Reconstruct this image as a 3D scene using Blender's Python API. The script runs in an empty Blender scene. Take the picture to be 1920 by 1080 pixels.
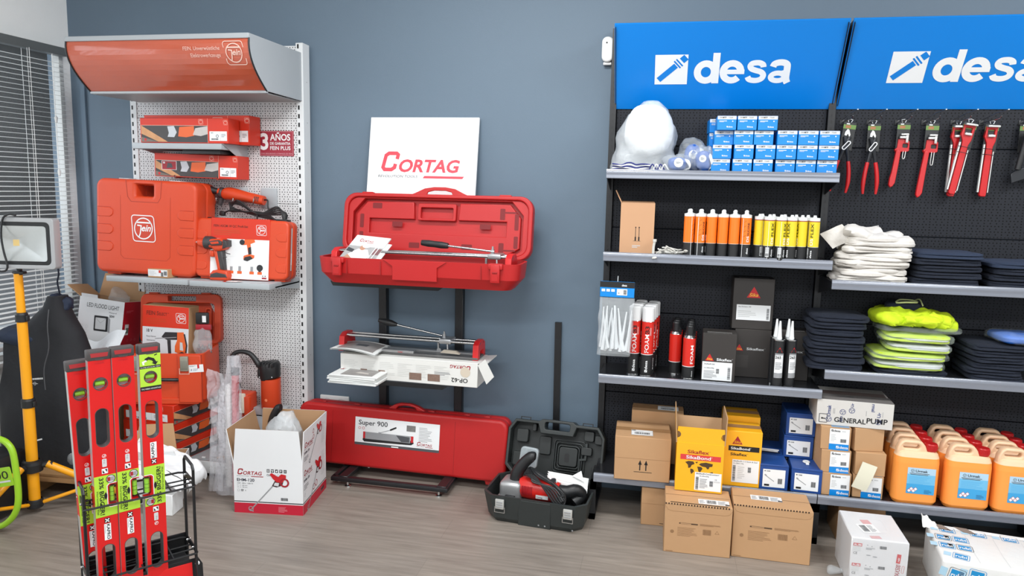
import bpy, bmesh, math, random
from mathutils import Vector, Matrix, noise, Euler
PI = math.pi
random.seed(7)
SC = bpy.context.scene
COL = SC.collection

# ------------------------------------------------------------------ camera, world, lights, exposure
def make_camera():
    cam = bpy.data.cameras.new('camera'); o = bpy.data.objects.new('camera', cam); COL.objects.link(o)
    cam.sensor_width = 36.0; cam.lens = 1379.95 / 1920 * 36.0; cam.clip_start = .05
    yaw, pitch, roll = .201887, -.134376, .022523
    f = Vector((-math.sin(yaw)*math.cos(pitch), math.cos(yaw)*math.cos(pitch), math.sin(pitch)))
    r = Vector((math.cos(yaw), math.sin(yaw), 0)); u = r.cross(f)
    c, s = math.cos(roll), math.sin(roll)
    R, U = c*r + s*u, -s*r + c*u
    m = Matrix(((R.x, U.x, -f.x, .2728), (R.y, U.y, -f.y, -3.75498), (R.z, U.z, -f.z, 1.5591), (0, 0, 0, 1)))
    o.matrix_world = m; SC.camera = o
make_camera()
SC.view_settings.view_transform = 'Standard'; SC.view_settings.look = 'None'
SC.view_settings.gamma = 1.0; SC.view_settings.use_curve_mapping = False
SC.view_settings.exposure = -0.03
W = bpy.data.worlds.new('daylight'); SC.world = W; W.use_nodes = True
W.node_tree.nodes['Background'].inputs[0].default_value = (.82, .91, 1.0, 1)
W.node_tree.nodes['Background'].inputs[1].default_value = 0.45
def area(name, loc, target, sx, sy, power, col=(1, 1, 1)):
    l = bpy.data.lights.new(name, 'AREA'); l.shape = 'RECTANGLE'; l.size = sx; l.size_y = sy
    l.energy = power; l.color = col
    o = bpy.data.objects.new(name, l); COL.objects.link(o); o.location = loc
    o.rotation_euler = (Vector(target) - Vector(loc)).to_track_quat('-Z', 'Y').to_euler()
    return o
area('shopfront_daylight', (1.6, -7.0, 2.0), (0.4, 0, 1.4), 4.5, 1.6, 60, (.95, .98, 1.0))
area('ceiling_panel_light', (-.45, -1.55, 2.97), (-.45, -1.35, 0), 1.2, .3, 50, (.97, .99, 1.0))
area('ceiling_panel_light', (2.3, -1.7, 2.97), (2.25, -1.5, 0), 1.2, .3, 50, (.97, .99, 1.0))
area('ceiling_panel_light', (-.3, -3.9, 2.97), (-.3, -3.4, 0), 1.2, .3, 50, (.97, .99, 1.0))
area('ceiling_panel_light', (2.6, -4.0, 2.97), (2.4, -3.4, 0), 1.2, .3, 40, (.97, .99, 1.0))
area('ceiling_panel_light', (-1.7, -4.3, 2.97), (-1.7, -3.6, 0), 1.2, .3, 45, (.97, .99, 1.0))  # unseen panel added to brighten the left wall and the white rack
area('side_window_daylight', (-3.6, -1.4, 1.7), (0, -1.0, .9), 2.0, 1.4, 34, (.85, .93, 1.0))

# ------------------------------------------------------------------ materials
MATS = {}
def lin(c): 
    c /= 255.0
    return c/12.92 if c <= .04045 else ((c+.055)/1.055)**2.4
def mat(name, col, rough=.5, metal=0.0, var=.05, scale=8.0, bump=0.0, bscale=60.0, alpha=1.0, trans=0.0, spec=.5, coat=0.0, sub=0.0, emit=None):
    if name in MATS: return MATS[name]
    m = bpy.data.materials.new(name); m.use_nodes = True; MATS[name] = m
    nt = m.node_tree; b = nt.nodes['Principled BSDF']
    rgb = tuple(lin(c) for c in col) + (1,)
    tc = nt.nodes.new('ShaderNodeTexCoord')
    if var > 0:
        n = nt.nodes.new('ShaderNodeTexNoise'); n.inputs['Scale'].default_value = scale; n.inputs['Detail'].default_value = 3
        nt.links.new(tc.outputs['Object'], n.inputs['Vector'])
        mr = nt.nodes.new('ShaderNodeMapRange'); mr.inputs['To Min'].default_value = 1-var; mr.inputs['To Max'].default_value = 1+var
        nt.links.new(n.outputs['Fac'], mr.inputs['Value'])
        vm = nt.nodes.new('ShaderNodeVectorMath'); vm.operation = 'SCALE'; vm.inputs[0].default_value = rgb[:3]
        nt.links.new(mr.outputs['Result'], vm.inputs['Scale']); nt.links.new(vm.outputs[0], b.inputs['Base Color'])
    else: b.inputs['Base Color'].default_value = rgb
    if bump > 0:
        n2 = nt.nodes.new('ShaderNodeTexNoise'); n2.inputs['Scale'].default_value = bscale; n2.inputs['Detail'].default_value = 4
        nt.links.new(tc.outputs['Object'], n2.inputs['Vector'])
        bp = nt.nodes.new('ShaderNodeBump'); bp.inputs['Strength'].default_value = bump; bp.inputs['Distance'].default_value = .01
        nt.links.new(n2.outputs['Fac'], bp.inputs['Height']); nt.links.new(bp.outputs[0], b.inputs['Normal'])
    b.inputs['Roughness'].default_value = rough; b.inputs['Metallic'].default_value = metal
    b.inputs['Specular IOR Level'].default_value = spec
    b.inputs['Alpha'].default_value = alpha; b.inputs['Transmission Weight'].default_value = trans
    b.inputs['Coat Weight'].default_value = coat
    if sub: b.inputs['Subsurface Weight'].default_value = sub; b.inputs['Subsurface Radius'].default_value = (.03, .02, .01)
    if emit: b.inputs['Emission Color'].default_value = rgb; b.inputs['Emission Strength'].default_value = emit
    return m
def node(nt, kind, op=None, a=None, b=None):
    n = nt.nodes.new(kind)
    if op: n.operation = op
    for i, v in ((0, a), (1, b)):
        if v is None: continue
        if isinstance(v, (int, float)): n.inputs[i].default_value = v
        else: nt.links.new(v, n.inputs[i])
    return n.outputs[0]
def peg_material(name, col, hole, rough, metal=0.0, spec=.4):
    m = mat(name, col, rough, metal, var=0, spec=spec); nt = m.node_tree; b = nt.nodes['Principled BSDF']
    tc = nt.nodes.new('ShaderNodeTexCoord'); sp = nt.nodes.new('ShaderNodeSeparateXYZ'); nt.links.new(tc.outputs['Object'], sp.inputs[0])
    x, z = sp.outputs[0], sp.outputs[2]
    def holes(px, pz, oz):
        fx = node(nt, 'ShaderNodeMath', 'MULTIPLY', node(nt, 'ShaderNodeMath', 'SUBTRACT', node(nt, 'ShaderNodeMath', 'FRACT', node(nt, 'ShaderNodeMath', 'DIVIDE', x, px)), .5), px)
        zz = node(nt, 'ShaderNodeMath', 'ADD', node(nt, 'ShaderNodeMath', 'DIVIDE', z, pz), oz)
        fz = node(nt, 'ShaderNodeMath', 'MULTIPLY', node(nt, 'ShaderNodeMath', 'SUBTRACT', node(nt, 'ShaderNodeMath', 'FRACT', zz), .5), pz)
        d2 = node(nt, 'ShaderNodeMath', 'ADD', node(nt, 'ShaderNodeMath', 'MULTIPLY', fx, fx), node(nt, 'ShaderNodeMath', 'MULTIPLY', fz, fz))
        return node(nt, 'ShaderNodeMath', 'LESS_THAN', d2, .0029**2)
    k = node(nt, 'ShaderNodeMath', 'MAXIMUM', holes(.015, .025, 0.0), holes(.025, .025, .5))
    mx = nt.nodes.new('ShaderNodeMix'); mx.data_type = 'RGBA'
    mx.inputs[6].default_value = tuple(lin(c) for c in col) + (1,); mx.inputs[7].default_value = tuple(lin(c) for c in hole) + (1,)
    nt.links.new(k, mx.inputs[0]); nt.links.new(mx.outputs[2], b.inputs['Base Color'])
    return m
def floor_material():
    m = mat('floor_laminate', (146, 138, 130), .42, var=0); nt = m.node_tree; b = nt.nodes['Principled BSDF']
    tc = nt.nodes.new('ShaderNodeTexCoord'); mp = nt.nodes.new('ShaderNodeMapping'); nt.links.new(tc.outputs['Object'], mp.inputs[0])
    mp.inputs['Scale'].default_value = (1.2, 16, 1)
    n = nt.nodes.new('ShaderNodeTexNoise'); n.inputs['Scale'].default_value = 2.6; n.inputs['Detail'].default_value = 7; n.inputs['Roughness'].default_value = .62
    nt.links.new(mp.outputs[0], n.inputs['Vector'])
    n2 = nt.nodes.new('ShaderNodeTexNoise'); n2.inputs['Scale'].default_value = 1.4; nt.links.new(tc.outputs['Object'], n2.inputs['Vector'])
    br = nt.nodes.new('ShaderNodeTexBrick'); br.inputs['Scale'].default_value = 1.0; br.inputs['Brick Width'].default_value = 1.28; br.inputs['Row Height'].default_value = .19
    br.inputs['Mortar Size'].default_value = .0012; br.inputs['Color1'].default_value = (.96, .96, .96, 1); br.inputs['Color2'].default_value = (1.05, 1.04, 1.02, 1); br.inputs['Mortar'].default_value = (.82, .82, .82, 1)
    nt.links.new(tc.outputs['Object'], br.inputs['Vector'])
    cr = nt.nodes.new('ShaderNodeValToRGB'); e = cr.color_ramp.elements
    e[0].position = .28; e[0].color = (lin(110), lin(102), lin(95), 1); e[1].position = .72; e[1].color = (lin(158), lin(149), lin(140), 1)
    nt.links.new(node(nt, 'ShaderNodeMath', 'ADD', node(nt, 'ShaderNodeMath', 'MULTIPLY', n.outputs['Fac'], .7), node(nt, 'ShaderNodeMath', 'MULTIPLY', n2.outputs['Fac'], .3)), cr.inputs[0])
    mx = nt.nodes.new('ShaderNodeMix'); mx.data_type = 'RGBA'; mx.blend_type = 'MULTIPLY'; mx.inputs[0].default_value = 1
    nt.links.new(cr.outputs[0], mx.inputs[6]); nt.links.new(br.outputs[0], mx.inputs[7]); nt.links.new(mx.outputs[2], b.inputs['Base Color'])
    return m

WHITE = mat('printed_white', (235, 237, 238), .45, var=.01)
PAPER = mat('paper_white', (226, 228, 226), .7, var=.02)
BLACK = mat('printed_black', (22, 22, 24), .5, var=0)
GREYP = mat('printed_grey', (150, 152, 155), .5, var=0)
LGREY = mat('printed_light_grey', (205, 207, 208), .5, var=0)
DGREY = mat('printed_dark_grey', (78, 80, 84), .5, var=0)
RED = mat('printed_red', (196, 34, 40), .45, var=0)
DRED = mat('printed_dark_red', (160, 32, 44), .45, var=0)
CARD = mat('cardboard_brown', (187, 147, 107), .75, var=.05, scale=5, bump=.06, bscale=30)
CARDIN = mat('cardboard_inside', (178, 140, 104), .8, var=.05)
TAPE = mat('packing_tape', (160, 122, 84), .25, var=.03)
ORANGE = mat('tool_orange', (210, 70, 34), .42, var=.03, bump=.03, bscale=200)
ORPRINT = mat('printed_orange_red', (208, 48, 22), .42, var=.01)
REDCASE = mat('red_case_plastic', (180, 27, 28), .45, var=.03, bump=.05, bscale=220)
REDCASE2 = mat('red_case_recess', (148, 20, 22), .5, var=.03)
STEELG = mat('grey_painted_steel', (172, 178, 182), .35, var=.02)
RACKW = mat('white_painted_steel', (222, 225, 226), .4, var=.02)
BLKST = mat('black_painted_steel', (26, 27, 30), .4, var=.05)
BLKPL = mat('black_plastic', (30, 31, 33), .45, var=.05)
CHROME = mat('chrome', (205, 207, 208), .22, 1.0, var=.03)
ALU = mat('brushed_aluminium', (178, 180, 182), .38, .8, var=.05)
DESAB = mat('printed_sky_blue', (0, 132, 214), .38, var=.01)
NAVYB = mat('printed_navy_blue', (28, 70, 140), .45, var=.03)
YELLOW = mat('printed_yellow', (246, 178, 32), .45, var=.02)
NAVYC = mat('navy_cloth', (24, 31, 46), .9, var=.12, scale=20, bump=.5, bscale=35)
POLY = mat('clear_polythene', (225, 232, 236), .18, alpha=.24, var=0, bump=.6, bscale=22)
BARK = mat('barcode_black', (60, 62, 66), .6, var=0)

# ------------------------------------------------------------------ mesh builder
def FR(o, r, u):
    r = Vector(r).normalized(); u = Vector(u); u = (u - u.dot(r)*r).normalized(); n = r.cross(u)
    return Matrix(((r.x, u.x, n.x, o[0]), (r.y, u.y, n.y, o[1]), (r.z, u.z, n.z, o[2]), (0, 0, 0, 1)))
def FRONT(y=0, x=0, z=0): return FR((x, y, z), (1, 0, 0), (0, 0, 1))
def RIGHT(x=0, y=0, z=0): return FR((x, y, z), (0, 1, 0), (0, 0, 1))
def LEFT(x=0, y=0, z=0): return FR((x, y, z), (0, -1, 0), (0, 0, 1))
def TOP(z=0, x=0, y=0): return FR((x, y, z), (1, 0, 0), (0, 1, 0))
def ROT(F, a, b, deg):
    return F @ Matrix.Translation((a, b, 0)) @ Matrix.Rotation(math.radians(deg), 4, 'Z')
_txt = {}
def text_data(s, shear, bold):
    k = (s, shear, bold)
    if k in _txt: return _txt[k]
    c = bpy.data.curves.new('t', 'FONT'); c.body = s; c.size = 1; c.shear = shear; c.offset = bold; c.resolution_u = 3
    o = bpy.data.objects.new('t', c); me = o.to_mesh()
    vs = [v.co.copy() for v in me.vertices]; fs = [tuple(p.vertices) for p in me.polygons]
    o.to_mesh_clear(); bpy.data.objects.remove(o); bpy.data.curves.remove(c)
    x0 = min([v.x for v in vs] or [0]); x1 = max([v.x for v in vs] or [1])
    _txt[k] = (vs, fs, x0, x1); return _txt[k]
class MB:
    def __init__(self): self.v = []; self.f = []; self.mi = []; self.sm = []; self.mats = []; self.T = Matrix(); self.wrap = None
    def slot(self, m):
        if m not in self.mats: self.mats.append(m)
        return self.mats.index(m)
    def add(self, vs, fs, m, smooth=False):
        o = len(self.v); T = self.T; self.v += [T @ Vector(v) for v in vs]; k = self.slot(m)
        for f in fs: self.f.append(tuple(i+o for i in f)); self.mi.append(k); self.sm.append(smooth)
    def bm(self, b, m, smooth=False):
        b.verts.ensure_lookup_table(); b.verts.index_update()
        self.add([v.co.copy() for v in b.verts], [tuple(v.index for v in f.verts) for f in b.faces], m, smooth); b.free()
    def box(self, x0, y0, z0, x1, y1, z1, m):
        self.add([(x0,y0,z0),(x1,y0,z0),(x1,y1,z0),(x0,y1,z0),(x0,y0,z1),(x1,y0,z1),(x1,y1,z1),(x0,y1,z1)],
                 [(0,3,2,1),(4,5,6,7),(0,1,5,4),(1,2,6,5),(2,3,7,6),(3,0,4,7)], m)
    def rbox(self, x0, y0, z0, x1, y1, z1, m, r=.005, seg=2, axis=None, taper=0):
        b = bmesh.new(); bmesh.ops.create_cube(b, size=1)
        for v in b.verts:
            t = taper if v.co.z < 0 else 0
            v.co = Vector(((x0+x1)/2 + v.co.x*(x1-x0)*(1-t), (y0+y1)/2 + v.co.y*(y1-y0)*(1-t), (z0+z1)/2 + v.co.z*(z1-z0)))
        es = b.edges[:]
        if axis: es = [e for e in es if abs((e.verts[0].co - e.verts[1].co).normalized()['xyz'.index(axis)]) > .9]
        bmesh.ops.bevel(b, geom=es, offset=r, segments=seg, affect='EDGES', profile=.5, clamp_overlap=True)
        self.bm(b, m, True)
    def P(self, F, a, b, n=0.0):
        if self.wrap: R = self.wrap; return F @ Vector(((R+n)*math.sin(a/R), b, (R+n)*math.cos(a/R)))
        return F @ Vector((a, b, n))
    def rect(self, F, a0, b0, a1, b1, m, lift=.0006):
        if self.wrap:
            n = max(1, int(abs(a1-a0)/.006)); vs = []; 
            for i in range(n+1):
                a = a0 + (a1-a0)*i/n; vs += [self.P(F, a, b0, lift), self.P(F, a, b1, lift)]
            self.add(vs, [(2*i, 2*i+2, 2*i+3, 2*i+1) for i in range(n)], m, True); return
        self.add([self.P(F, *p, lift) for p in ((a0,b0),(a1,b0),(a1,b1),(a0,b1))], [(0,1,2,3)], m)
    def poly(self, F, pts, m, lift=.0006):
        self.add([self.P(F, a, b, lift) for a, b in pts], [tuple(range(len(pts)))], m)
    def disc(self, F, a, b, r, m, lift=.0006, n=20, ry=None):
        self.poly(F, [(a + r*math.cos(2*PI*i/n), b + (ry or r)*math.sin(2*PI*i/n)) for i in range(n)], m, lift)
    def stroke(self, F, pts, w, m, lift=.0006, closed=False):
        n = len(pts); P = [Vector(p) for p in pts]; L = []; R = []
        for i in range(n):
            p0 = P[i-1] if (i or closed) else P[i]; p1 = P[(i+1) % n] if (i < n-1 or closed) else P[i]
            d0 = (P[i]-p0); d1 = (p1-P[i])
            d0 = d0.normalized() if d0.length else d1.normalized(); d1 = d1.normalized() if d1.length else d0
            t = (d0+d1); t = t.normalized() if t.length > 1e-6 else d0
            nn = Vector((-t.y, t.x)); k = 1/max(.45, nn.dot(Vector((-d0.y, d0.x))))
            L.append(P[i]+nn*w/2*k); R.append(P[i]-nn*w/2*k)
        vs = [self.P(F, *p, lift) for p in L+R]
        self.add(vs, [(i, n+i, n+(i+1) % n, (i+1) % n) for i in range(n if closed else n-1)], m)
    def ring(self, F, a, b, r, w, m, lift=.0006, n=24):
        self.stroke(F, [(a + r*math.cos(2*PI*i/n), b + r*math.sin(2*PI*i/n)) for i in range(n)], w, m, lift, True)
    def text(self, F, s, a, b, h, m, w=None, shear=0, bold=0.0, lift=.0008, align='L'):
        reg = s.endswith('®'); s = s.rstrip('®'); bold = min(bold, .018 if h < .03 else .032)
        if reg and w: self.ring(F, a+w*.97, b+h*.82, h*.11, h*.035, m, lift, 10); w *= .93
        vs, fs, x0, x1 = text_data(s, shear, bold); k = h/.72
        sx = (w/(x1-x0)) if w else k*.92
        W_ = (x1-x0)*sx; off = {'L': 0, 'C': -W_/2, 'R': -W_}[align]
        self.add([self.P(F, a+off+(v.x-x0)*sx, b+v.y*k, lift) for v in vs], fs, m)
    def lines(self, F, a0, b0, a1, b1, n, m, t=.45, seed=1, lift=.0009):
        r = random.Random(seed); st = (b1-b0)/n
        for i in range(n):
            y = b0 + st*i; self.rect(F, a0, y, a0+(a1-a0)*r.uniform(.55, 1), y+st*t, m, lift)
    def bars(self, F, a0, b0, a1, b1, m=None, seed=3, lift=.0009, vert=False, n=14):
        r = random.Random(seed); m = m or BARK; x = 0.0; L = (b1-b0) if vert else (a1-a0); u = L/n
        while x < L - u*.3:
            w = u*r.choice((.3, .5, .8))
            if vert: self.rect(F, a0, b0+x, a1, b0+x+w, m, lift)
            else: self.rect(F, a0+x, b0, a0+x+w, b1, m, lift)
            x += w + u*r.choice((.3, .5))
    def plate(self, outs, F, th, m, bev=0.0, res=2, smooth=True):
        """outline(s) in the frame's plane, filled with holes, th deep behind the plane"""
        c = bpy.data.curves.new('p', 'CURVE'); c.dimensions = '2D'; c.fill_mode = 'BOTH'
        c.extrude = max(th/2-bev, 0); c.bevel_depth = bev; c.bevel_resolution = res; c.offset = -bev
        for pts in outs:
            s = c.splines.new('POLY'); s.points.add(len(pts)-1); s.use_cyclic_u = True
            for p, q in zip(s.points, pts): p.co = (q[0], q[1], 0, 1)
        o = bpy.data.objects.new('p', c); me = o.to_mesh()
        vs = [F @ Vector((v.co.x, v.co.y, v.co.z - th/2)) for v in me.vertices]; fs = [tuple(p.vertices) for p in me.polygons]
        o.to_mesh_clear(); bpy.data.objects.remove(o); bpy.data.curves.remove(c)
        self.add(vs, fs, m, smooth)
    def tube(self, pts, r, m, seg=10, sub=0, closed=False, cap=True):
        P = [Vector(p) for p in pts]
        if sub:
            Q = []; n = len(P); rng = range(n if closed else n-1); rr = []
            for i in rng:
                g = lambda j: P[j % n] if closed else P[max(0, min(n-1, j))]
                p0, p1, p2, p3 = g(i-1), g(i), g(i+1), g(i+2)
                for k in range(sub):
                    t = k/sub
                    Q.append(.5*((2*p1)+(-p0+p2)*t+(2*p0-5*p1+4*p2-p3)*t*t+(-p0+3*p1-3*p2+p3)*t**3))
                    if isinstance(r, (list, tuple)): rr.append(r[i]*(1-t)+r[(i+1) % n]*t)
            if not closed:
                Q.append(P[-1]); 
                if isinstance(r, (list, tuple)): rr.append(r[-1])
            P = Q; r = rr if isinstance(r, (list, tuple)) else r
        n = len(P); R = r if isinstance(r, (list, tuple)) else [r]*n
        vs = []; up = None
        for i in range(n):
            a = P[i-1] if (i or closed) else P[0]; b = P[(i+1) % n] if (i < n-1 or closed) else P[-1]
            d = (b-a).normalized()
            if up is None: up = Vector((0, 0, 1)) if abs(d.z) < .9 else Vector((1, 0, 0))
            s = d.cross(up).normalized(); up = s.cross(d).normalized()
            for k in range(seg):
                t = 2*PI*k/seg; vs.append(P[i] + (s*math.cos(t)+up*math.sin(t))*R[i])
        fs = []
        for i in range(n if closed else n-1):
            for k in range(seg):
                k2 = (k+1) % seg; j = (i+1) % n
                fs.append((i*seg+k, i*seg+k2, j*seg+k2, j*seg+k))
        self.add(vs, fs, m, True)
        if cap and not closed:
            self.add(vs[:seg], [tuple(reversed(range(seg)))], m); self.add(vs[-seg:], [tuple(range(seg))], m)
    def lathe(self, prof, m, c=(0, 0, 0), seg=24, F=None, mats=None):
        """prof: (radius, height) pairs turned about the frame's z axis; mats: one material per step"""
        F = F or Matrix.Translation(c); n = len(prof)
        vs = [F @ Vector((r*math.cos(2*PI*k/seg), r*math.sin(2*PI*k/seg), z)) for r, z in prof for k in range(seg)]
        for i in range(n-1):
            if prof[i] == prof[i+1]: continue
            a = vs[i*seg:(i+2)*seg]
            self.add(a, [(k, (k+1) % seg, seg+(k+1) % seg, seg+k) for k in range(seg)], (mats[i] if mats else m), True)
    def grid(self, nu, nv, fn, m, closeu=False, closev=False, smooth=True):
        vs = [fn(i/(nu if closeu else nu-1), j/(nv if closev else nv-1)) for i in range(nu) for j in range(nv)]
        fs = []
        for i in range(nu if closeu else nu-1):
            for j in range(nv if closev else nv-1):
                i2 = (i+1) % nu; j2 = (j+1) % nv
                fs.append((i*nv+j, i2*nv+j, i2*nv+j2, i*nv+j2))
        self.add(vs, fs, m, smooth)
    def blob(self, c, rx, ry, rz, m, e1=.6, e2=.6, amp=.01, ns=8.0, seed=0, nu=36, nv=20, ridge=0.0, flat=None):
        """rounded slab / bag: a superellipsoid with folds"""
        sp = lambda x, e: math.copysign(abs(x)**e, x)
        off = Vector((seed*3.1, seed*1.7, seed*.9))
        def fn(u, v):
            a = 2*PI*u; b = PI*(v-.5)*.999
            d = Vector((sp(math.cos(b), e1)*sp(math.cos(a), e2), sp(math.cos(b), e1)*sp(math.sin(a), e2), sp(math.sin(b), e1)))
            p = Vector((d.x*rx, d.y*ry, d.z*rz))
            q = p*ns + off; k = noise.noise(q)*amp + noise.noise(q*2.3)*amp*.5
            if ridge: k += (abs(noise.noise(q*1.4)) - .25)*-ridge
            p += Vector((math.cos(b)*math.cos(a), math.cos(b)*math.sin(a), math.sin(b)))*k
            p += Vector(c)
            if flat is not None and p.z < flat: p.z = flat
            return p
        self.grid(nu, nv, fn, m, closeu=True)
    def build(self, name, parent=None, loc=None, rot=None, sharp=40, prop=None):
        me = bpy.data.meshes.new(name); me.from_pydata([tuple(v) for v in self.v], [], self.f); 
        for mt in self.mats: me.materials.append(mt)
        me.polygons.foreach_set('material_index', self.mi); me.polygons.foreach_set('use_smooth', self.sm)
        me.update(); me.set_sharp_from_angle(angle=math.radians(sharp))
        o = bpy.data.objects.new(name, me); COL.objects.link(o)
        if parent: o.parent = parent
        if loc is not None: o.location = loc
        if rot is not None: o.rotation_euler = rot if len(rot) == 3 else rot
        return o
def tag(o, label=None, cat=None, group=None, kind=None):
    for k, v in (('label', label), ('category', cat), ('group', group), ('kind', kind)):
        if v: o[k] = v
    return o
def thing(name, label, cat, loc=(0, 0, 0), rz=0.0, group=None, rot=None):
    o = bpy.data.objects.new(name, None); COL.objects.link(o); o.empty_display_size = .05
    o.location = loc; o.rotation_euler = rot or (0, 0, math.radians(rz)); return tag(o, label, cat, group)
def dup(o, loc=None, rz=None, label=None, group=None, parent=None, rot=None):
    c = o.copy(); COL.objects.link(c)
    if parent: c.parent = parent
    for ch in [x for x in bpy.data.objects if x.parent == o]: dup(ch, parent=c)
    if loc is not None: c.location = loc
    if rz is not None: c.rotation_euler = (0, 0, math.radians(rz))
    if rot is not None: c.rotation_euler = rot
    if label: c['label'] = label
    if group: c['group'] = group
    return c
def struct(name, mb, **k): return tag(mb.build(name, **k), kind='structure')
def rrect(x0, y0, x1, y1, r, n=5):
    out = []
    for cx, cy, s in ((x1-r, y1-r, 0), (x0+r, y1-r, 1), (x0+r, y0+r, 2), (x1-r, y0+r, 3)):
        for i in range(n+1):
            t = PI/2*(s+i/n); out.append((cx+r*math.cos(t), cy+r*math.sin(t)))
    return out

# ------------------------------------------------------------------ printed marks
def desa_mark(b, F, a, y, h, fg, bg, lift=.0008, word=True):
    b.rect(F, a, y, a+h, y+h, fg, lift)
    G = ROT(F, a+h*.5, y+h*.5, 45)
    b.rect(G, -h*.5, -h*.09, h*.16, h*.09, bg, lift+.0006); b.rect(G, h*.2, -h*.14, h*.26, h*.14, bg, lift+.0006); b.rect(G, h*.3, -h*.14, h*.36, h*.14, bg, lift+.0006); b.rect(G, h*.4, -h*.1, h*.56, h*.1, bg, lift+.0006)
    if word: b.text(F, 'desa', a+h*1.2, y, h*1.02, fg, w=h*2.95, bold=.03, lift=lift)
def desa_word(b, F, a, y, h, w, m, lift):
    """bold lower-case lettering drawn with thick strokes; x height .72 of the ascender"""
    W = 2.98; k = w/W; X = h
    arc = lambda cx, cy, rx, ry, a0, a1, n=28: [(cx+rx*math.cos(math.radians(a0+(a1-a0)*i/n)), cy+ry*math.sin(math.radians(a0+(a1-a0)*i/n))) for i in range(n+1)]
    def sm(P, n=6):
        P = [Vector(p) for p in P]; Q = []
        for i in range(len(P)-1):
            p0, p1, p2, p3 = P[max(0, i-1)], P[i], P[i+1], P[min(len(P)-1, i+2)]
            for j in range(n): t = j/n; Q.append(tuple(.5*((2*p1)+(-p0+p2)*t+(2*p0-5*p1+4*p2-p3)*t*t+(-p0+3*p1-3*p2+p3)*t**3)))
        return Q + [tuple(P[-1])]
    def st(pts, wd, closed=False, l=0.0): b.stroke(F, [(a+px*k, y+py*h) for px, py in pts], wd*h, m, lift+l, closed)
    st(arc(.37, .375, .26, .28, 0, 360)[:-1], .215, True); st([(.665, 0), (.665, 1)], .215, False, .0002)
    st(arc(1.155, .375, .265, .28, 0, 318), .21); st([(.93, .375), (1.53, .375)], .15, False, .0002)
    st(sm([(2.08, .52), (2.06, .6), (1.97, .655), (1.86, .665), (1.74, .64), (1.69, .56), (1.74, .47), (1.87, .415), (2.02, .365), (2.1, .27), (2.07, .16), (1.97, .1), (1.84, .085), (1.7, .12), (1.64, .21)]), .175)
    st(sm([(2.36, .53), (2.4, .62), (2.52, .665), (2.66, .66), (2.76, .6), (2.78, .48), (2.78, .2), (2.8, .08), (2.84, 0)]), .2)
    st(arc(2.53, .2, .2, .125, 0, 360)[:-1], .165, True, .0002); st([(2.6, .325), (2.78, .38)], .13, False, .0003)
def fein_mark(b, F, a, y, s, m, lift=.0008, word=True):
    k = .1*s; q = [(a, y), (a+s, y), (a+s+k*.0, y+s), (a, y+s)]
    q = [(a+px*s+k*(.5-py), y+py*s) for px, py in [(p[0], p[1]) for p in rrect(0, 0, 1, 1, .12, 3)]]
    b.stroke(F, q, s*.035, m, lift, True)
    b.ring(F, a+s*.5, y+s*.5, s*.4, s*.045, m, lift)
    b.rect(F, a+s*.16, y+s*.7, a+s*.84, y+s*.755, m, lift)
    if word:
        b.text(F, 'ein', a+s*.42, y+s*.4, s*.26, m, w=s*.42, shear=.3, bold=.02, lift=lift)
        b.stroke(F, [(a+s*.22, y+s*.62), (a+s*.4, y+s*.6), (a+s*.36, y+s*.3), (a+s*.3, y+s*.16)], s*.05, m, lift)
def cortag_mark(b, F, a, y, w, m=None, g=None, lift=.0008, sub=True):
    m = m or DRED; g = g or DGREY; h = w*.24; sh = .22
    S = lambda pts: [(a+(px+py*sh)*h, y+py*h) for px, py in pts]
    b.stroke(F, S([(.72, .62), (.72, .84), (.62, .91), (.22, .91), (.09, .8), (.09, .2), (.2, .09), (.56, .09), (.7, .2), (.7, .38)]), h*.185, m, lift)
    b.text(F, 'ORTAG', a+h*.98, y, h*.62, m, w=w-h*1.02, shear=.2, bold=.03, lift=lift)
    if sub:
        b.text(F, 'REVOLUTION TOOLS', a-h*.1, y-h*.3, h*.13, g, w=w*.5, shear=.2, lift=lift)
        b.poly(F, [(a+w*.54, y-h*.32), (a+w*1.03, y-h*.32), (a+w*1.05, y-h*.2), (a+w*.56, y-h*.2)], m, lift)
def sika_mark(b, F, a, y, w, red, yel, lift=.0008):
    b.poly(F, [(a, y), (a+w, y), (a+w/2, y+w*.84)], red, lift)
    b.text(F, 'Sika', a+w*.18, y+w*.1, w*.26, yel, w=w*.64, shear=.25, bold=.01, lift=lift+.0006)
def urmak_mark(b, F, a, y, r, m, lift=.0008):
    b.ring(F, a, y, r, r*.18, m, lift)
    for k in range(3):
        t = k*2*PI/3+.5; b.poly(F, [(a+r*.12*math.cos(t), y+r*.12*math.sin(t)), (a+r*.7*math.cos(t-.45), y+r*.7*math.sin(t-.45)), (a+r*.7*math.cos(t+.35), y+r*.7*math.sin(t+.35))], m, lift)
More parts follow.
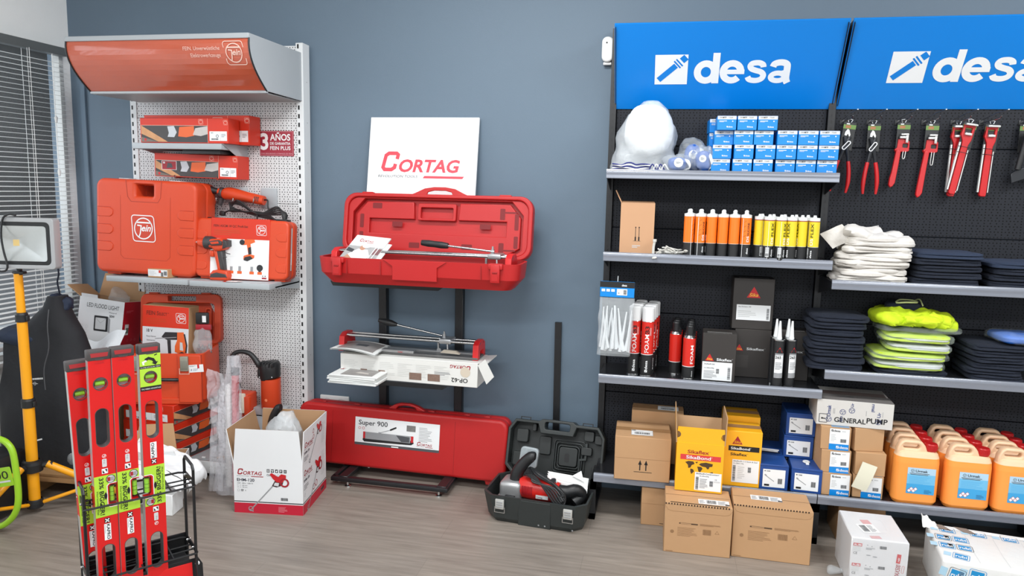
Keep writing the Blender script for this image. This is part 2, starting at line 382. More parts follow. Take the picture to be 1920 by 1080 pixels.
def walls(b, w, d, h, mo, mi, t=.004, z0=0.0):
    """an open carton's four walls and bottom"""
    b.box(-w/2, 0, z0, w/2, t, z0+h, mo); b.box(-w/2, d-t, z0, w/2, d, z0+h, mo)
    b.box(-w/2, t, z0, -w/2+t, d-t, z0+h, mo); b.box(w/2-t, t, z0, w/2, d-t, z0+h, mo)
    b.box(-w/2+t, t, z0, w/2-t, d-t, z0+t, mi)
    e = .0006
    F = FRONT(t, 0, 0)
    b.add([(-w/2+t, t+e, z0+t), (w/2-t, t+e, z0+t), (w/2-t, t+e, z0+h), (-w/2+t, t+e, z0+h)], [(0,1,2,3)], mi)
    b.add([(-w/2+t, d-t-e, z0+t), (w/2-t, d-t-e, z0+t), (w/2-t, d-t-e, z0+h), (-w/2+t, d-t-e, z0+h)], [(0,1,2,3)], mi)
    for x in (-w/2+t+e, w/2-t-e): b.add([(x, t, z0+t), (x, d-t, z0+t), (x, d-t, z0+h), (x, t, z0+h)], [(0,1,2,3)], mi)
def flap(parent, o, r, u, w, h, mo, mi, th=.004, inset=0.0, name='flap'):
    """a carton flap hinged at o, running along r and standing along u"""
    F = FR(o, r, u); b = MB()
    b.plate([[(0, 0), (w, 0), (w-inset, h), (inset, h)]], F, th, mo, smooth=False)
    b.add([F @ Vector(p) for p in ((0, 0, -th-.0005), (w, 0, -th-.0005), (w-inset, h, -th-.0005), (inset, h, -th-.0005))], [(0,1,2,3)], mi)
    return b.build(name, parent)

# ================================================================== THE SETTING
WALLB = mat('wall_paint_slate_blue', (99, 117, 133), .6, var=.015, scale=2, bump=.04, bscale=180)
WALLW = mat('wall_paint_white', (249, 250, 249), .8, var=.01, bump=.05, bscale=120)
XL, XR, YF, ZC = -3.12, 4.6, -7.2, 3.0
def setting():
    b = MB(); b.box(XL-1, YF-2, -.1, XR, .1, 0, floor_material()); struct('floor', b)
    b = MB(); b.box(XL-.15, 0, 0, XR, .12, ZC+.2, WALLB); struct('wall_back', b)
    # left wall with a window opening y -2.4..-.06, z .62..2.29
    b = MB(); y0, y1, z0, z1 = -2.4, -.062, .6, 2.29
    for a in ((YF, y0, 0, ZC), (y1, 0, 0, ZC), (y0, y1, 0, z0), (y0, y1, z1, ZC)): b.box(XL-.04, a[0], a[2], XL, a[1], a[3], WALLW)
    struct('wall_left', b)
    b = MB(); b.box(XR, YF, 0, XR+.12, 0, ZC, WALLW); struct('wall_right', b)
    b = MB(); b.box(XL-.15, YF, ZC, XR+.12, .12, ZC+.1, WALLW); struct('ceiling', b)
    b = MB()
    for a in ((XL, -2.4, 0, ZC), (4.2, XR, 0, ZC), (-2.4, 4.2, 2.75, ZC), (-2.4, 4.2, 0, .25)): b.box(a[0], YF-.12, a[2], a[1], YF, a[3], WALLW)
    struct('wall_front', b)
    # window frame, glass
    fr = mat('window_frame_white', (205, 205, 202), .45, var=.02); b = MB()
    t = .03
    b.rbox(XL-.038, y1-t, z0, XL+.012, y1, z1, fr, .003); b.rbox(XL-.038, y0, z0, XL+.012, y0+t, z1, fr, .003)
    b.rbox(XL-.038, y0+t, z0, XL+.012, y1-t, z0+t, fr, .003); b.rbox(XL-.038, y0+t, z1-t*.5, XL+.012, y1-t, z1, fr, .003)
    b.rbox(XL-.036, -1.25, z0+t, XL-.006, -1.19, z1-t, fr, .003)
    w = struct('window_1', b)
    g = MB(); g.box(XL-.024, y0+t, z0+t, XL-.018, y1-t, z1-t, mat('window_glass', (235, 242, 245),   .03, alpha=.07, var=0)); g.build('window_glass', w)
    b = MB(); b.rbox(XL-.02, y0-.03, z0-.03, XL+.06, y1+.02, z0, fr, .006); struct('trim_2', b)
    b = MB(); b.rbox(-3.05, -.016, .0, -3.02, 0, 2.1, WALLB, .003); struct('trim_1', b)      # conduit painted with the wall
    # the wall of the building across the street
    b = MB(); b.box(-7.2, -9, -.1, -7, 12, 1.05, mat('street_wall_pale', (150, 150, 152), .9, var=.06)); b.box(-7.2, -9, 1.05, -7, 12, 7, mat('street_wall_grey', (58, 55, 54), .9, var=.1))
    struct('wall_outside', b)
setting()
def blind():
    t = thing('venetian_blind', 'white horizontal slat blind hanging over the left window', 'blind', (XL+.05, -.9, .66))
    sl = mat('blind_slat_white', (232, 232, 230), .4, var=0); b = MB()
    y0, y1 = -1.44, .815
    b.rbox(-.035, y0, 1.575, .02, y1, 1.62, mat('blind_headrail_backlit', (104, 108, 108), .4), .004); b.build('headrail', t)  # headrail's backlit shade is put into its dark grey
    b = MB(); n = 60
    for i in range(n):
        z = .045 + i*.0252; k = .016
        vs = [(-k+2*k*j/3, y, z + .0022*math.sin(PI*j/3) + (.0016-.0032*j/3)) for y in (y0+.01, y1-.006) for j in range(4)]
        b.add(vs, [(j, j+1, 4+j+1, 4+j) for j in range(3)], sl, True)
    b.build('slats', t)
    b = MB(); b.rbox(-.014, y0+.01, 0, .014, y1-.006, .022, sl, .004); b.build('bottom_rail', t)
    for y in (.54, .1, -.45, -1.0):
        b = MB(); 
        for x in (-.018, .018): b.tube([(x, y, .02), (x, y, 1.58)], .0012, sl, 5)
        b.tube([(.02, y+.012, .02), (.02, y+.012, 1.58)], .0016, sl, 5); b.build('ladder_cord', t)
    b = MB(); b.tube([(.03, .69, 1.57), (.032, .69, .95)], .0018, sl, 6); b.lathe([(0, 0), (.006, .004), (.009, .03), (.003, .04), (0, .04)], sl, (.032, .69, .91), 8)
    b.lathe([(0, 0), (.006, .004), (.009, .03), (.003, .04), (0, .04)], sl, (.032, .69, 1.2), 8); b.build('pull_cord', t)
blind()
def detector():
    t = thing('wall_detector', 'small white rounded plastic box fixed to the wall left of the first blue sign', 'detector', (-.04, -.001, 2.18))
    pl = mat('white_plastic', (232, 233, 232), .4, var=.01)
    b = MB(); b.plate([rrect(-.028, 0, .028, .12, .026)], FRONT(-.045), .045, pl, .008); b.build('housing', t)
    b = MB(); b.disc(FRONT(-.0455), -.004, .09, .004, BLACK); b.build('sensor_eye', t)
    b = MB(); b.rbox(-.02, -.03, -.012, .02, -.005, .001, pl, .003); b.build('bracket', t)
detector()
def socket():
    t = thing('wall_socket', 'white double power socket plate on the wall behind the closed red case', 'socket', (-1.5, -.001, .335))
    b = MB(); b.rbox(-.088, -.012, -.042, .088, 0, .046, mat('socket_white', (228, 230, 230), .35), .006, 3)
    for x in (-.042, .042):
        b.ring(FRONT(-.0122), x, .002, .026, .004, LGREY, n=24); b.disc(FRONT(-.0122), x, .002, .02, DGREY, .0003)
        for dx in (-.009, .009): b.disc(FRONT(-.0122), x+dx, .002, .003, BLACK, .001, 8)
    b.build('faceplate', t)
socket()
def post():
    b = MB(); b.box(-.017, -.02, 0, .017, 0, .875, BLKST)
    for k in range(11): b.rect(FRONT(-.02), -.009, .03+k*.06, -.004, .055+k*.06, BLACK)
    b.rect(FRONT(-.02), -.014, .79, .014, .873, BLACK)
    tag(b.build('metal_post', loc=(-.235, -.001, .0), rot=(math.radians(0), math.radians(-.5), 0)), 'slim black metal upright standing alone against the wall behind the black tool case', 'post')
post()

# ================================================================== BLACK SHELVING WITH BLUE HEADER SIGNS
PEGB = peg_material('black_pegboard', (38, 40, 46), (2, 2, 3), .55, spec=.2)
STRIP = mat('clear_price_strip', (136, 141, 152), .16, .25, var=.02, spec=.7, coat=.5)
SHELFB = mat('black_shelf_enamel', (34, 35, 38), .22, var=.03)
H1, H2, H3, HB = 1.6576, 1.2793, .700, .235
HA, HBB = 1.1958, .7928
def slots(b, x, y, z0, z1, m, w=.005, h=.013, pitch=.0305):
    F = FRONT(y); z = z0
    while z < z1: b.rect(F, x-w/2, z, x+w/2, z+h, m, .0007); z += pitch
def strip_profile(b, x0, x1, yf, ztop, h=.042):
    """curved clear plastic ticket strip along a shelf's front edge"""
    pr = [(0, 0), (-.008, -.001), (-.0115, -.008), (-.011, -.02), (-.0085, -.031), (-.0105, -.038), (-.0095, -h), (-.001, -h), (0, -h+.003)]
    vs = [(x, yf+p[0], ztop+p[1]) for x in (x0, x1) for p in pr]; n = len(pr)
    b.add(vs, [(i, (i+1) % n, n+(i+1) % n, n+i) for i in range(n)], STRIP, True)
    b.add(vs[:n], [tuple(range(n))], STRIP); b.add(vs[n:], [tuple(reversed(range(n)))], STRIP)
def gondola_black():
    t = thing('shelving_unit', 'black perforated metal shelving along the right of the wall with two blue header signs', 'shelves', (0, 0, 0))
    for x in (.0, 1.0, 2.0, 3.0):
        b = MB(); x0 = x-.015; b.box(x0, -.075, 0, x0+.03, -.012, 2.33, BLKST); slots(b, x, -.075, .12, 2.3, BLACK)
        b.add([(x-.026, -.045, z) for z in (0,)], [], BLKST)
        b.build('upright', t)
    for i, x in enumerate((0, 1, 2)):
        z = .12
        for k, h in enumerate((.42, .42, .42, .40, .40, .12)):
            b = MB(); b.rbox(x+.017, -.052, z+.001, x+.983, -.03, z+h-.002, PEGB, .002, 1); b.build('back_panel', t); z += h
    def shelf(x0, top, depth, lip=STRIP, base=False, z_drop=.0):
        b = MB(); zz = top-.009; d = depth-.012
        b.rbox(x0+.004, -d, zz-.03, x0+.996, -.055, zz, SHELFB, .003, 1); s = b.build('shelf', t)
        if not base:
            for sx in (.002, .994):
                b = MB(); F = FR((x0+sx+.004, 0, 0), (0, 1, 0), (0, 0, 1))
                b.plate([[(-d, zz-.03), (-.075, zz-.085), (-.075, zz), (-d, zz)]], F, .004, BLKST, smooth=False); b.build('bracket', s)
        b = MB(); strip_profile(b, x0+.002, x0+.998, -depth+.012, top); b.build('price_strip', s)
        return s
    shelf(0, H1, .347); shelf(0, H2, .347); shelf(0, H3, .347); shelf(0, HB, .41, base=True)
    sa = shelf(1, HA, .347); shelf(1, HBB, .347); shelf(1, HB, .41, base=True)
    shelf(2, HA, .347); shelf(2, HBB, .347); shelf(2, HB, .41, base=True)
    b = MB(); F = FRONT(-.3475); b.rect(F, 1.835, HA-.036, 1.905, HA-.006, BLACK, .0); b.rect(F, 1.87, HA-.032, 1.892, HA-.02, WHITE, .0006); b.bars(F, 1.872, HA-.031, 1.89, HA-.021, lift=.001); b.lines(F, 1.839, HA-.014, 1.865, HA-.009, 1, WHITE, lift=.001); b.lines(F, 1.84, HA-.03, 1.865, HA-.018, 3, LGREY)
    b.build('price_label', sa)
    for x in (0, 1, 2, 3):
        b = MB(); b.box(x-.014, -.40, 0, x+.014, -.37, .19, BLKST); b.box(x-.014, -.40, .15, x+.014, -.05, .19, BLKST); b.box(x-.014, -.40, 0, x+.014, -.05, .03, BLKST); b.build('foot', t)
    # sloping header signs
    for i, x in enumerate((.008, 1.018, 2.028)):
        r = Vector((1, 0, 0)); o = Vector((x, -.058, 1.953)); u = Vector((0, -.228, .352)).normalized(); F = FR(o, r, u); L = .419; wd = .998
        b = MB(); b.plate([[(0, 0), (wd, 0), (wd, L), (0, L)]], F, .012, mat('sign_blue_acrylic', (0, 128, 218), .35, var=.01), .002, 1)
        SW = mat('sign_white_vinyl', (240, 242, 243), .4, var=0)
        b.rect(F, .186, .128, .334, .272, SW, .001)
        BL = MATS['sign_blue_acrylic']
        G = ROT(F, .186, .128, 42); 
        b.rect(G, .028, -.008, .132, .018, BL, .002); b.rect(G, .136, -.017, .143, .027, BL, .002); b.rect(G, .149, -.017, .156, .027, BL, .002); b.rect(G, .166, -.010, .192, .020, BL, .002)
        desa_word(b, F, .362, .132, .146, .437, SW, .001)
        s = b.build('header_sign', t)
        for sx in (.0, wd-.012):
            b = MB(); F2 = FR((x+sx+.006, 0, 0), (0, 1, 0), (0, 0, 1)); b.plate([[(-.286, 2.286), (-.07, 1.966), (-.07, 2.3), (-.27, 2.305)]], F2, .003, BLKST, smooth=False); b.build('side_arm', s)
    # hanging hooks with price holders under the second sign
    for x in (1.05, 1.165, 1.285, 1.395, 1.515, 1.63, 1.79, 1.95):
        b = MB(); z = 1.893; b.tube([(x, -.052, z), (x, -.15, z+.002), (x, -.25, z+.004), (x, -.262, z+.012)], .0024, CHROME, 6); b.rbox(x-.01, -.056, z-.01, x+.01, -.051, z+.014, BLKST, .001)
        b.tube([(x, -.054, z+.012), (x+.004, -.2, z+.03), (x+.008, -.30, z+.034)], .0016, mat('dark_wire', (90, 92, 96), .4, .6), 6); b.lathe([(0, 0), (.003, .001), (.003, .004), (0, .005)], WHITE, (x+.008, -.302, z+.032), 8)
        b.build('hook', t)
    b = MB()
    for x, z in ((.0, .335), (.008, .334)): b.disc(FRONT(-.0755), x, z, .003, WHITE, .001, 8)
    b.build('screw', t)
gondola_black()
SB, S3, S2, S1, SA, SBB = HB-.009, H3-.009, H2-.009, H1-.009, HA-.009, HBB-.009

# ------------------------------------------------------------------ top shelf: bags and blue boxes
def top_shelf():
    t = thing('plastic_bag', 'bulging white translucent bag at the left end of the top shelf', 'bag', (.155, -.2, S1))
    b = MB(); b.blob((.026, 0, .192), .108, .085, .122, mat('white_overall_cloth', (244, 246, 247), .8, var=.02, sub=.1), .9, .9, .012, 9, 3, 40, 24); b.build('white_contents', t)
    b = MB()
    def fn(u, v):
        a = 2*PI*u; z = v*.325; w = .15 + .0*v; k = max(0, (v-.45)/.55)
        cx = -.0 + .03*v; rx = .15*(1-.2*v)*(1-k**2.4*.75) - .012*math.sin(v*PI)*.0; ry = .088*(1-k**3*.7)
        e = .8; c = math.cos(a); s = math.sin(a)
        p = Vector((cx + rx*math.copysign(abs(c)**e, c), ry*math.copysign(abs(s)**e, s), z))
        q = p*14; n_ = noise.noise(q)*.014 + noise.noise(q*2.5)*.006
        return p + Vector((c, s, 0))*n_*(1 if v > .04 else .3)
    b.grid(48, 26, fn, mat('milky_polythene', (236, 242, 246), .25, alpha=.42, var=0, bump=.5, bscale=30), closeu=True)
    b.build('bag_film', t)
    st = mat('navy_white_strap', (46, 52, 120), .8, var=.1)
    t2 = thing('striped_strap', 'folded navy and white striped webbing lying at the front under the white bag', 'strap', (.10, -.306, S1+.004))
    b = MB()
    for k in range(5):
        z = .004+k*.0055
        pts = [(-.075+.17*i/8, -.004+.006*math.sin(i+k), z+.004*math.sin(i*.9+k*.5)+(.012 if i in (3, 4) else 0)*(k/4)) for i in range(9)]
        b.tube(pts, .0035, st if k % 2 == 0 else WHITE, 6, 3)
    for k in range(4):
        x = .105+k*.018; b.tube([(x-.012, -.006, .006), (x, -.008, .03), (x+.014, -.006, .012), (x+.02, -.004, .004)], .0032, (st, WHITE)[k % 2], 6, 4)
    b.build('webbing', t2)
    def mask_bag(x, y, z, w, h, label, seed, rot=0):
        t = thing('mask_bag', label, 'bag', (x, y, z), rot)
        BM = mat('mask_blue_plastic', (36, 92, 176), .35, var=.05)
        b = MB(); b.blob((0, -.01, h*.42), w*.34, .032, h*.38, BM, .8, .8, .006, 20, seed, 24, 16); b.disc(FRONT(-.0435), 0, h*.5, w*.16, WHITE, .0, 20); b.lines(FRONT(-.0435), -w*.09, h*.45, w*.09, h*.56, 4, GREYP, lift=.0012); b.build('dust_mask', t)
        b = MB()
        for k in range(3): b.tube([(w*.2, -.01, .01), (w*.4, -.03, h*.25), (w*(.36-.05*k), -.03, h*.6), (w*.15, -.01, h*.7), (-w*.1-.01*k, -.02, h*.66)], .0035, WHITE, 6, 5)
        b.build('elastic_strap', t)
        b = MB(); b.blob((0, 0, h*.48), w*.5, .05, h*.5, POLY, .8, .8, .012, 18, seed+2, 34, 20, ridge=.02, flat=.001); b.build('bag_film', t)
    mask_bag(.385, -.2, S1, .125, .165, 'clear bag with a blue dust mask standing behind the smaller bag', 5)
    mask_bag(.432, -.255, S1, .1, .125, 'clear bag with white elastic loops beside the tall stack of blue boxes', 9, -8)
    mask_bag(.315, -.275, S1, .13, .085, 'low crumpled clear bag with a blue mask tucked beside the large white bag', 12, 8)
    # the small blue boxes
    def box_mb(w, d, h, small):
        b = MB(); b.rbox(-w/2, 0, 0, w/2, d, h, DESAB, .0015, 1); F = FRONT(0, -w/2, 0)
        b.rect(F, .001, h*.78, w-.001, h-.001, LGREY); b.rect(F, .001, h*.755, w-.001, h*.78, WHITE, .0009)
        b.text(F, 'DIN', w*.12, h*.84, h*.09, DGREY, lift=.0012); b.text(F, 'MTF', w*.28, h*.83, h*.11, BLACK, bold=.03, lift=.0012); b.text(F, '7.5x60' if small else '14x75', w*.58, h*.84, h*.09, DGREY, lift=.0012)
        b.rect(F, w*.1, h*.62, w*.5, h*.66, WHITE); b.rect(F, w*.1, h*.56, w*.34, h*.585, LGREY); b.disc(F, w*.8, h*.62, h*.045, WHITE, n=10)
        desa_mark(b, F, w*.5, h*.18, h*.1, WHITE, DESAB)
        b.box(-w/2+.001, .001, h, w/2-.001, d*.3, h+.0006, LGREY)
        return b
    w, d, h = .082, .14, .061
    p = box_mb(w, d, h, True).build('parts_box'); first = True
    rows = ['bottom', 'second', 'third', 'top']
    def place(x, y, z, label, rz=0):
        nonlocal first
        o = p if first else dup(p); first = False
        o.location = (x, y, z); o.rotation_euler = (0, 0, math.radians(rz)); tag(o, label, 'box', 'small blue and grey parts boxes on the top shelf')
    offs = {0: (.505, .596, .684), 1: (.508, .600, .691), 2: (.513, .596, .681), 3: (.520, .6065, .693)}
    for r in range(4):
        for c in range(3):
            dy = (.02 if (r < 3 and c == 0) else 0) + (.012 if r == 2 else 0)
            place(offs[r][c], -.315+dy, S1+.0005+r*.0625, f'small blue parts box, {rows[r]} row, {("left", "middle", "right")[c]} column of the tall stack', (0, 0, -1)[c])
    place(.496, -.16, S1+.0005+3*.0625, 'small blue parts box peeking out behind the top left of the tall stack', 3)
    for r in range(3): place(.497, -.155, S1+.0005+r*.0625, f'small blue parts box, {rows[r]} row, behind the left column of the tall stack', 2)
    for r in range(3):
        for c in range(3):
            place(.778+c*.0865, -.315+(.012 if r == 0 else 0), S1+.0005+r*.0625, f'small blue parts box, {("bottom", "middle", "top")[r]} row, {("left", "middle", "right")[c]} column of the lower stack', 0)
top_shelf()

# ------------------------------------------------------------------ second shelf
def cartridge(kind):
    t = thing('sealant_cartridge', '', 'cartridge'); R = .0245; WN = mat('nozzle_white', (228, 230, 230), .4)
    if kind == 'orange':
        c1 = mat('label_orange', (245, 120, 28), .35, var=.03); b = MB()
        b.lathe([(0, 0), (R, 0), (R, .006), (R-.0005, .006), (R, .008), (R, .066), (R, .067), (R, .188)], c1, seg=24, mats=[WN, WN, WN, BLKPL, BLKPL, WHITE, c1])
        b.wrap = R; F = FR((0, 0, 0), (1, 0, 0), (0, -1, 0)); F = Matrix(((1,0,0,0),(0,0,-1,0),(0,1,0,0),(0,0,0,1)))
        for k in range(4): b.poly(F, [(-.014, .1+k*.022), (-.003, .108+k*.022), (-.003, .1095+k*.022), (-.014, .1015+k*.022)], BLACK)
        G = ROT(F, .012, .073, 90)
        b.wrap = None; b.build('tube', t)
        b = MB(); b.wrap = R; 
        def vt(s, a, z, h, m, w=None, lift=.0008):
            vs, fs, x0, x1 = text_data(s, 0, .014); k = h/.72; sx = (w/(x1-x0)) if w else k*.92
            b.add([b.P(F, a - v.y*k, z + (v.x-x0)*sx, lift) for v in vs], fs, m)
        vt('DS', .012, .078, .011, WHITE, .026); vt('SILICONE', .012, .107, .009, BLACK, .058); vt('desa', .010, .022, .009, WHITE, .028)
        b.rect(F, -.019, .005, -.017, .185, WHITE); b.wrap = None; b.build('print', t)
        b = MB(); b.lathe([(R, .188), (R, .2), (.012, .203), (.009, .207), (.0095, .217), (.005, .222), (0, .222)], WN); b.build('cap', t)
    elif kind == 'yellow':
        c1 = mat('label_yellow', (228, 206, 42), .35, var=.04); b = MB()
        b.lathe([(0, 0), (R, 0), (R, .064), (R, .065), (R, .178)], c1, seg=24, mats=[BLKPL, BLKPL, WHITE, c1])
        b.build('tube', t)
        b = MB(); b.wrap = R; F = Matrix(((1,0,0,0),(0,0,-1,0),(0,1,0,0),(0,0,0,1)))
        def vt(s, a, z, h, m, w=None, lift=.0008):
            vs, fs, x0, x1 = text_data(s, 0, .014); k = h/.72; sx = (w/(x1-x0)) if w else k*.92
            b.add([b.P(F, a - v.y*k, z + (v.x-x0)*sx, lift) for v in vs], fs, m)
        vt('DS', .014, .072, .013, WHITE, .03); vt('FLEX', .014, .108, .013, BLACK, .062); vt('desa', .012, .014, .009, WHITE, .035)
        b.rect(F, -.021, .014, -.004, .058, LGREY); b.bars(F, -.019, .018, -.006, .03, DGREY)
        for k in range(5): b.rect(F, -.019, .036+k*.004, -.007, .0375+k*.004, GREYP, .0009)
        b.rect(F, -.012, .002, -.0105, .175, WHITE, .001); b.wrap = None; b.build('print', t)
        b = MB(); b.lathe([(R, .178), (R, .182), (R, .196), (.009, .197), (.009, .201), (.007, .201), (.007, .207), (0, .207)], WN, mats=[mat('collar_red', (150, 50, 50), .4), WN, WN, WN, WN, WN, WN]); b.build('cap', t)
    else:
        b = MB(); b.lathe([(0, 0), (R+.001, 0), (R+.001, .006), (R, .006), (R, .215), (R+.001, .215), (R+.001, .22), (.012, .222), (.012, .228), (.011, .228), (.004, .303), (0, .303)], BLKPL, mats=[CHROME, CHROME, CHROME, BLKPL, CHROME, CHROME, CHROME, WN, WN, WN, WN]); b.build('tube', t)
        b = MB(); b.wrap = R; F = Matrix(((1,0,0,0),(0,0,-1,0),(0,1,0,0),(0,0,0,1)))
        b.rect(F, -.02, .045, .02, .155, WHITE); b.rect(F, -.02, .045, .02, .068, GREYP, .001); b.rect(F, -.02, .15, .02, .158, GREYP, .001); b.text(F, '265', -.018, .134, .013, BLACK, lift=.0014, bold=.02); b.lines(F, -.016, .085, .016, .12, 6, GREYP, lift=.0014)
        b.poly(F, [(-.014, .163), (.012, .163), (-.001, .187)], RED, .001); b.wrap = None; b.build('print', t)
    return t
def second_shelf():
    CS = .94
    ora = cartridge('orange'); k = 0
    for r in range(2):
        for c in range(6):
            x = .382+c*.0495+r*.006; y = -.312+r*.052
            o = ora if k == 0 else dup(ora); k += 1
            o.location = (x, y, S2); o.rotation_euler = (0, 0, math.radians((70, 18, -95, -150, 160, 5)[c] + r*30))
            place_ = ('leftmost', 'second from left', 'third from left', 'fourth from left', 'fifth from left', 'rightmost')[c]
            tag(o, f'orange and black sealant tube with white cap, {place_} in the {("front", "rear")[r]} row', 'cartridge', 'orange sealant cartridges on the second shelf')
            o.scale = (CS, CS, .97)
    yel = cartridge('yellow'); k = 0
    for i, (x, y, a) in enumerate(((.697, -.305, 60), (.728, -.322, 14), (.777, -.325, 20), (.822, -.318, -60), (.868, -.302, -80), (.918, -.31, -50), (.705, -.25, 0), (.752, -.262, 30), (.80, -.262, 90), (.85, -.25, 0), (.9, -.25, 0))):
        if i == 0: x = .690
        o = yel if i == 0 else dup(yel); o.location = (x, y if i else -.29, S2); o.rotation_euler = (0, 0, math.radians(a)); o.scale = (.92, .92, .97)
        lab = ('leftmost in the front row', 'second in the front row with FLEX facing out', 'third in the front row with FLEX facing out', 'fourth in the front row', 'fifth in the front row', 'rightmost in the front row',
               'leftmost in the rear row', 'second in the rear row', 'third in the rear row', 'fourth in the rear row', 'rightmost in the rear row')[i]
        tag(o, f'yellow and black sealant tube, {lab}', 'cartridge', 'yellow sealant cartridges on the second shelf')
    # tall tan carton
    t = thing('cardboard_carton', 'tall narrow tan carton with printed arrows at the left end of the second shelf', 'box', (.148, -.27, S2), 2)
    tan = mat('cardboard_tan', (196, 152, 116), .75, var=.03); b = MB(); b.box(-.078, 0, 0, .078, .1, .235, tan); F = FRONT(0)
    for x in (-.006, .01): b.rect(F, x-.0012, .06, x+.0012, .125, BLACK); b.disc(F, x, .122, .003, BLACK, n=8); b.rect(F, x-.003, .06, x+.003, .078, BLACK)
    b.rect(F, -.016, .058, .018, .0592, BLACK); b.lines(F, -.02, .028, .02, .042, 2, LGREY); b.build('body', t)
    flap(t, (-.078, .1, .235), (0, -1, 0), (-.5, 0, 1), .1, .062, tan, CARDIN)
    flap(t, (-.078, .0, .235), (1, 0, 0), (0, .3, .05), .156, .05, tan, CARDIN, inset=.004)
    t = thing('clip_pile', 'loose heap of pale grey plastic clips beside the tan carton', 'clips', (.30, -.31, S2)); gp = mat('clip_grey_plastic', (206, 206, 200), .45)
    r = random.Random(4)
    for k in range(16):
        b = MB(); a = r.uniform(0, PI); L = r.uniform(.03, .045)
        b.tube([(-L, 0, 0), (-L*.4, .004, .002), (0, 0, .004), (L*.6, -.004, .002), (L, 0, 0)], .0035, gp, 6, 3); b.tube([(-L, 0, 0), (-L-.008, .008, .002), (-L-.016, 0, .002), (-L-.008, -.008, .002)], .003, gp, 6, 3, True)
        px = r.gauss(0, .038); b.build('clip', t, (max(-.075, min(.1, px)), r.uniform(-.012, .04), .006+.028*r.random()*math.exp(-abs(px)*12)), (r.uniform(-.4, .4), r.uniform(-.5, .5), a))
    b = MB(); b.tube([(0, 0, 0), (.0, .004, .035), (.004, .002, .06)], .006, gp, 8, 3); b.lathe([(0, 0), (.009, 0), (.009, .012), (0, .012)], gp, (.004, .002, .06), 10); b.build('clip', t, (-.072, .01, .0))
second_shelf()

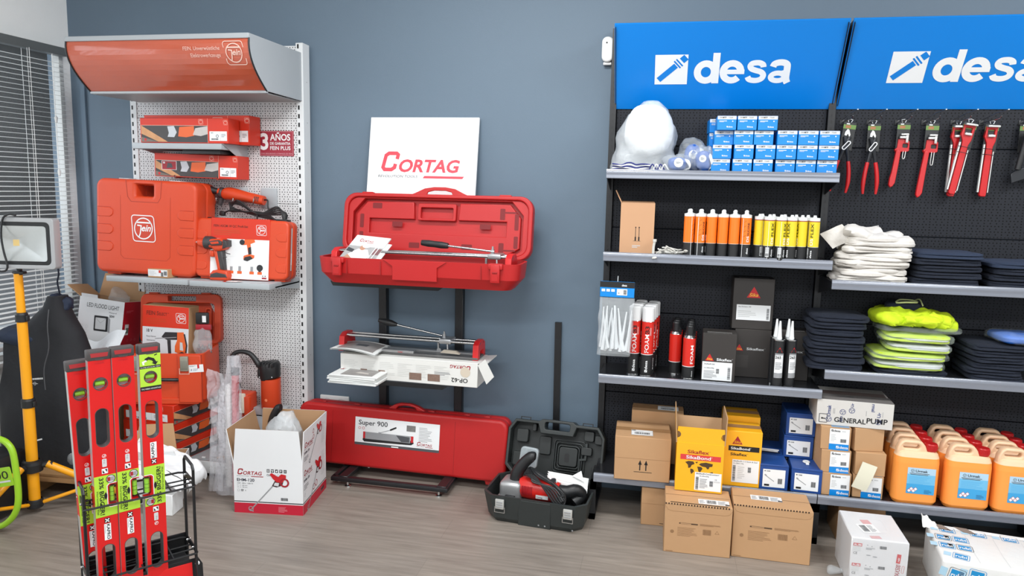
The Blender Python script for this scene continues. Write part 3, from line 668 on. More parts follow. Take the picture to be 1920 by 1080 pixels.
# ------------------------------------------------------------------ third shelf
def third_shelf():
    # header bag of nozzles hanging from the shelf edge
    t = thing('nozzle_bag', 'clear bag of long white nozzles with a sky-blue printed header', 'bag', (.075, -.362, .80))
    b = MB(); b.rbox(-.08, -.006, .272, .078, .006, .345, DESAB, .002, 1); F = FRONT(-.0065)
    b.rect(F, -.08, .318, .078, .345, BLACK); b.text(F, 'desa', .02, .325, .01, WHITE, bold=.02, lift=.0014)
    for x in (-.072, -.05, -.028): b.rect(F, x, .298, x+.016, .31, WHITE)
    b.rect(F, -.002, .283, .045, .312, WHITE); b.bars(F, .028, .287, .042, .308, vert=True); b.text(F, 'x', .004, .29, .01, BLACK, lift=.0014); b.build('header_card', t)
    r = random.Random(5); nz = mat('nozzle_translucent', (226, 230, 232), .35, var=.02)
    for k in range(15):
        b = MB(); a = r.uniform(-.16, .16); x = -.068+.009*k; L = .2+r.uniform(-.02, .02); y = r.uniform(-.012, .012)
        b.tube([(x, y, .015+r.uniform(0, .02)), (x+a*L*.5, y, .1), (x+a*L, y*.6, .015+L)], [.0085, .006, .003], nz, 8)
        b.build('nozzle', t)
    b = MB()
    def fn(u, v):
        a = 2*PI*u; z = .27*v; x = .08*math.copysign(abs(math.cos(a))**.5, math.cos(a)) - .006*(1-v); y = (.022*(1-v**3)+.004)*math.copysign(abs(math.sin(a))**.8, math.sin(a))
        n_ = noise.noise(Vector((x*20, y*20+z*4, z*20)))*.006; return Vector((x+n_, y+n_, z))
    b.grid(40, 18, fn, POLY, closeu=True); b.build('bag_film', t)
    b = MB(); b.tube([(0, 0, .345), (0, .005, .37), (.0, .03, .375)], .002, CHROME, 6); b.build('hang_loop', t)
    # foam cans
    def can(R, H, capR, capH, small):
        t = thing('foam_can', '', 'can'); b = MB(); rd = mat('can_red', (214, 44, 34), .28, var=.02)
        zb = .105 if not small else .06; zt = .262 if not small else .195
        b.lathe([(0, .002), (R-.002, .002), (R+.0005, 0), (R+.0005, .005), (R, .006), (R, zb), (R, zb+.003), (R, zt), (R-.001, zt+.002), (R*.7, zt+.012), (.012, zt+.016), (0, zt+.016)], rd, mats=[CHROME, CHROME, CHROME, CHROME, BLKPL, WHITE, rd, CHROME, CHROME, CHROME, CHROME]); b.build('body', t)
        b = MB(); F = Matrix(((1,0,0,0),(0,0,-1,0),(0,1,0,0),(0,0,0,1))); b.wrap = R
        def vt(s, a, z, h, m, w=None, lift=.0008, bold=.016):
            vs, fs, x0, x1 = text_data(s, 0, bold); k = h/.72; sx = (w/(x1-x0)) if w else k*.92
            b.add([b.P(F, a - v.y*k, z + (v.x-x0)*sx, lift) for v in vs], fs, m)
        if not small:
            vt('FOAM', .009, .115, .019, WHITE, .088); vt('B3', .009, .206, .019, BLACK, .036); vt('desa', .006, .036, .012, WHITE, .042)
            b.rect(F, -.0055, .022, .0065, .034, WHITE); b.poly(F, [(-.003, .024), (-.001, .024), (.005, .032), (.003, .032)], BLACK, .0012)
            for k in range(2): b.rect(F, .013+k*.004, .198, .0145+k*.004, .235, LGREY)
        else:
            vt('FOAM', .014, .075, .014, WHITE, .088); vt('desa', .013, .012, .006, LGREY, .03)
        b.wrap = None; b.build('print', t)
        b = MB(); cm = WHITE if not small else BLKPL; z0 = zt+.002 if not small else zt+.014
        b.lathe([(capR, z0), (capR, z0+capH-.006), (capR-.004, z0+capH), (0, z0+capH+.001)], mat('cap_white', (236, 237, 237), .4, var=0) if not small else BLKPL); b.build('cap', t); return t
    big = can(.029, .33, .0285, .068, False); nm = ('front', 'second', 'third', 'rear')
    k = 0
    for r in range(4):
        for c in range(2):
            o = big if k == 0 else dup(big); k += 1
            o.location = (.158+c*.062+r*.008, -.262+c*-.012+r*.062, S3); o.rotation_euler = (0, 0, math.radians((4, -3)[c]+r*40)); o.scale = (1, 1, 1.0)
            tag(o, f'tall red and black foam can with white cap, {("left", "right")[c]} column, {nm[r]} row', 'can', 'tall foam cans on the third shelf')
    sm = can(.0285, .25, .017, .045, True); k = 0
    for r in range(4):
        for c in range(2):
            if c == 0 and r == 3: continue
            o = sm if k == 0 else dup(sm); k += 1
            o.location = (.352+c*.062+r*.004, (-.19, -.27)[c]+r*.06, S3); o.rotation_euler = (0, 0, math.radians((150, 12)[c]+r*25))
            tag(o, f'short red and black foam can with narrow black cap, {("left", "right")[c]} column, {nm[r]} row', 'can', 'short foam cans on the third shelf')
    # black cartons
    def black_carton(w, d, h, loc, rz, label, front):
        t = thing('black_carton', label, 'box', loc, rz); bc = mat('carton_black_print', (52, 48, 46), .5, var=.05)
        b = MB(); b.rbox(-w/2, 0, 0, w/2, d, h, bc, .002, 1); F = FRONT(0, -w/2, 0)
        b.rect(TOP(h), -w/2*.75, .004, w/2*.7, .04, mat('clear_tape', (120, 118, 116), .15), .0006)
        b.build('body', t); yl = mat('mark_yellow', (246, 190, 60), .5, var=0); b = MB()
        if front == 'big':
            sika_mark(b, F, w*.33, h*.62, w*.34, RED, yl); b.build('print', t); b = MB(); b.rect(F, w*.1, h*.18, w*.93, h*.48, WHITE); b.text(F, 'Sika Activator-100', w*.14, h*.43, h*.025, BLACK, lift=.0014); b.lines(F, w*.14, h*.24, w*.62, h*.38, 4, LGREY); b.bars(F, w*.84, h*.2, w*.9, h*.42, vert=True); b.build('sticker', t)
        elif front == 'flex':
            sika_mark(b, F, w*.1, h*.42, w*.26, RED, yl); b.text(F, 'Sikaflex®', w*.44, h*.43, h*.055, WHITE, w=w*.48, bold=.03); b.build('print', t)
            b = MB(); b.rect(F, .004, .004, w-.014, h*.4, WHITE); b.text(F, 'Sikaflex®-263', w*.08, h*.34, h*.03, BLACK, lift=.0014); b.text(F, '12x 300ml/390g', w*.08, h*.26, h*.025, BLACK, lift=.0014); b.lines(F, w*.08, h*.06, w*.5, h*.23, 6, GREYP); b.bars(F, w*.78, h*.05, w*.86, h*.3, vert=True); b.bars(F, w*.44, h*.16, w*.53, h*.26, vert=True); b.build('sticker', t)
        else:
            sika_mark(b, F, -w*.0+.004, h*.55, w*.22, RED, yl); b.text(F, 'Sikaflex®', w*.34, h*.57, h*.05, LGREY, w=w*.52, bold=.03); b.rect(F, w*.02, h*.2, w*.4, h*.46, mat('faint_print', (62, 58, 56), .5), .0005); b.build('print', t)
        return t
    black_carton(.152, .12, .226, (.549, -.288, S3), -2, 'black carton with large white sticker standing at the front of the third shelf', 'flex')
    black_carton(.165, .115, .232, (.71, -.165, S3), 0, 'dark carton behind the front stickered carton, supporting the topmost one', 'plain')
    black_carton(.165, .115, .232, (.884, -.163, S3), 0, 'dark carton directly behind the two nozzle-tipped cartridges', 'plain')
    black_carton(.185, .11, .243, (.700, -.165, S3+.2325), 1, 'black carton with big red triangle stacked on top of the dark cartons', 'big')
    # sealant pair
    bl = cartridge('black')
    for i, (x, y, a, l) in enumerate(((.806, -.305, 8, 'black cartridge with pointed white nozzle and label 265, front left of the group'), (.861, -.288, 30, 'black cartridge with pointed nozzle and pale label, front right of the group'), (.80, -.25, 90, 'black cartridge with pointed nozzle hidden behind the front left one'), (.855, -.235, 90, 'black cartridge with pointed nozzle hidden behind the front right one'))):
        o = bl if i == 0 else dup(bl); o.location = (x, y, S3); o.rotation_euler = (0, 0, math.radians(a)); tag(o, l, 'cartridge', 'black cartridges with nozzles on the third shelf')
third_shelf()

# ================================================================== TOOLS ON THE BLACK PEGBOARD
def tool_card(t, y=-.083):
    b = MB(); b.rbox(-.024, y, -.125, .03, y+.001, .0, mat('tool_card_black', (34, 35, 36), .4), .0004, 1); F = FRONT(y-.0006)
    b.rect(F, -.024, -.03, .03, -.011, mat('card_green', (106, 140, 70), .5, var=.1)); b.rect(F, -.014, -.026, .008, -.014, mat('card_orange', (170, 110, 70), .5), .001); b.rect(F, -.012, -.01, .002, -.005, WHITE, .001)
    b.build('backing_card', t)
    b = MB(); b.tube([(-.008, y+.003, .012), (0, y-.004, .014), (.012, y+.003, .012), (.006, y+.002, -.002), (-.004, y+.002, -.002)], .0016, WHITE, 6, closed=True); b.build('hang_loop', t)
TR = mat('tool_red_paint', (198, 30, 34), .3, var=.03); TW = mat('tool_bare_steel', (215, 215, 212), .3, .5, var=.03)
def pliers(x, z, label, spread, lean):
    t = thing('water_pump_pliers', label, 'pliers', (x, 0, z)); t.rotation_euler = (0, math.radians(lean), 0)
    tool_card(t); F = FRONT(-.088)
    dk = mat('tool_dark_steel', (48, 50, 54), .35, .4); L = .3
    b = MB(); b.plate([[(-.012, -.045), (-.004, -.03), (.004, -.035), (.012, -.055), (.008, -.075), (-.0, -.08), (.006, -.062), (.0, -.052), (-.004, -.062), (-.014, -.06)]], F, .008, TW, .001); b.build('jaw', t)
    for s, k in ((-1, spread*.9), (1, spread)):
        b = MB(); b.tube([(-s*.01, -.092, -.065), (0, -.092, -.1), (s*k*.4, -.092, -.16), (s*k*.55, -.092, -.2)], [.008, .01, .007, .006], dk, 8, 3)
        b.build('arm', t)
        b = MB(); b.tube([(s*k*.5, -.092, -.175), (s*k*.72, -.094, -.22), (s*k*.85, -.094, -.27), (s*k*.8, -.094, -.318)], [.0085, .0095, .0095, .005], TR, 10, 4); b.build('grip', t)
    b = MB(); b.stroke(ROT(FRONT(-.102), 0, -.105, -35), rrect(-.007, -.022, .007, .022, .0068, 4), .004, WHITE, 0, True); b.build('slot_outline', t)
pliers(1.078, 1.893, 'black pliers with splayed red grips, leftmost tool on the pegboard', .045, 6)
pliers(1.181, 1.888, 'black pliers with parallel long red grips, second tool from the left', .036, 0)
def pipe_wrench(x, z, label, s, lean):
    t = thing('pipe_wrench', label, 'wrench', (x, 0, z)); t.rotation_euler = (0, math.radians(lean), 0); tool_card(t); F = FRONT(-.09)
    b = MB(); b.plate([[(-.016, -.075), (.0, -.072), (.024, -.078), (.032, -.085), (.033, -.125), (.024, -.13), (-.022, -.13), (-.026, -.12), (-.018, -.112)], rrect(.004, -.112, .026, -.094, .004)], F, .022, TR, .002)
    b.build('housing', t)
    b = MB(); L = .285*s
    b.plate([[(-.02, -.12), (-.001, -.128), (-.006, -.2), (-.012, -L+.01), (-.02, -L-.006), (-.03, -L-.012), (-.038, -L), (-.036, -L+.03), (-.03, -.22)]], FRONT(-.094), .018, TR, .003); b.build('handle', t)
    b = MB(); b.rbox(-.014, -.105, -.072, .014, -.092, -.062, TW, .002); b.build('jaw', t)
    b = MB(); b.rbox(-.01, -.105, -.058, .022, -.092, -.05, TW, .002); b.rbox(.012, -.102, -.09, .022, -.094, -.052, TW, .001); b.build('hook_jaw', t)
    b = MB(); b.tube([(.006, -.1, -.128), (.004, -.102, -.158*s), (.009, -.102, -.166*s), (.014, -.102, -.158*s), (.016, -.1, -.128)], .0016, TW, 6, 3); b.build('ring', t)
pipe_wrench(1.305, 1.893, 'shorter red pipe wrench, third tool from the left', .98, 1)
pipe_wrench(1.423, 1.89, 'longer red pipe wrench with long wire ring, fourth tool from the left', 1.12, 1)
def swedish(x, z, label, lean, dy=0.0):
    t = thing('swedish_wrench', label, 'wrench', (x, dy, z)); t.rotation_euler = (0, math.radians(lean), 0); tool_card(t); F = FRONT(-.092)
    b = MB(); b.plate([[(-.022, -.012), (-.022, -.03), (-.026, -.055), (-.014, -.082), (-.012, -.1), (-.014, -.31), (-.008, -.318), (.012, -.318), (.014, -.31), (.014, -.1), (.022, -.075), (.024, -.03), (.026, -.012)], rrect(-.014, -.052, .014, -.024, .005)], F, .02, TR, .003); b.build('handle', t)
    b = MB(); b.rbox(-.014, -.104, -.058, .014, -.09, -.048, TW, .002); b.build('jaw', t)
    b = MB(); b.rbox(-.022, -.112, -.016, .026, -.094, -.008, TW, .002); b.build('hook_jaw', t)
    for xa, xb, zt in ((-.024, -.018, -.09), (.0165, .02, -.12)):
        b = MB(); b.box(xa, -.092, -.30, xb, -.08, zt, TW); b.build('rear_arm', t)
    for z_ in (-.11, -.135):
        b = MB(); b.tube([(-.026, -.095, z_+.002), (-.016, -.1145, z_), (.016, -.1145, z_-.002), (.02, -.09, z_)], .0014, BLACK, 5); b.build('tie', t)
swedish(1.566, 1.892, 'red two-handled pipe wrench tilted to the right, in front of a paired one', 9, -.03)
swedish(1.530, 1.886, 'red two-handled pipe wrench partly hidden behind the tilted one', 1)
swedish(1.664, 1.888, 'red two-handled pipe wrench hanging straight, rightmost red tool', 2)
def cutter():
    t = thing('pipe_cutter', 'dark long-handled tool at the right edge of the frame on the pegboard', 'tool', (1.80, 0, 1.89)); dk = mat('tool_dark_steel', (48, 50, 54), .35, .4)
    b = MB(); b.tube([(.0, -.12, -.04), (-.02, -.12, -.14), (-.03, -.12, -.2)], [.018, .013, .012], BLKPL, 10, 3); b.build('handle', t)
    b = MB(); b.plate([[(-.03, -.2), (.0, -.19), (.05, -.2), (.07, -.24), (.02, -.235), (-.045, -.26), (-.05, -.22)]], FRONT(-.11), .016, dk, .003); b.build('head', t)
    tool_card(t)
cutter()

# ================================================================== CLOTHES ON THE RIGHT-HAND SHELVES
def folded(name, label, cat, loc, w, d, h, m, seed, rz=0, group=None, fold=True, e=.35, amp=.006, extra=None):
    b = MB(); b.blob((0, 0, h/2), w/2, d/2, h/2, m, .55, e, amp, 11, seed, 44, 14)
    if fold:   # the doubled front edge of a folded garment
        b.blob((0, -d*.06, h*.30), w/2*.985, d/2*.97, h*.27, m, .6, e, amp, 9, seed+20, 44, 10)
        b.blob((0, -d*.04, h*.72), w/2*.96, d/2*.985, h*.26, m, .6, e, amp, 9, seed+31, 44, 10)
    if extra: extra(b)
    return tag(b.build(name, None, loc, (0, 0, math.radians(rz))), label, cat, group)
def clothes():
    wt = mat('white_work_cloth', (214, 210, 204), .9, var=.05, scale=12, bump=.35, bscale=40)
    zs = SA; names = ('bottom', 'second', 'third', 'fourth', 'fifth', 'top')
    for i, (x, w, h, s) in enumerate(((1.168, .305, .026, 1), (1.172, .275, .034, 2), (1.175, .295, .032, 3), (1.185, .29, .034, 4), (1.19, .27, .026, 5), (1.195, .275, .046, 6))):
        folded('folded_trousers', f'folded off-white work trousers, {names[i]} of the white stack on the clothes shelf', 'trousers', (x, -.215, zs), w, .22, h+.004, wt, s, (-1, 3, 0, -4, 3, 6)[i], 'white work trousers on the right shelf', amp=.02); zs += h
    b = MB()
    def fn(u, v): 
        p = Vector((-.0+.1*u-.02*v, -.03*v-.01, .075*v)); p += Vector((0, 1, .6))*noise.noise(p*18)*.012; return p
    b.grid(16, 12, fn, wt); b.grid(16, 12, lambda u, v: fn(u, v)+Vector((0, .006, .004)), wt)
    tag(b.build('cloth_leg', None, (1.012, -.255, SA+.135), (math.radians(-25), math.radians(-28), 0)), 'beige trouser leg end hanging off the left of the white stack', 'trousers')
    b = MB(); b.blob((0, 0, .02), .12, .08, .03, wt, .8, .7, .03, 12, 8, 44, 22, ridge=.05, flat=.0); tag(b.build('folded_cloth', None, (1.165, -.22, zs-.014), (0, math.radians(7), .2)), 'crumpled off-white garment heaped on top of the white stack', 'trousers')
    bt = mat('navy_cloth_top', (40, 52, 74), .9, var=.12, scale=20, bump=.4, bscale=35)
    def stack(x, y, z, w, d, n, h, base, seed, topm=None):
        nm = ('bottom', 'second', 'third', 'fourth', 'fifth', 'sixth', 'seventh', 'eighth')
        for i in range(n):
            k = 'top' if i == n-1 else nm[i]
            folded('folded_garment', f'folded navy garment, {k} of the stack {base}', 'clothes', (x+.006*math.sin(i*2.1+seed), y, z), w*(1-.02*math.sin(i*1.7+seed)), d, h+.004, topm if (topm and i == n-1) else NAVYC, seed+i*3, 3*math.sin(i*1.3+seed), f'navy garments {base}', amp=.006); z += h
    stack(1.475, -.2, SA, .27, .24, 5, .028, 'right beside the white trousers', 11, bt)
    stack(1.79, -.2, SA, .3, .24, 4, .027, 'at the right edge of the upper clothes shelf', 23, bt)
    stack(1.055, -.2, SBB, .235, .24, 8, .031, 'at the left end of the lower clothes shelf', 31)
    stack(1.70, -.2, SBB, .22, .25, 6, .026, 'right of the high-visibility garments', 47)
    # high-visibility garments in film
    hv = mat('hi_vis_yellow', (200, 226, 30), .75, var=.05, scale=12, bump=.3, bscale=40); rf = mat('reflective_grey', (205, 208, 210), .4, var=.04)
    film = mat('clear_film', (225, 235, 235), .12, alpha=.16, var=0, bump=.8, bscale=26)
    def vest(x, z, w, h, label, seed, rz, grey=True):
        t = thing('hi_vis_garment', label, 'safety clothing', (x, -.205, z), rz, 'high-visibility garments on the lower clothes shelf')
        b = MB(); b.blob((0, 0, h*.28), w/2, .12, h*.26, hv, .6, .35, .004, 12, seed, 44, 12); b.blob((.004, -.002, h*.72), w/2*.97, .12, h*.26, hv if seed % 2 else rf, .6, .35, .004, 12, seed+5, 44, 12); b.build('garment', t)
        b = MB(); b.blob((.03, -.004, h*.5), w*.36, .122, h*.16, rf, .6, .35, .003, 12, seed+9, 40, 10); b.build('reflective_band', t)
        b = MB(); b.blob((0, 0, h/2), w/2+.012, .135, h/2+.004, film, .6, .4, .01, 16, seed+3, 48, 14, ridge=.012, flat=.0005); b.build('film_sleeve', t)
    z = SBB
    folded('folded_garment', 'folded dark navy garment beneath the high-visibility clothes', 'clothes', (1.37, -.2, z), .3, .24, .022, NAVYC, 61); z += .023
    for i, (x, w, h, s, a) in enumerate(((1.355, .285, .036, 2, 0), (1.355, .3, .036, 7, 1), (1.395, .255, .038, 4, -4), (1.385, .27, .038, 9, -5))):
        vest(x, z, w, h, f'high-visibility yellow and grey garment in clear film, {("lowest", "second", "third", "fourth")[i]} of its stack', s, a); z += h+.004
    b = MB(); b.blob((0, 0, .012), .17, .12, .016, film, .6, .5, .012, 12, 4, 40, 12, ridge=.02, flat=.0)
    b.blob((.11, .01, .03), .05, .09, .03, hv, .6, .4, .006, 12, 6, 30, 12)
    tag(b.build('hi_vis_packet', None, (1.40, -.19, z)), 'crumpled clear packet with a yellow garment corner under the loose top vest', 'safety clothing'); z += .028
    t = thing('hi_vis_vest', 'loose bright yellow vest with dark collar lying on top of the stack', 'safety clothing', (1.355, -.2, z), 2)
    b = MB(); b.blob((.01, 0, .03), .155, .12, .035, hv, .8, .6, .022, 11, 15, 60, 24, ridge=.05, flat=.0); b.blob((.03, -.03, .025), .12, .1, .03, hv, .8, .6, .02, 13, 25, 60, 22, ridge=.05, flat=.0); b.build('body', t)
    b = MB(); b.blob((-.01, .02, .075), .075, .055, .026, NAVYC, .7, .6, .01, 14, 5, 34, 12); b.build('collar_panel', t)
    b = MB(); b.tube([(-.055, -.03, .095), (-.02, -.045, .1), (.03, -.03, .1), (.02, .0, .104), (-.03, .005, .104)], .004, mat('piping_pale', (206, 214, 150), .8), 6, 4, True); b.tube([(.055, -.03, .085), (.05, .0, .11), (.04, .03, .1)], .003, MATS['piping_pale'], 6, 3); b.build('piping', t)
    t = thing('blue_packet', 'bright blue folded garment in clear film at the right edge of the lower clothes shelf', 'packet', (1.80, -.23, SBB+.165))
    b = MB(); b.blob((0, 0, .02), .095, .1, .02, mat('bright_blue_cloth', (24, 104, 206), .6, var=.1, scale=14), .6, .4, .006, 12, 3, 36, 12); b.build('garment', t)
    b = MB(); b.blob((0, 0, .02), .108, .11, .024, film, .6, .4, .01, 16, 3, 40, 12, flat=.0005); b.build('film_sleeve', t)
clothes()

# ================================================================== BASE SHELF
def arrows(b, F, x, z, s, m=BLACK):
    for dx in (0, s*.55):
        b.rect(F, x+dx-s*.05, z, x+dx+s*.05, z+s*.6, m); b.poly(F, [(x+dx-s*.17, z+s*.55), (x+dx+s*.17, z+s*.55), (x+dx, z+s)], m)
    b.rect(F, x-s*.55, z-s*.18, x+s*1.1, z-s*.13, m)
def closed_carton(label, w, d, h, loc, rz=0, m=None, name='cardboard_carton', deco=None, tape=True, bulge=0, group=None):
    t = thing(name, label, 'box', loc, rz, group); m = m or CARD; b = MB(); b.rbox(-w/2, 0, 0, w/2, d, h, m, .0025, 1)
    b.rect(TOP(h), -w/2+.002, d*.5-.001, w/2-.002, d*.5+.001, mat('seam_dark', (96, 70, 48), .8)); 
    if deco: deco(b, FRONT(0, -w/2, 0), t)
    b.build('body', t)
    if tape:
        b = MB(); b.rect(TOP(h), -w/2, d*.5-.024, w/2, d*.5+.024, TAPE, .0008); b.rect(FR((-w/2, 0, 0), (0, -1, 0), (0, 0, 1)), -d*.5-.024, h-.05, -d*.5+.024, h, TAPE, .0008); b.rect(RIGHT(w/2), d*.5-.024, h-.05, d*.5+.024, h, TAPE, .0008); b.build('tape', t)
    return t
def base_shelf():
    def d1(b, F, t): arrows(b, F, .118, .05, .05); b.rect(F, .0, .105, .255, .106, mat('crease_brown', (150, 112, 74), .8))
    t = closed_carton('brown carton with two printed up arrows, front left on the base shelf', .255, .235, .208, (.225, -.425, SB), 2, deco=d1)
    b = MB(); F = TOP(.208); b.rect(F, -.055, .03, .045, .105, LGREY, .0012); b.rect(F, -.053, .032, .043, .103, WHITE, .0016); b.bars(F, -.04, .045, .03, .07, lift=.002); b.lines(F, -.045, .082, .03, .09, 1, GREYP, lift=.002); b.rect(F, -.053, .092, -.035, .1, BLACK, .002); b.build('shipping_label', t)
    t = closed_carton('brown carton with shipping label standing behind the arrow-marked one', .25, .14, .262, (.285, -.175, SB), 0)
    b = MB(); F = TOP(.262); b.rect(F, .0, .03, .1, .1, WHITE, .0016); b.bars(F, .015, .045, .08, .065, lift=.002); b.lines(F, .015, .075, .09, .095, 3, GREYP, lift=.002); b.build('shipping_label', t)
    # open yellow carton, resting on the cartons below, leaning over the shelf edge
    t = thing('yellow_open_carton', 'open yellow carton with red band and world map standing in front of the shelf edge', 'box', (.478, -.492, .2285), 0)
    w, d, h = .205, .20, .222; yi = mat('carton_yellow_inside', (186, 150, 112), .8)
    b = MB(); walls(b, w, d, h, YELLOW, yi); F = FRONT(0, -w/2, -.0)
    b.text(F, 'Sikaflex®', .048, .176, .016, DRED, w=.1, bold=.02); b.rect(F, .018, .146, .193, .17, mat('band_red', (214, 62, 62), .45, var=0)); b.text(F, 'SikaBond®', .043, .151, .015, WHITE, w=.115, bold=.03, lift=.0016)
    mp = mat('map_brown', (74, 52, 30), .6, var=0)
    for pts in ([(0,.9),(.12,1),(.3,.98),(.34,.8),(.24,.7),(.2,.5),(.12,.45),(.1,.7)], [(.36,.95),(.46,1),(.42,.85)], [(.2,.42),(.3,.38),(.34,.22),(.24,0),(.2,.2)], [(.5,.78),(.56,.9),(.75,.98),(1,.9),(.98,.7),(.88,.66),(.86,.5),(.8,.48),(.76,.62),(.62,.66)], [(.44,.62),(.58,.62),(.64,.5),(.56,.2),(.5,.24)], [(.9,.22),(1,.3),(1.04,.16),(.94,.08)]):
        b.poly(F, [(.04+px*.12, .08+py*.06) for px, py in pts], mp)
    b.build('body', t)
    b = MB(); F = FRONT(0, -w/2, 0); b.rect(F, .085, .008, .2, .092, WHITE, .0014); b.text(F, 'Sikaflex®-Construction+', .09, .083, .006, BLACK, w=.1, lift=.002, bold=.01); b.text(F, '20x 600ml/600g', .105, .073, .005, BLACK, lift=.002); b.bars(F, .09, .012, .102, .07, vert=True, lift=.002); b.bars(F, .15, .03, .165, .055, vert=True, lift=.002); b.lines(F, .107, .02, .145, .066, 7, GREYP, lift=.002); b.text(F, 'CE', .172, .06, .006, BLACK, lift=.002); b.rect(F, .168, .05, .195, .056, LGREY, .002); b.build('sticker', t)
    # flaps: front stands up, sides stand up edge-on, rear one stands up behind
    F = FRONT(.003, -w/2, 0); b = MB(); hc = lambda cx, a0, a1: [(cx+.016*math.cos(a0+(a1-a0)*k/6), h+.036+.016*math.sin(a0+(a1-a0)*k/6)) for k in range(7)]
    out = [(0, h), (w, h)] + hc(w, 3*PI/2, PI/2) + [(w-.002, h+.072), (.002, h+.072)] + hc(0, PI/2, -PI/2)
    b.plate([out], F, .004, YELLOW, smooth=False); b.add([F @ Vector((p[0], p[1], -.0046)) for p in out], [tuple(range(len(out)))], yi); b.build('flap', t)
    flap(t, (-w/2, 0, h), (0, 1, 0), (-.06, .0, 1), d, .132, yi, YELLOW); flap(t, (w/2, d, h), (0, -1, 0), (.03, 0, 1), d, .128, yi, YELLOW)
    flap(t, (w/2, d-.002, h), (-1, 0, 0), (0, .25, 1), w, .065, YELLOW, yi)
    # two closed yellow cartons
    def d2(b, F, t):
        sika_mark(b, F, .035, .2, .045, DRED, YELLOW); b.rect(F, .02, .168, .155, .192, BLACK); b.text(F, 'SikaBond®', .03, .1745, .012, WHITE, w=.09, bold=.03, lift=.0014); b.text(F, 'Sikaflex®', .03, .146, .013, BLACK, w=.078, bold=.02)
    t = closed_carton('closed yellow carton with black band and red triangle on the base shelf', .165, .15, .262, (.672, -.375, SB), 0, m=YELLOW, name='yellow_carton', deco=d2, tape=True)
    b = MB(); F = FRONT(0, -.0825, 0); b.rect(F, .04, .02, .158, .128, WHITE, .0014); b.text(F, 'Sikaflex®-113 Stick & Seal', .045, .118, .006, BLACK, w=.105, lift=.002); b.text(F, '12 x 300ml / 540g', .045, .108, .005, BLACK, lift=.002); b.bars(F, .044, .026, .056, .1, vert=True, lift=.002); b.bars(F, .11, .07, .124, .095, vert=True, lift=.002); b.lines(F, .066, .04, .1, .1, 7, LGREY, lift=.002); b.build('sticker', t)
    closed_carton('second yellow carton standing right behind the closed banded one', .165, .15, .285, (.68, -.215, SB), 0, m=YELLOW, name='yellow_carton')
    # navy hardware boxes
    def hw(label, loc, rz, w=.125, h=.10, d=.19, lid=False):
        t = thing('hardware_box', label, 'box', loc, rz, 'navy blue hardware boxes on the base shelf'); b = MB(); b.rbox(-w/2, 0, 0, w/2, d, h, NAVYB, .002, 1); b.rect(FRONT(0), -w/2, h*.93, w/2, h*.94, mat('navy_crease', (16, 44, 96), .5)); b.build('body', t)
        b = MB(); F = FRONT(0, -w/2, 0); a = .014; b.rect(F, a, .012, w-a, h-.022, WHITE, .001); b.text(F, 'M 12/60', a+.006, h-.033, .006, BLACK, lift=.0016, bold=.02); desa_mark(b, F, w-.06, h-.034, .007, BLACK, WHITE)
        b.stroke(F, [(a+.012, h*.56), (a+.05, h*.34)], .003, GREYP, .0016); b.stroke(F, [(a+.008, h*.6), (a+.016, h*.55)], .006, GREYP, .0017); b.rect(F, a+.008, .017, a+.03, .026, BLACK, .0016); b.bars(F, w-.045, .03, w-.026, .055, lift=.0016); b.lines(F, a+.034, .018, w-.03, .024, 1, GREYP); b.build('sticker', t)
        return t
    hw('navy hardware box, front left beside the yellow carton', (.815, -.375, SB), 1, h=.118)
    hw('navy hardware box behind the front left one with papers lying on it', (.83, -.185, SB), 0, h=.13, d=.12)
    t = hw('navy hardware box, front right with a white ring lying on it', (.955, -.375, SB), -3, h=.112, w=.13)
    hw('navy hardware box, lower of the two stacked behind', (.935, -.24, SB+.113), -2, h=.105, w=.13, d=.18)
    hw('navy hardware box, topmost of the two stacked behind', (.94, -.235, SB+.2185), -1, h=.108, w=.13, d=.18)
    hw('navy hardware box hidden underneath the stacked pair', (.94, -.18, SB), 0, h=.112, w=.13, d=.12)
    b = MB(); b.box(-.045, 0, 0, .045, .012, .002, WHITE); b.box(-.05, -.02, 0, .04, -.008, .0015, LGREY); b.box(-.04, -.036, 0, .05, -.026, .001, BLACK)
    tag(b.build('paper_slips', None, (.81, -.21, SB+.1305), (0, 0, -.1)), 'thin white and dark paper slips lying on the navy boxes', 'paper')
    b = MB(); b.tube([(.012*math.cos(t_*PI/8), .012*math.sin(t_*PI/8), .004) for t_ in range(16)], .0042, WHITE, 8, closed=True); b.rbox(-.007, -.034, 0, .007, -.014, .008, WHITE, .002); tag(b.build('white_ring', None, (.965, -.29, SB+.1125)), 'small white plastic ring with a tab on the front right navy box', 'ring')
    # brown boxes with blue-edged labels
    def bb(label, loc, rz, lab=True, w=.125, h=.104, d=.22):
        t = thing('small_carton', label, 'box', loc, rz, 'brown cartons with blue-edged labels'); b = MB(); b.rbox(-w/2, 0, 0, w/2, d, h, CARD, .002, 1); b.build('body', t)
        if lab:
            b = MB(); F = FRONT(0, -w/2, 0); a, c = .036, .118; b.rect(F, a, .0, c, h-.006, DESAB, .001); b.rect(F, a, .028, c, h-.006, WHITE, .0015); desa_mark(b, F, a+.006, h-.02, .009, BLACK, WHITE, lift=.002); desa_mark(b, F, a+.03, .008, .012, WHITE, DESAB, lift=.002); b.lines(F, a+.006, .04, a+.03, .075, 5, LGREY, lift=.002); b.bars(F, a+.046, .036, a+.07, .052, lift=.002); b.lines(F, a+.05, .086, a+.076, .09, 1, GREYP, lift=.002); b.build('label', t)
            b = MB(); b.rect(TOP(h), -.02, .0, .055, .03, mat('blue_tape', (120, 150, 180), .3), .0008); b.build('tape', t)
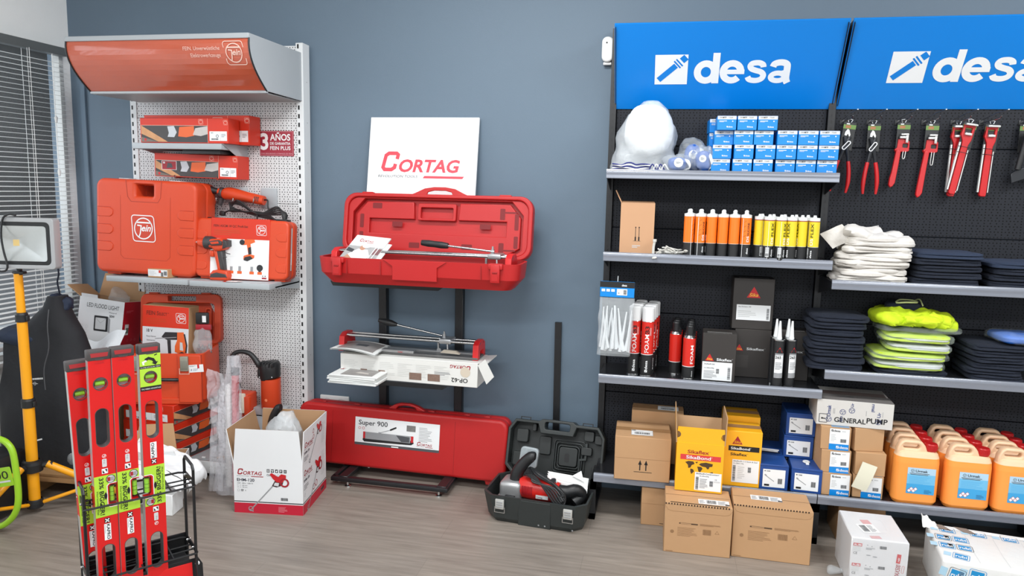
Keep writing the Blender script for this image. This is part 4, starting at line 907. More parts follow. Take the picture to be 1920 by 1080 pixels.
    for i in range(3):
        bb(f'small brown carton with blue-edged label, left column, {("bottom", "middle", "top")[i]} row', (1.082-.008*i, -.37+.004*i, SB+i*.1045), (2, 3, -1)[i])
    bb('small brown carton with blue-edged label, right column, bottom row', (1.215, -.365, SB), -2); bb('small brown carton, right column, middle row, half covered by a cream slip', (1.218, -.365, SB+.1045), 0, False); bb('plain small brown carton, right column, top row', (1.21, -.345, SB+.209), 8, False, d=.2)
    b = MB(); b.grid(8, 8, lambda u, v: Vector((-.032+.064*u, -.004*math.sin(PI*v)-.02*v*0, .0+.125*v)), mat('cream_paper', (226, 222, 200), .7)); b.grid(8, 8, lambda u, v: Vector((-.032+.064*u, -.0035-.004*math.sin(PI*v), .125*v)), MATS['cream_paper'])
    tag(b.build('paper_slip', None, (1.17, -.392, SB+.05), (math.radians(3), math.radians(17), 0)), 'cream paper slip hanging tilted in front of the small brown cartons', 'paper')
    # general pump carton
    t = thing('white_carton', 'white carton reading GENERAL PUMP lying on the small brown cartons', 'box', (1.14, -.345, SB+.3145), -2.5); w, h, d = .315, .118, .235; wc = mat('carton_offwhite', (206, 203, 198), .6, var=.03)
    b = MB(); b.rbox(-w/2, 0, 0, w/2, d, h, wc, .002, 1); F = FRONT(0, -w/2, 0)
    b.text(F, 'GENERAL', .075, .018, .022, BLACK, w=.13, bold=.03); b.text(F, 'PUMP', .208, .024, .024, BLACK, w=.085, bold=.03)
    b.stroke(F, rrect(.012, .012, .045, .05, .002, 2), .0025, DGREY, .001, True); b.disc(F, .024, .03, .004, BLACK); b.stroke(F, [(.024, .03), (.038, .029)], .004, BLACK, .001)
    UB = mat('print_navy', (52, 66, 120), .5, var=0)
    b.text(ROT(F, .058, .042, 90), 'Urmak', 0, 0, .016, UB, w=.05, bold=.02); b.text(ROT(F, .225, .112, -90), 'rmal', 0, 0, .014, UB, w=.035, bold=.02); b.text(ROT(F, .262, .052, 85), 'Ur', 0, 0, .014, UB, w=.024, bold=.02); b.text(ROT(F, .108, .022, 90), 'Un', 0, 0, .013, UB, w=.024, bold=.02); b.text(ROT(F, .15, .09, 85), 'Ur', 0, 0, .012, UB, w=.018, bold=.02)
    for x, z in ((.108, .065), (.145, .075), (.255, .033), (.052, .028)): urmak_mark(b, F, x, z, .0115, UB)
    for x in (.07, .075, .205, .272): b.lines(ROT(F, x, .055, 90), 0, 0, .04, .003, 1, GREYP)
    b.build('body', t)
    b = MB(); b.rect(TOP(h), -w/2, .0, w/2, .1, mat('grey_packing_tape', (128, 124, 122), .2, var=.08), .0008); b.rect(TOP(h), -w/2+.02, .1, w/2-.01, .16, mat('brown_tape_print', (112, 98, 94), .3, var=.08), .001); b.text(TOP(h), 'Urmak', -.06, .055, .018, DGREY, bold=.02, lift=.0014); b.build('tape', t)
base_shelf()

def canisters():
    liq = mat('orange_liquid_plastic', (252, 158, 72), .35, var=.03, sub=.15); clr = mat('milky_plastic', (234, 196, 160), .4, var=.03, sub=.2)
    cap = mat('cap_red', (182, 22, 26), .35, var=.03); lb1 = mat('label_pale_blue', (176, 206, 226), .4, var=0); lb2 = mat('label_mid_blue', (112, 184, 222), .4, var=0); lb3 = mat('label_deep_blue', (60, 160, 214), .4, var=0)
    def make():
        t = thing('plastic_canister', '', 'canister'); w, d, H = .182, .084, .285
        # body: stacked rounded-rectangle sections, with the neck shoulder cut at the right
        b = MB(); secs = []
        def sec(z, x0, x1, y0, y1, r):
            return [(x, y, z) for x, y in rrect(x0, y0, x1, y1, r, 4)]
        prof = [(0, .018, .022), (.004, .008, .03), (.02, 0, .034), (.19, 0, .034)]
        for z, ins, r in prof: secs.append(sec(z, -w/2+ins, w/2-ins, ins, d-ins, r))
        secs.append(sec(.215, -w/2+.002, w/2-.002, .002, d-.002, .034)); secs.append(sec(.232, -w/2+.01, w/2-.008, .009, d-.009, .028)); secs.append(sec(.240, -w/2+.02, w/2-.02, .018, d-.018, .022))
        n = len(secs[0])
        for k in range(len(secs)-1):
            m = liq if k < 4 else clr
            b.add(secs[k]+secs[k+1], [(i, (i+1) % n, n+(i+1) % n, n+i) for i in range(n)], m, True)
        b.add(secs[0], [tuple(reversed(range(n)))], liq); b.add(secs[-1], [tuple(range(n))], clr)
        body = b.build('body', t, sharp=60)
        b = MB(); F = FRONT(.022); out = [(-.086, .215), (-.082, .25), (-.07, .275), (-.055, H), (.0, H), (.015, .28), (.03, .262), (.04, .235), (.05, .215)]
        b.plate([out, rrect(-.06, .248, .006, .268, .009, 3)], F, .04, clr, .008); b.build('handle', t, sharp=60)
        b = MB(); b.lathe([(.021, .225), (.021, .243), (.024, .243), (.0255, .247), (.0255, .27), (.023, .274), (0, .274)], cap, (.055, d/2, 0), 24)
        for k in range(24):
            a = k*PI/12; x, y = .055+.0255*math.cos(a), d/2+.0255*math.sin(a); b.box(x-.001, y-.001, .25, x+.001, y+.001, .268, cap)
        b.build('cap', t)
        b = MB(); F = FRONT(-.0004); x0, x1, z0, z1 = -.042, .07, .055, .172; N = 8
        for k, m in ((0, lb3), (1, lb3), (2, lb3), (3, lb2), (4, lb2), (5, lb2), (6, lb1), (7, lb1)): b.rect(F, x0, z0+(z1-z0)*k/N, x1, z0+(z1-z0)*(k+1)/N, m, .0008)
        UB = BLACK; urmak_mark(b, F, -.022, .158, .0065, UB, .0012); b.text(F, 'Urmak', -.01, .153, .011, UB, w=.048, bold=.03, lift=.0014)
        b.rect(F, -.034, .146, .046, .148, UB, .0014); b.rect(F, -.03, .141, .04, .143, UB, .0014); b.lines(F, -.034, .1, .06, .136, 8, lb3, t=.25); b.lines(F, .03, .06, .062, .078, 4, mat('label_text_blue', (40, 110, 160), .5), lift=.0014)
        for dx, dz in ((0, 0), (.017, 0), (.0085, .0085), (.0255, .0085)):
            cx, cz = -.03+dx, .068+dz; b.poly(F, [(cx-.0085, cz), (cx, cz-.0085), (cx+.0085, cz), (cx, cz+.0085)], RED, .0014); b.poly(F, [(cx-.007, cz), (cx, cz-.007), (cx+.007, cz), (cx, cz+.007)], WHITE, .0018)
        b.build('label', t); return t
    c0 = make(); k = 0; nm = ('front', 'second', 'third', 'rear'); dp = .105
    for c, x0 in enumerate((1.402, 1.607, 1.800)):
        for r in range(4):
            if c == 1 and r == 3: pass
            y = -.395 + r*.118 - (.0, .0, .0)[c] + (0, .012, -.005)[c]
            if r == 3: y = -.118
            if r in (1, 2) and c == 1: y = -.30+.0 if r == 1 else -.215
            o = c0 if k == 0 else dup(c0); k += 1
            o.location = (x0+.006*r*(1 if c == 0 else .2), -.398+.0865*r, SB)
            tag(o, f'canister of orange liquid with red cap, {("left", "middle", "right")[c]} column, {nm[r]} row', 'canister', 'orange liquid canisters on the base shelf')
canisters()

# ================================================================== CARTONS ON THE FLOOR, RIGHT
def floor_cartons():
    def deco(w, h, s):
        def f(b, F, t):
            pr = mat('faint_brown_print', (146, 110, 76), .8, var=0); b.stroke(F, [(0, h-.012), (.012, h-.03), (.03, h-.035), (w-.03, h-.035), (w-.012, h-.03), (w, h-.012)], .001, MATS['crease_brown'])
            b.rect(F, w*.22, h*.6, w*.5, h*.625, mat('carton_dark_print', (84, 62, 44), .7)); b.rect(F, w*.24, h*.604, w*.4, h*.62, CARD, .001); b.lines(F, w*.53, h*.6, w*.86, h*.64, 3, pr); b.lines(F, w*.2, h*.36, w*.52, h*.55, 7, pr, t=.25); b.bars(F, w*.58, h*.42, w*.7, h*.53, pr); b.lines(F, .01, .006, .06, .012, 1, pr); b.disc(F, w*.12, h*.43, .008, pr); b.stroke(F, [(w*.76, h*.46), (w*.82, h*.46), (w*.79, h*.52)], .0012, pr, closed=True)
        return f
    def big(label, w, d, h, loc, rz, lab, s):
        t = closed_carton(label, w, d, h, loc, rz, deco=deco(w, h, s), tape=False)
        b = MB(); 
        for k in range(int(w/.012)): b.rect(FRONT(-.0002, -w/2, h-.006), k*.012, 0, k*.012+.006, .007, mat('torn_edge_dark', (60, 44, 32), .9), .0006)
        b.build('torn_edge', t)
        b = MB(); F = TOP(h); x, y = lab; b.rect(F, x, y, x+.13, y+.05, WHITE, .001); b.bars(F, x+.035, y+.008, x+.075, y+.042, lift=.0016); b.lines(F, x+.004, y+.006, x+.03, y+.044, 6, GREYP, lift=.0016); b.lines(F, x+.082, y+.006, x+.125, y+.044, 6, GREYP, lift=.0016); b.rect(F, x+.112, y+.002, x+.13, y+.012, BLACK, .0018); b.build('shipping_label', t)
        return t
    big('brown carton on the floor carrying the open yellow carton', .282, .19, .225, (.477, -.635, 0), .8, (.0, .02), 1)
    big('wide brown carton on the floor right of the one under the yellow carton', .322, .19, .238, (.785, -.612, 0), -1, (-.085, .07), 2)
    b = MB(); b.box(-.12, 0, 0, .12, .004, .0015, BLKPL); tag(b.build('dark_film', None, (.477, -.628, .2255)), 'strip of dark film along the opening of the carton under the yellow one', 'film')
    def d3(b, F, t): arrows(b, F, .115, .02, .05); b.rect(F, 0, .105, .25, .106, MATS['crease_brown'])
    closed_carton('brown carton with printed arrows on the floor under the base shelf, mostly hidden', .25, .2, .185, (.355, -.39, 0), 2, deco=d3)
    closed_carton('brown carton in the shadow under the base shelf beside the shrink-wrapped one', .2, .2, .17, (1.21, -.33, 0), 0)
    # shrink-wrapped white carton stack
    t = thing('wrapped_carton', 'tall shrink-wrapped white carton with red print on the floor under the shelf', 'box', (1.172, -.755, -.0), -1); w, d, h = .212, .26, .212
    b = MB(); wc = mat('carton_cool_white', (216, 216, 218), .35, var=.02); b.rbox(-w/2, 0, 0, w/2, d, h, wc, .004, 1)
    F = FRONT(0, -w/2, 0)
    for z in (.155, .07):
        b.rect(F, .008, z+.022, .04, z+.034, RED); b.text(F, 'RUBI', .011, z+.024, .008, WHITE, w=.026, bold=.03, lift=.0016); b.rect(F, .008, z+.002, .036, z+.018, LGREY); b.lines(F, .055, z+.012, .09, z+.022, 2, GREYP); b.bars(F, .105, z+.02, .13, z+.032); b.disc(F, .06, z+.03, .002, GREYP); b.disc(F, .076, z+.026, .002, GREYP)
        b.text(F, 'CE', .01, z-.012, .01, DGREY, w=.014); b.disc(F, .066, z-.012, .009, GREYP, ry=.0022); b.disc(F, .09, z-.016, .009, GREYP, ry=.0022)
    b.text(ROT(F, .182, .06, 86), 'MAX500', 0, 0, .017, DRED, w=.058, shear=.2, bold=.01); G = ROT(F, .182, .123, 86); b.rect(G, 0, -.001, .038, .014, RED); b.text(G, 'rubi', .008, .003, .008, WHITE, lift=.0016, bold=.02); b.stroke(ROT(F, .192, .085, 86), rrect(0, -.006, .03, .002, .003, 2), .001, RED, .001, True)
    b.build('body', t)
    b = MB(); F = TOP(h) @ Matrix.Rotation(.2, 4, 'Z'); b.rect(F, -.04, .06, .03, .14, mat('label_white', (236, 236, 236), .4), .001); b.bars(F, -.032, .07, -.008, .13, vert=True, lift=.0016, n=12); b.lines(F, -.002, .07, .024, .132, 6, GREYP, lift=.0016); b.rect(F, -.005, .125, .03, .18, mat('pink_smudge', (208, 160, 162), .5, var=.1), .0008); b.rect(F, -.03, .01, .01, .034, MATS['pink_smudge'], .0008); b.build('shipping_label', t)
    b = MB(); b.blob((0, d/2, h/2), w/2+.004, d/2+.004, h/2+.004, mat('shrink_film', (235, 238, 240), .12, alpha=.13, var=0, bump=.9, bscale=24), .14, .14, .003, 20, 2, 60, 30, flat=.0005); b.build('shrink_film', t)
    # taped parcel
    t = thing('taped_parcel', 'large white parcel bound with blue-printed tape in the bottom right corner', 'parcel', (1.727, -.854, 0), -8)
    pw = mat('parcel_white', (222, 222, 220), .4, var=.02, bump=.25, bscale=14); b = MB(); w, d, h = .70, .34, .185
    b.rbox(-w/2, 0, 0, w/2, d, h, pw, .012, 3)
    bl = mat('tape_print_blue', (26, 140, 200), .4, var=0); pb = mat('tape_print_pale', (170, 206, 226), .4, var=0)
    def stamp(F, x, z, a, s, k=1):
        G = ROT(F, x, z, a); b.stroke(G, rrect(0, 0, .036*s, .034*s, .004*s, 2), .0018, bl if k else DGREY, .001, True); b.rect(G, .004*s, .004*s, .032*s, .03*s, bl, .0008); b.text(G, 'rubi', .006*s, .009*s, .014*s, WHITE, w=.024*s, bold=.03, lift=.0016); b.rect(G, -.02*s, .006*s, -.004*s, .028*s, pb, .0008)
    T = TOP(h, -w/2, 0); F = FRONT(-.0002, -w/2, 0)
    for k in range(6): stamp(T, .04+k*.112, .265, -2, 1.6)
    for k in range(2):
        for q in range(2): stamp(T, .012+q*.062, .185-k*.075, -3, 1.55, (k+q) % 2)
    stamp(T, .04, .03, -14, 1.55)
    for k, (x, z, a) in enumerate(((.02, .11, -12), (.09, .115, -6), (.015, .04, -28), (.085, .045, -14))): stamp(F, x, z, a, 1.55, k % 2)
    for k in range(6): b.stroke(T, [(.13+k*.1, .27), (.128+k*.1, .12), (.132+k*.1, .02)], .0014, mat('crease_grey', (200, 201, 202), .5), .0006)
    b.build('body', t)
    b = MB(); b.rect(TOP(h), -w/2+.01, .30, w/2, .33, mat('parcel_tape_top', (236, 238, 238), .2), .001)
    for x in (-.31, -.22, .03, .2): b.poly(TOP(h), [(x, .29), (x+.05, .285), (x+.02, .335), (x-.03, .335)], mat('bare_card_grey', (132, 118, 108), .8), .0016)
    b.build('tape', t)
    b = MB(); f = lambda u, v: Vector((.06*u-.02, -.03+.05*v, .04*v*(1-u)+.014*noise.noise(Vector((u*4, v*4, 1)))))
    b.grid(10, 8, f, pw); b.grid(10, 8, lambda u, v: f(u, v)+Vector((0, .004, -.003)), pw); b.build('torn_corner', t, (-w/2, d-.02, h))
    b = MB(); b.blob((0, 0, .018), .03, .02, .018, POLY, .8, .8, .012, 20, 3, 20, 12, flat=.0005); tag(b.build('film_scrap', None, (1.04, -.66, .0)), 'crumpled scrap of clear film on the floor left of the wrapped white carton', 'film')
floor_cartons()

# ================================================================== MIDDLE OF THE WALL: TILE CUTTER DISPLAY
def stand():
    t = thing('display_stand', 'black metal wall stand with two trays and a low wheeled base behind the red cases', 'stand', (-.985, 0, 0))
    for x in (-.214, .214):
        b = MB(); b.rbox(x-.022, -.045, .03, x+.022, -.004, 1.12, BLKST, .003, 1); slots(b, x, -.045, .1, 1.05, BLACK, .004, .012, .04); b.build('upright', t)
    for z, x0, x1, y in ((1.088, -.345, .25, -.40), (.572, -.345, .245, -.30)):
        b = MB(); b.rbox(x0, y, z-.004, x1, -.045, z, BLKST, .001, 1)
        F = FRONT(y); b.plate([[(x0, z-.004), (x0+.012, z-.024), (x1-.04, z-.024), (x1-.012, z-.004)]], FRONT(y), .003, BLKST, smooth=False)
        b.rbox(x0, y, z-.006, x1, y+.004, z+.004, mat('tray_edge_grey', (70, 72, 76), .35), .001, 1); b.build('tray', t)  # front edge in a greyer tone than the tray
    b = MB()
    for x in (-.345, .19): b.rbox(x, -.335, .03, x+.05, -.03, .054, BLKST, .003, 1)
    b.rbox(-.385, -.345, .026, .25, -.31, .05, BLKST, .006, 2); b.rbox(-.385, -.06, .026, .25, -.03, .05, BLKST, .006, 2); b.rbox(-.385, -.33, .028, -.36, -.04, .05, BLKST, .004); b.rbox(.225, -.33, .028, .25, -.04, .05, BLKST, .004); b.build('base_frame', t)
    for x, y in ((-.295, -.328), (.2, -.328), (-.295, -.05), (.2, -.05)):
        b = MB(); b.lathe([(0, 0), (.017, 0), (.016, .005), (.007, .009), (.005, .03), (0, .03)], CHROME, (x, y, 0), 16); b.build('levelling_foot', t)
stand()
def logo_board():
    b = MB(); b.rbox(-.295, -.008, 0, .295, .008, .62, mat('board_white', (238, 240, 241), .35, var=.005), .002, 1); F = FRONT(-.008)
    rd = mat('board_red', (212, 70, 84), .45, var=0); cortag_mark(b, F, -.235+.01, .335, .435, rd, DGREY, .0008)
    tag(b.build('logo_board', None, (-.975, -.12, 1.302), (math.radians(-9.5), 0, math.radians(-.2))), 'white board with red lettering leaning on the wall above the open red case', 'sign')
logo_board()

def red_case_open():
    t = thing('open_tool_case', 'open long red plastic case on the stand upper tray, lid leaning on the wall', 'case', (-.862, -.492, 1.0895), -.3)
    w, d, hb = 1.0, .235, .125
    # the bottom shell: tapered walls
    b = MB(); t_ = .012
    def ring(z, k): return [(x, y, z) for x, y in rrect(-w/2+k, k*.6, w/2-k, d-k*.6, .05, 4)]
    R = [ring(0, .05), ring(.05, .008), ring(hb, 0), ring(hb, t_), ring(.05, t_+.01), ring(.012, .06)]; n = len(R[0])
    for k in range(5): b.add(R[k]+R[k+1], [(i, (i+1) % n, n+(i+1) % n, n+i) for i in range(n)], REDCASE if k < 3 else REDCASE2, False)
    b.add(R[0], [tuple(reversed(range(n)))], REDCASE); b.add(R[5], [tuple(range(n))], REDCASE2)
    F = FRONT(-.0015, 0, 0)
    b.plate([[(-.11, .03), (-.11, .095), (-.155, .124), (.155, .124), (.11, .095), (.11, .03)]], FRONT(-.006), .008, REDCASE, .002)
    for x in (-.17, .32, -.34): b.box(x-.002, -.0012, .05, x+.002, .002, hb-.01, REDCASE2)
    b.build('bottom_shell', t)
    for x in (-.385, .39):
        b = MB(); b.rbox(x-.022, -.022, .04, x+.022, -.003, .125, REDCASE, .004); b.rbox(x-.034, -.016, .1, x+.034, .014, .128, REDCASE, .006); b.rbox(x-.012, -.026, .085, x+.012, -.014, .092, REDCASE2, .002); b.box(x-.014, -.0232, .05, x+.014, -.021, .078, REDCASE); b.build('latch', t)
    # the lid: shallow moulded tray standing up at the back
    lid = MB(); w2, h2 = .985, .315; F = Matrix.Translation((.012, d+.005, hb-.004)) @ Matrix.Rotation(math.radians(-9), 4, 'X') @ FRONT(0)
    hx = [(-.16, h2), (-.13, h2+.012), (-.08, h2+.036), (-.03, h2+.044), (.03, h2+.044), (.08, h2+.036), (.13, h2+.012), (.16, h2)]
    rr = rrect(-w2/2, 0, w2/2, h2, .065, 6); out = []
    for p in rr:
        out.append(p)
        if abs(p[0]-(w2/2-.065)) < 1e-6 and abs(p[1]-h2) < 1e-6: out += list(reversed(hx))
    hole = [(-.07, h2+.0), (-.062, h2+.018), (-.03, h2+.026), (.03, h2+.026), (.062, h2+.018), (.07, h2+.0), (.05, h2-.004), (-.05, h2-.004)]
    lid.plate([out, hole], F @ Matrix.Translation((0, 0, -.045)), .012, REDCASE, .003)                 # back skin
    inner = rrect(-w2/2+.022, .02, w2/2-.022, h2-.02, .055, 6)
    lid.plate([rr, inner], F @ Matrix.Translation((0, 0, .0)), .05, REDCASE, .006)               # rim
    oct_ = [(-.43, .06), (-.43, .21), (-.375, .27), (-.12, .27), (-.115, .185), (.10, .185), (.105, .27), (.375, .27), (.43, .21), (.43, .06), (.375, .02), (-.375, .02)]
    oc = [(-.445, .05), (-.445, .22), (-.385, .288), (.385, .288), (.445, .22), (.445, .05), (.385, .012), (-.385, .012)]
    lid.plate([inner, oc], F @ Matrix.Translation((0, 0, -.012)), .03, REDCASE, .003)
    lid.plate([[(-.43, .06), (-.43, .21), (-.375, .275), (-.125, .275), (-.118, .19), (-.36, .19), (-.36, .115), (.36, .115), (.36, .19), (.112, .19), (.118, .275), (.375, .275), (.43, .21), (.43, .06), (.36, .02), (-.36, .02)]], F @ Matrix.Translation((0, 0, -.024)), .02, REDCASE, .004)
    lid.plate([rrect(-.1, .185, .1, .27, .008, 3), rrect(-.085, .195, .085, .25, .006, 3)], F @ Matrix.Translation((0, 0, -.018)), .02, REDCASE, .003)
    l = lid.build('lid', t)
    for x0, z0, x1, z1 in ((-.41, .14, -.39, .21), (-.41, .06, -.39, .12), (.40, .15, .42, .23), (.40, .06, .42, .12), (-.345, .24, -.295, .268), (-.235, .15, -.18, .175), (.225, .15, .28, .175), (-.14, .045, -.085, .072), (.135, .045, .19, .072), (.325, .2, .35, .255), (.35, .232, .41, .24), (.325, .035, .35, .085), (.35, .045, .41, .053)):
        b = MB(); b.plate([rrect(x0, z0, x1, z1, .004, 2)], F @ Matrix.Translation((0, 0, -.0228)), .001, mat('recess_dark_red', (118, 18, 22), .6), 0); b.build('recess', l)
    for x in (-.37, .35):
        b = MB(); b.plate([rrect(x-.03, h2-.006, x+.03, h2+.006, .004, 2)], F @ Matrix.Translation((0, 0, -.005)), .03, REDCASE, .002); b.build('hinge_tab', l)
red_case_open()

def cutter(name, label, loc, rz, L, small):
    """tile cutter: two rails between red end brackets, a sliding head and a lever"""
    t = thing(name, label, 'tile cutter', loc, rz); w = .075
    base = mat('cutter_base_grey', (104, 104, 104), .4, .5)
    b = MB(); b.rbox(-L/2, -w, 0, L/2, w, .014, base, .003, 1); b.rbox(-L/2+.03, -.012, .014, L/2-.03, .012, .022, ALU, .001, 1)
    b.rbox(-L*.18, -w-.004, .012, L*.05, -w+.035, .026, ALU, .002, 1) if small else None
    if small: b.text(FRONT(-w-.0045), 'Cortag', -L*.06, .015, .007, RED, lift=.0006, bold=.02)
    b.build('base_plate', t)
    for x in (-L/2, L/2):
        b = MB(); F = FR((x+(.0 if x < 0 else -.02), 0, 0), (0, 1, 0), (0, 0, 1)); b.plate([[(-w, 0), (-w*.85, .075), (-.01-.02, .092), (.03, .092), (w*.85, .075), (w, 0), (w*.5, 0), (w*.4, .04), (-w*.4, .04), (-w*.5, 0)]], FR((x+(.03 if x < 0 else .0), 0, 0), (0, 1, 0), (0, 0, 1)), .03, mat('bracket_red', (206, 34, 36), .35), .003); b.build('end_bracket', t)
    for y in (-.032, .032):
        b = MB(); b.tube([(-L/2, y, .078), (L/2, y, .078)], .0072, CHROME, 14); b.build('rail', t)
    hx = L*(.26 if small else .405)
    h = MB(); h.rbox(hx-.035, -.045, .066, hx+.03, .045, .092, ALU, .006, 2); h.lathe([(0, 0), (.009, 0), (.009, .02), (.005, .02), (.005, .034), (0, .034)], ALU, (hx-.02, 0, .09), 12); h.rbox(hx-.055, -.008, .0, hx-.045, .008, .07, ALU, .002, 1); h.lathe([(0, 0), (.012, 0), (.012, .004), (0, .004)], ALU, F=FR((hx-.045, -.006, .025), (1, 0, 0), (0, 0, 1)), seg=14)
    h.tube([(hx+.01, -.04, .066), (hx+.012, -.042, .04)], .004, ALU, 8); h.build('sliding_head', t)
    if small: a0, a1 = Vector((hx-.03, 0, .1)), Vector((hx-.37, 0, .158)); gr = [.008, .0175, .0165, .009]; gl = .105
    else: a0, a1 = Vector((hx-.01, -.01, .1)), Vector((hx-.36, .0, .128)); gr = [.013, .0165, .0155, .0165, .013]; gl = .135
    d = (a1-a0).normalized(); b = MB(); b.tube([a0, a0+(a1-a0)*.98], .0052, CHROME, 10); b.build('lever', t)
    b = MB(); N = len(gr); b.tube([a1 - d*gl*.15 + d*gl*(-.75+i/(N-1)) for i in range(N)], gr if not small else gr, BLKPL, 14, 3); b.build('grip', t)
    return t
cutter('tile_cutter', 'long chrome-railed tile cutter lying inside the open red case', (-.86, -.372, 1.162), -.8, .90, False)
cutter('tile_cutter', 'small tile cutter with red end brackets standing on the white carton', (-.985, -.178, .7), -1.0, .755, True)
def booklet():
    t = thing('booklet', 'white catalogue with a photo of a capped person, leaning in the open red case', 'book', (-1.185, -.462, 1.185)); t.rotation_euler = (math.radians(-38), math.radians(4), math.radians(0))
    F = FR((0, 0, 0), (1, 0, 0), (.36, 0, 1))
    F = FRONT(0); sk = .36
    S = lambda pts: [(x+z*sk, z) for x, z in pts]
    b = MB(); w, h = .175, .165
    b.plate([S([(-w/2, 0), (w/2, 0), (w/2, h), (-w/2, h)])], F, .009, PAPER, .001); b.plate([S([(-w/2+.03, .002), (w/2+.022, .004), (w/2+.022, h-.03), (-w/2+.03, h-.02)])], F@Matrix.Translation((0, 0, -.008)), .006, WHITE, .001); b.build('pages', t)
    b = MB(); b.poly(F, S([(-w/2, 0), (w/2, 0), (w/2, h*.62), (-w/2, h*.62)]), mat('photo_grey', (160, 160, 160), .4, var=.2, scale=30), .0004)
    b.poly(F, S([(-w*.1, .005), (.03, .0), (.05, .05), (.02, .085), (-.03, .085), (-.06, .05)]), WHITE, .0008); b.poly(F, S([(-.035, .005), (-.07, .03), (-.06, .05), (-.03, .03)]), mat('photo_skin', (178, 132, 108), .6, var=0), .001)
    b.disc(F, .022, .093, .014, MATS['photo_skin'], .001); b.poly(F, S([(-.01, .1), (.018, .112), (.022, .1), (.006, .094)]), WHITE, .0012); b.disc(F, .035, .103, .015, WHITE, .0014, ry=.009)
    b.poly(F, S([(.02, .02), (.06, .015), (.06, .022), (.02, .028)]), mat('photo_dark', (60, 62, 66), .5), .0012); b.poly(F, S([(-w/2+.005, .07), (-.045, .062), (-.045, .08), (-w/2+.005, .09)]), MATS['photo_dark'], .001); b.poly(F, S([(.055, .06), (w/2, .06), (w/2, .095), (.055, .095)]), mat('photo_maroon', (120, 84, 86), .5, var=.2, scale=60), .001)
    b.poly(F, S([(.05, 0), (.054, 0), (.054, .1), (.05, .1)]), WHITE, .0014); b.poly(F, S([(.066, 0), (.07, 0), (.07, .1), (.066, .1)]), WHITE, .0014); cortag_mark(b, F, -.005, .128, .072, DRED, DGREY, .0008); b.lines(F, -w/2+.01, .004, -.03, .014, 2, DRED, lift=.0016)
    b.build('cover', t)
booklet()
def dp_box():
    t = thing('tile_cutter_carton', 'long white carton printed upside down with OP-62, under the small tile cutter', 'box', (-.965, -.298, .5735), -1.2)
    w, d, h = .735, .2, .125; b = MB(); wc = mat('carton_warm_white', (222, 222, 218), .55, var=.02); b.rbox(-w/2, 0, 0, w/2, d, h, wc, .002, 1); F = FRONT(0, -w/2, 0)
    for k in range(6):
        x = .02+k*.098; b.lines(F, x, .03, x+.085, .1, 8, mat('faint_print_grey', (206, 206, 203), .6, var=0), t=.3, seed=k)
        if k in (1, 2, 4, 5): b.rect(F, x-.006 if k < 3 else x-.035, .016, x+.03, .052, mat('photo_brown', (128, 104, 92), .5, var=.3, scale=80), .0012)
    U = ROT(F, .725, .113, 180)
    b.text(ROT(F, .685, .042, 180), 'OP-62', 0, 0, .022, BLACK, w=.085, bold=.02); cortag_mark(b, ROT(F, .70, .108, 180), 0, 0, .11, DRED, DGREY, sub=False)
    b.lines(F, .51, .05, .60, .07, 3, GREYP); b.disc(F, .672, .075, .026, mat('parcel_sticker_beige', (206, 194, 176), .6), .0014)
    b.build('body', t)
    b = MB(); b.plate([[(0, .115), (.05, .025), (.09, .068), (.04, .15)]], FR((w/2, .0, .0), (.97, -.2, .0), (0, 0, 1)), .003, wc, smooth=False); b.build('flap', t)
    flap(t, (w/2, .19, .125), (0, -1, 0), (1, 0, .1), .18, .05, wc, CARDIN)
dp_box()
def magazines():
    for i in range(5):
        b = MB(); b.rbox(-.135, -.1, 0, .125, .1, .0085, PAPER, .003, 2)
        if i == 4:
            F = TOP(.0085); b.rect(F, -.08, -.085, .09, .03, mat('magazine_photo', (140, 136, 134), .35, var=.35, scale=28), .0006); b.poly(F, [(-.02, -.04), (.06, -.055), (.05, -.03), (.0, -.015)], mat('photo_pale', (196, 190, 184), .5), .001); b.text(ROT(F, -.118, .08, -90), 'Cortag', 0, 0, .02, DRED, bold=.01, lift=.001); b.lines(F, -.02, .045, .11, .085, 5, GREYP)
        for k in range(3): b.rect(FRONT(-.1002), -.13, .002+k*.002, .12, .0025+k*.002, LGREY, .0004)
        tag(b.build('magazine', None, (-1.205+.006*math.sin(i*2), -.325, .574+i*.0092), (0, 0, math.radians(-2+2*math.sin(i*1.7)))), f'white magazine, {("bottom", "second", "third", "fourth", "topmost with a grey photo")[i]} of the stack on the stand lower tray', 'magazine', 'magazines in front of the OP-62 carton')
    b = MB()
    def fn(u, v): return Vector((-.13+.25*u, -.1+.2*v, .012*math.sin(u*PI)-.03*max(0, .35-v)**1.2*(u) - .004*v))
    b.grid(18, 14, fn, PAPER); b.grid(18, 14, lambda u, v: fn(u, v)-Vector((0, 0, .005)), PAPER); b.grid(12, 10, lambda u, v: fn(.12+u*.8, .1+v*.8)+Vector((0, 0, .0008)), MATS['magazine_photo']); b.grid(6, 6, lambda u, v: fn(.42+u*.25, .4+v*.2)+Vector((0, 0, .0014)), DGREY)
    tag(b.build('magazine', None, (-1.235, -.245, .727), (math.radians(1), math.radians(2), math.radians(-3))), 'open curled magazine lying across the left end of the small tile cutter', 'magazine')
magazines()
def leaflets():
    b = MB()
    for k in range(4): b.box(-.05+.004*k, -.012, k*.0035, .05-.006*k, .012, k*.0035+.002, mat('paper_beige', (206, 196, 180), .7))
    tag(b.build('leaflet', None, (-.755, -.245, .727), (0, math.radians(2), 0)), 'folded beige leaflets lying on the small tile cutter base', 'paper')
leaflets()

